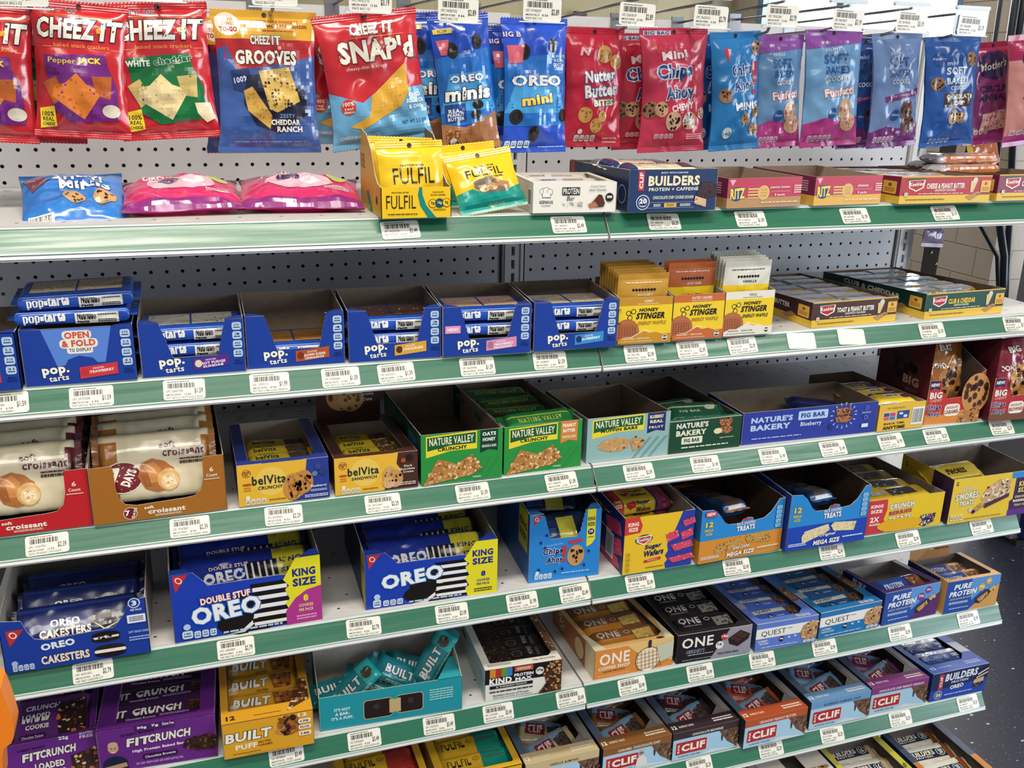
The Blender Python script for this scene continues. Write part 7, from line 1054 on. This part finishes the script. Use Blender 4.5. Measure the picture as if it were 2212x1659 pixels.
    clif('burnt orange energy carton with blue sky front', 293, -438, .6, 138, 63, '#b8532e', 'CRUNCHY PEANUT BUTTER', 'clP', 'burnt orange carton')
    clif('light blue energy carton with a bar poking out', 446, -428, -.4, 138, 62, '#6c9cc8', 'BLUEBERRY ALMOND CRISP', 'clL', 'light blue carton', '#24386c')
    clif('violet topped energy carton beside the cobalt one', 590, -425, -1, 137, 62, '#84397e', 'CHOCOLATE CHIP PEANUT CRUNCH', 'clU', 'violet carton')
    f = [('r', 0, .0, 1, .62, '#1a2c5c'), ('p', [(0, .62), (.4, .6), (1, .5), (1, 1), (0, 1)], '#2448b0'), ('r', .12, .06, .2, .62, '#b8384a'), ('t', 'CLIF', .16, .34, .4 * .45, .09, '#f4ece6', None, 'x', 0, 90), ('t', 'BUILDERS', .52, .21, .58, .27, '#e6ecf6', '#142450', 'x', .1, 1), ('t', 'PROTEIN', .5, .42, .3, .08, '#e6ecf6', None, 'b', 0, 1), ('t', 'OREO', .46, .6, .24, .15, '#f4f4f0', '#1a2c8c', 'x', 0, 3), ('c', .14, .8, 10, '#e0e4ec'), ('c', .14, .8, 8.8, '#1a2c5c'), ('c', .14, .8, 6.4, '#e0e4ec'), ('c', .14, .8, 5.8, '#1a2c5c'), ('t', '20', .14, .8, .08, .11, '#f2f2f2', None, 'x'), ('fine', .5, .84, .5, .07, '#b8c8ec'), ('p', [(.76, .46), (.84, .2), (1, .06), (1, .5), (.9, .5)], '#2c2230'), ('p', [(.82, .3), (1, .14), (1, .18), (.82, .36)], '#e6e2e0'), ('p', [(.8, .42), (1, .28), (1, .32), (.8, .47)], '#e6e2e0'), ('p', [(.76, .5), (.94, .44), (.94, .6), (.76, .64)], '#cdb48a'), ('spk', [(.76, .64), (.94, .6), (.93, .74), (.77, .78)], '#3a2826', ['#8a6a50', '#1c1416'], 12, 2, 3)]
    b = topbox('protein_bar_carton', 'cobalt protein carton with bitten black cookie bar pictured', 6, 737, -428, -.6, 141, 66, 185, ('#2448b0', '#1a2c6c', '#3258b8'), f, (14, 24, 32, 18, 182), hb=50, t=[('t', '12', .1, .1, .08, .05, '#e6ecf6', None, 'x'), ('t', 'PROTEIN BARS', .3, .095, .24, .028, '#c8d4ee', None, 'b'), ('fine', .8, .1, .26, .07, '#b8c8ec', 2), ('p', [(.83, .3), (1, .28), (1, .5), (.83, .52)], '#c9cfdc')], inner='#22242c')
    it = [('r', 0, 0, 1, .2, '#c8cede'), ('t', 'BUILDERS', .3, .34, .44, .16, '#8fa8d8', None, 'x'), ('c', .62, .34, 9, '#a8b8d8'), ('c', .62, .34, 7.6, '#1c2f66'), ('t', '20', .62, .34, .09, .14, '#c8d4ee', None, 'x'), ('t', 'OREO', .86, .34, .18, .12, '#e6eaf2', None, 'x')]
    mk = lambda: bar('protein_bar', 104, 46, 20, '#23408c', it, seed=57, fin=7)
    put('bor', mk, b, seq('blue protein bar in the cobalt carton', 3, 66, 60, 46, 38, -4, 5, 2, 2, 6), 'bar', 'bars in the cobalt carton')
    # cut-off bite bar cartons at the bottom edge
    for x, c2, nm, key in ((-455, '#a8302c', 'yellow bar carton with brick red bars showing at the bottom edge', 'flR'), (-294, '#128a78', 'yellow and turquoise bar carton showing at the bottom edge', 'flG')):
        b = topbox('protein_bar_carton', nm, 6, x, -425, 0, 148, 66, 190, ('#e0b02a', '#c89a26', '#dcac2a'), [('t', 'FULFIL', .4, .5, .5, .4, '#2a2416', None, 'n')], (14, 12, 12, 3, 186), inner='#7a6a40', group='yellow bar cartons at the bottom edge')
        it = [('p', [(.6, 0), (1, 0), (1, 1), (.58, 1)], c2), ('t', 'FULFIL', .26, .24, .34, .2, '#2a2416', None, 'n'), ('c', .52, .2, 6, '#2a2416'), ('c', .52, .2, 5.2, '#d8b02a'), ('t', '20', .52, .2, .05, .09, '#2a2416'), ('fine', .3, .66, .4, .08, '#4a3a16'), ('fine', .78, .22, .3, .08, '#7a3a30')]
        mk = lambda: bar('protein_bar', 122, 48, 24, '#dcac2a', it, seed=59, fin=8, wob=1.2, fcol=c2)
        put(key, mk, b, seq('%s ended yellow bar in its carton at the bottom edge' % ('brick red' if key == 'flR' else 'turquoise'), 4, 74, 36, 46, 40, 0, 14, 2, 2, 3), 'bar', 'yellow bars at the bottom edge')
    # base deck
    f = [('t', 'BUILDERS', .5, .3, .6, .2, '#f0e2bc', '#12284e', 'x')]
    for x, cols, nm, key, cc, t in ((368, ('#e4dfd6', '#c9c4ba', '#dcd6cc'), 'white granola protein carton on the bottom deck', 'dk1', 'white granola carton', [('c', .5, .2, 12, '#2a2a2c'), ('c', .5, .2, 10.6, '#e9e6de'), ('t', '16', .5, .2, .1, .05, '#2a2a2c', None, 'x'), ('spk', [(.6, .3), (.95, .2), (.95, .7), (.6, .7)], '#a8845c', ['#d8b888', '#5a3c24', '#e9d8b8'], 60, 3.5, 3)]),
                                   (527, ('#1c2c52', '#1a2540', '#c9c34a'), 'navy protein carton with lime new flash on the bottom deck', 'dk2', 'navy deck carton', [('t', 'NEW', .94, .5, .1, .04, '#2a3a2a', None, 'x', 0, 60)]), (684, ('#26324e', '#1e2840', '#c8803c'), 'navy and copper protein carton at the right end of the bottom deck', 'dk3', 'copper edged carton', [('r', 0, .5, .1, 1, '#46546c'), ('r', .88, .42, 1, 1, '#46546c')])):
        if key == 'dk1': b = carton('protein_bar_carton', nm, 7, x, -560, 0, 150, 100, 200, cols, top=(56, 56, 60, 4, 196), P={'f': f, 't': t}, inner='#8a8078', perf=False)
        else: b = topbox('protein_bar_carton', nm, 7, x, -562, 0, 146, 96, 192, cols, f, (13, 15, 10, 4, 190), t=t, inner='#6a6058', group='navy deck cartons')
        it = [('r', 0, 0, .82, .2, '#e4e0d6'), ('r', .84, 0, 1, 1, '#8a4a26' if key == 'dk3' else '#cdb48a'), ('r', 0, .2, .84, .52, '#1c2c52'), ('t', 'BUILDERS', .36, .3, .5, .14, '#e9dcb8', None, 'x'), ('t', 'PROTEIN', .36, .44, .34, .07, '#e9e6de', None, 'b'), ('c', .74, .34, 10, '#d8d8d4'), ('c', .74, .34, 8.4, '#26324e'), ('t', '16' if key == 'dk2' else '20', .74, .34, .08, .13, '#e6e6e2', None, 'x')]
        mk = lambda: bar('protein_bar', 118, 50, 24, '#d9d2c0', it, seed=61, fin=8)
        put(key, mk, b, seq('navy and cream bar in the ' + cc, 2 if key == 'dk1' else 4, 74, 36, 50, 50, 0, 10, 2, 2, 5), 'bar', 'bars on the bottom deck')
def tags():
    T = {1: [(-346, 'yellow bite carton', '$3.49', 'FULFIL BITES CHOC SALTED CARA 1.8OZ'), (-98, 'white chef hat carton', '$2.49', 'GENIUS KETO BAR PEA BTR CHOC 1CT'), (56, 'navy cream lettered carton', '$3.29', 'CLF BUILDERS CHOC CHP 2.4OZ'), (206, 'tan footed crimson carton', '$1.59', 'RITZ PB SANDWICH 1.38OZ'), (400, 'yellow footed crimson carton', '$1.59', 'RITZ CHEESE SANDWICH 1.35OZ'), (581, 'red cheese cracker tray', '$1.19', 'KEEBLER CHS PB 1.38OZ')],
         2: [(-857, 'cut off blue carton at far left', '$1.59', 'POP TARTS STRAWBERRY'), (-757, 'unopened strawberry carton', '$1.59', 'POP TARTS S.S. FRSTD STRAWBERRY'), (-643, 'purple labelled sundae carton', '$1.59', 'POP TARTS S.S. HOT FUDGE SUNDAE'), (-532, 'rust labelled cinnamon carton', '$1.99', 'POP TARTS S.S. BRN SUGAR CINNAMON'), (-435, 'gap left of the mustard label', '$1.59', 'POP TARTS S.S. CHOC SMORES'), (-356, 'mustard labelled carton itself', '$1.59', 'POP TARTS S.S. CHOCOLATE CHIP'), (-235, 'pink labelled milkshake carton', '$1.59', 'POP TARTS S.S. FRST STRAW MILKSHAKE'), (-121, 'sky blue berry carton', '$1.59', 'POP TARTS S.S. FRSTD BLUEBERRY'), (29, 'honey waffle carton', '$2.09', 'HONEY STINGER WAFFLE HONEY 1.06OZ'), (120, 'caramel waffle carton', '$2.09', 'HONEY STINGER WAFFLE SLTD CARAMEL'), (212, 'vanilla waffle carton', '$2.09', 'HONEY STINGER WAFFLE VAN 1.06OZ'), (591, 'dark green club cracker tray', '$1.39', 'KEEBLER CLUB CHEDDAR'), (777, 'bare deck at the far right', '$1.39', 'KEEBLER TOAST PB')],
         3: [(-833, 'scarlet croissant carton', '$2.39', '7DAYS CROISSANT CHOCOLATE'), (-652, 'caramel brown croissant carton', '$2.39', '7DAYS CROISSANT W/CARAMEL CREME'), (-524, 'blue sided biscuit carton', '$2.29', 'BELVITA BRKFST BISCUIT BLUEBERRY'), (-380, 'brown sided biscuit carton', '$2.29', 'BELVITA BRKFST SNDWCH DRK CHOC'), (-241, 'oats bannered green carton', '$1.09', 'N.V. GRANOLA BARS HONEY & OATS'), (-95, 'orange bannered green carton', '$1.09', 'N.V. GRANOLA BARS PEANUT BUTTER'), (40, 'pale teal muffin carton', '$2.09', 'N.V. MUFFIN BARS BLUEBERRY'), (162, 'forest green fig carton', '$1.49', 'NAT BAKERY FIG BAR APPLE CINN'), (293, 'left half of the royal blue fig carton', '$1.49', 'NAT BAKERY FIG BAR BLUEBERRY'), (415, 'right half of the royal blue fig carton', '$1.49', 'NAT BAKERY FIG BAR RASPBERRY'), (538, 'small yellow barcode carton', '$1.99', 'NAB S.S. FIG NEWTON 2OZ'), (638, 'caramel labelled cookie carton', '$2.29', 'NAB CHIPS AHOY CHEWY CARAMEL'), (790, 'brownie labelled cookie carton', '$2.29', 'NAB CHIPS AHOY BROWNIE')],
         4: [(-798, 'soft cake carton', '$2.79', 'NAB OREO CAKESTERS 3CT'), (-604, 'magenta panelled cookie carton', '$2.79', 'NAB OREO DBL STUFF KS 4.1OZ 8CT'), (-415, 'bare deck left of the yellow panelled cookies', '$2.79', 'NAB OREO KING SIZE 3.22OZ 8CT'), (-275, 'all yellow panelled cookie carton', '$3.09', 'NAB NUTTER BUTTER KING SIZE 3.5OZ'), (-157, 'bare deck right of the yellow panelled cookies', '$1.99', 'NAB CHIPS AHOY KING SIZE 3.75OZ'), (-65, 'tall sky blue cookie carton', '$2.49', 'KBLR VANILLA WAFER 4.6OZ'), (54, 'pink wafer carton', '$2.49', 'KBLR STRAWBERRY WAFER 4.6OZ'), (241, 'caramel orange rice treat carton', '$2.49', 'KELLOGG RICE TREAT SALTED CARAMEL'), (439, 'original rice treat carton', '$2.49', 'KELLOGG RICE TREAT MEGA SIZE'), (609, 'yellow berry cereal carton', '$2.49', 'CAPN CRUNCH BERRY TREAT 2.2OZ'), (783, 'marshmallow treat carton', '$2.49', 'G.M. GOLDEN GRAHAM SMORES')],
         5: [(-542, 'marigold puff carton', '$3.49', 'BUILT BAR PUFF SALTD CARAMEL'), (-420, 'left end of the teal puff carton', '$3.49', 'BUILT BAR PUFF COOKIE DOUGH CHK'), (-297, 'right end of the teal puff carton', '$3.49', 'BUILT BAR PUFF BROWNIE BATTER'), (-195, 'left edge of the nut bar carton', '$3.49', 'KIND BAR PROTEIN MAX CHOC PEA BTR'), (-64, 'bare deck right of the nut bars', '$3.49', 'KIND BAR PROTEIN MAX DRK CHOC'), (52, 'orange coffee bar carton', '$3.49', 'ONE BAR COFFEE SHOP CARM MACCHIATO'), (187, 'black chocolate bar carton', '$3.49', 'ONE BAR HERSHEY DBL CHOCOLATE'), (316, 'periwinkle muffin bar carton', '$3.99', 'QUEST BAR BLUEBERRY MUFFIN'), (452, 'cobalt oatmeal bar carton', '$3.99', 'QUEST BAR OATMEAL CHOC CHIP'), (626, 'plum cornered carton', '$2.99', 'PURE PROTEIN CHOC CHIP'), (793, 'tan cornered carton', '$2.99', 'PURE PROTEIN CHOC PB')],
         6: [(203, 'dark brown energy carton', '$2.29', 'CLIF BAR BROWNIE 2.4OZ'), (358, 'burnt orange energy carton', '$2.29', 'CLIF BAR CRNCH PNT BTR'), (498, 'light blue energy carton', '$2.29', 'CLIF BAR BLUEBERRY'), (662, 'violet topped energy carton', '$2.29', 'CLIF BAR CHOC CHP PNT'), (833, 'cobalt cookie protein carton', '$3.29', 'CLIF BUILDERS COOKIE')]}
    for s, l in T.items():
        for i, (x, nm, p, d) in enumerate(l): rail_tag(s, x, 'price tag on the %s rail below the %s' % (ORD[s - 1], nm), p, d, rot=(-1.5, 0, 1.2, .5, -.6)[i % 5])
    rail_tag(2, 324, 'left of two blank white tags on the second shelf rail', blank=True, rot=3)
    rail_tag(2, 423, 'right of two blank white tags on the second shelf rail', blank=True, rot=4)
build_room()
build_gondola()
hang_bags()
shelf2()
shelf3()
shelf4()
shelf5()
shelf6()
tags()
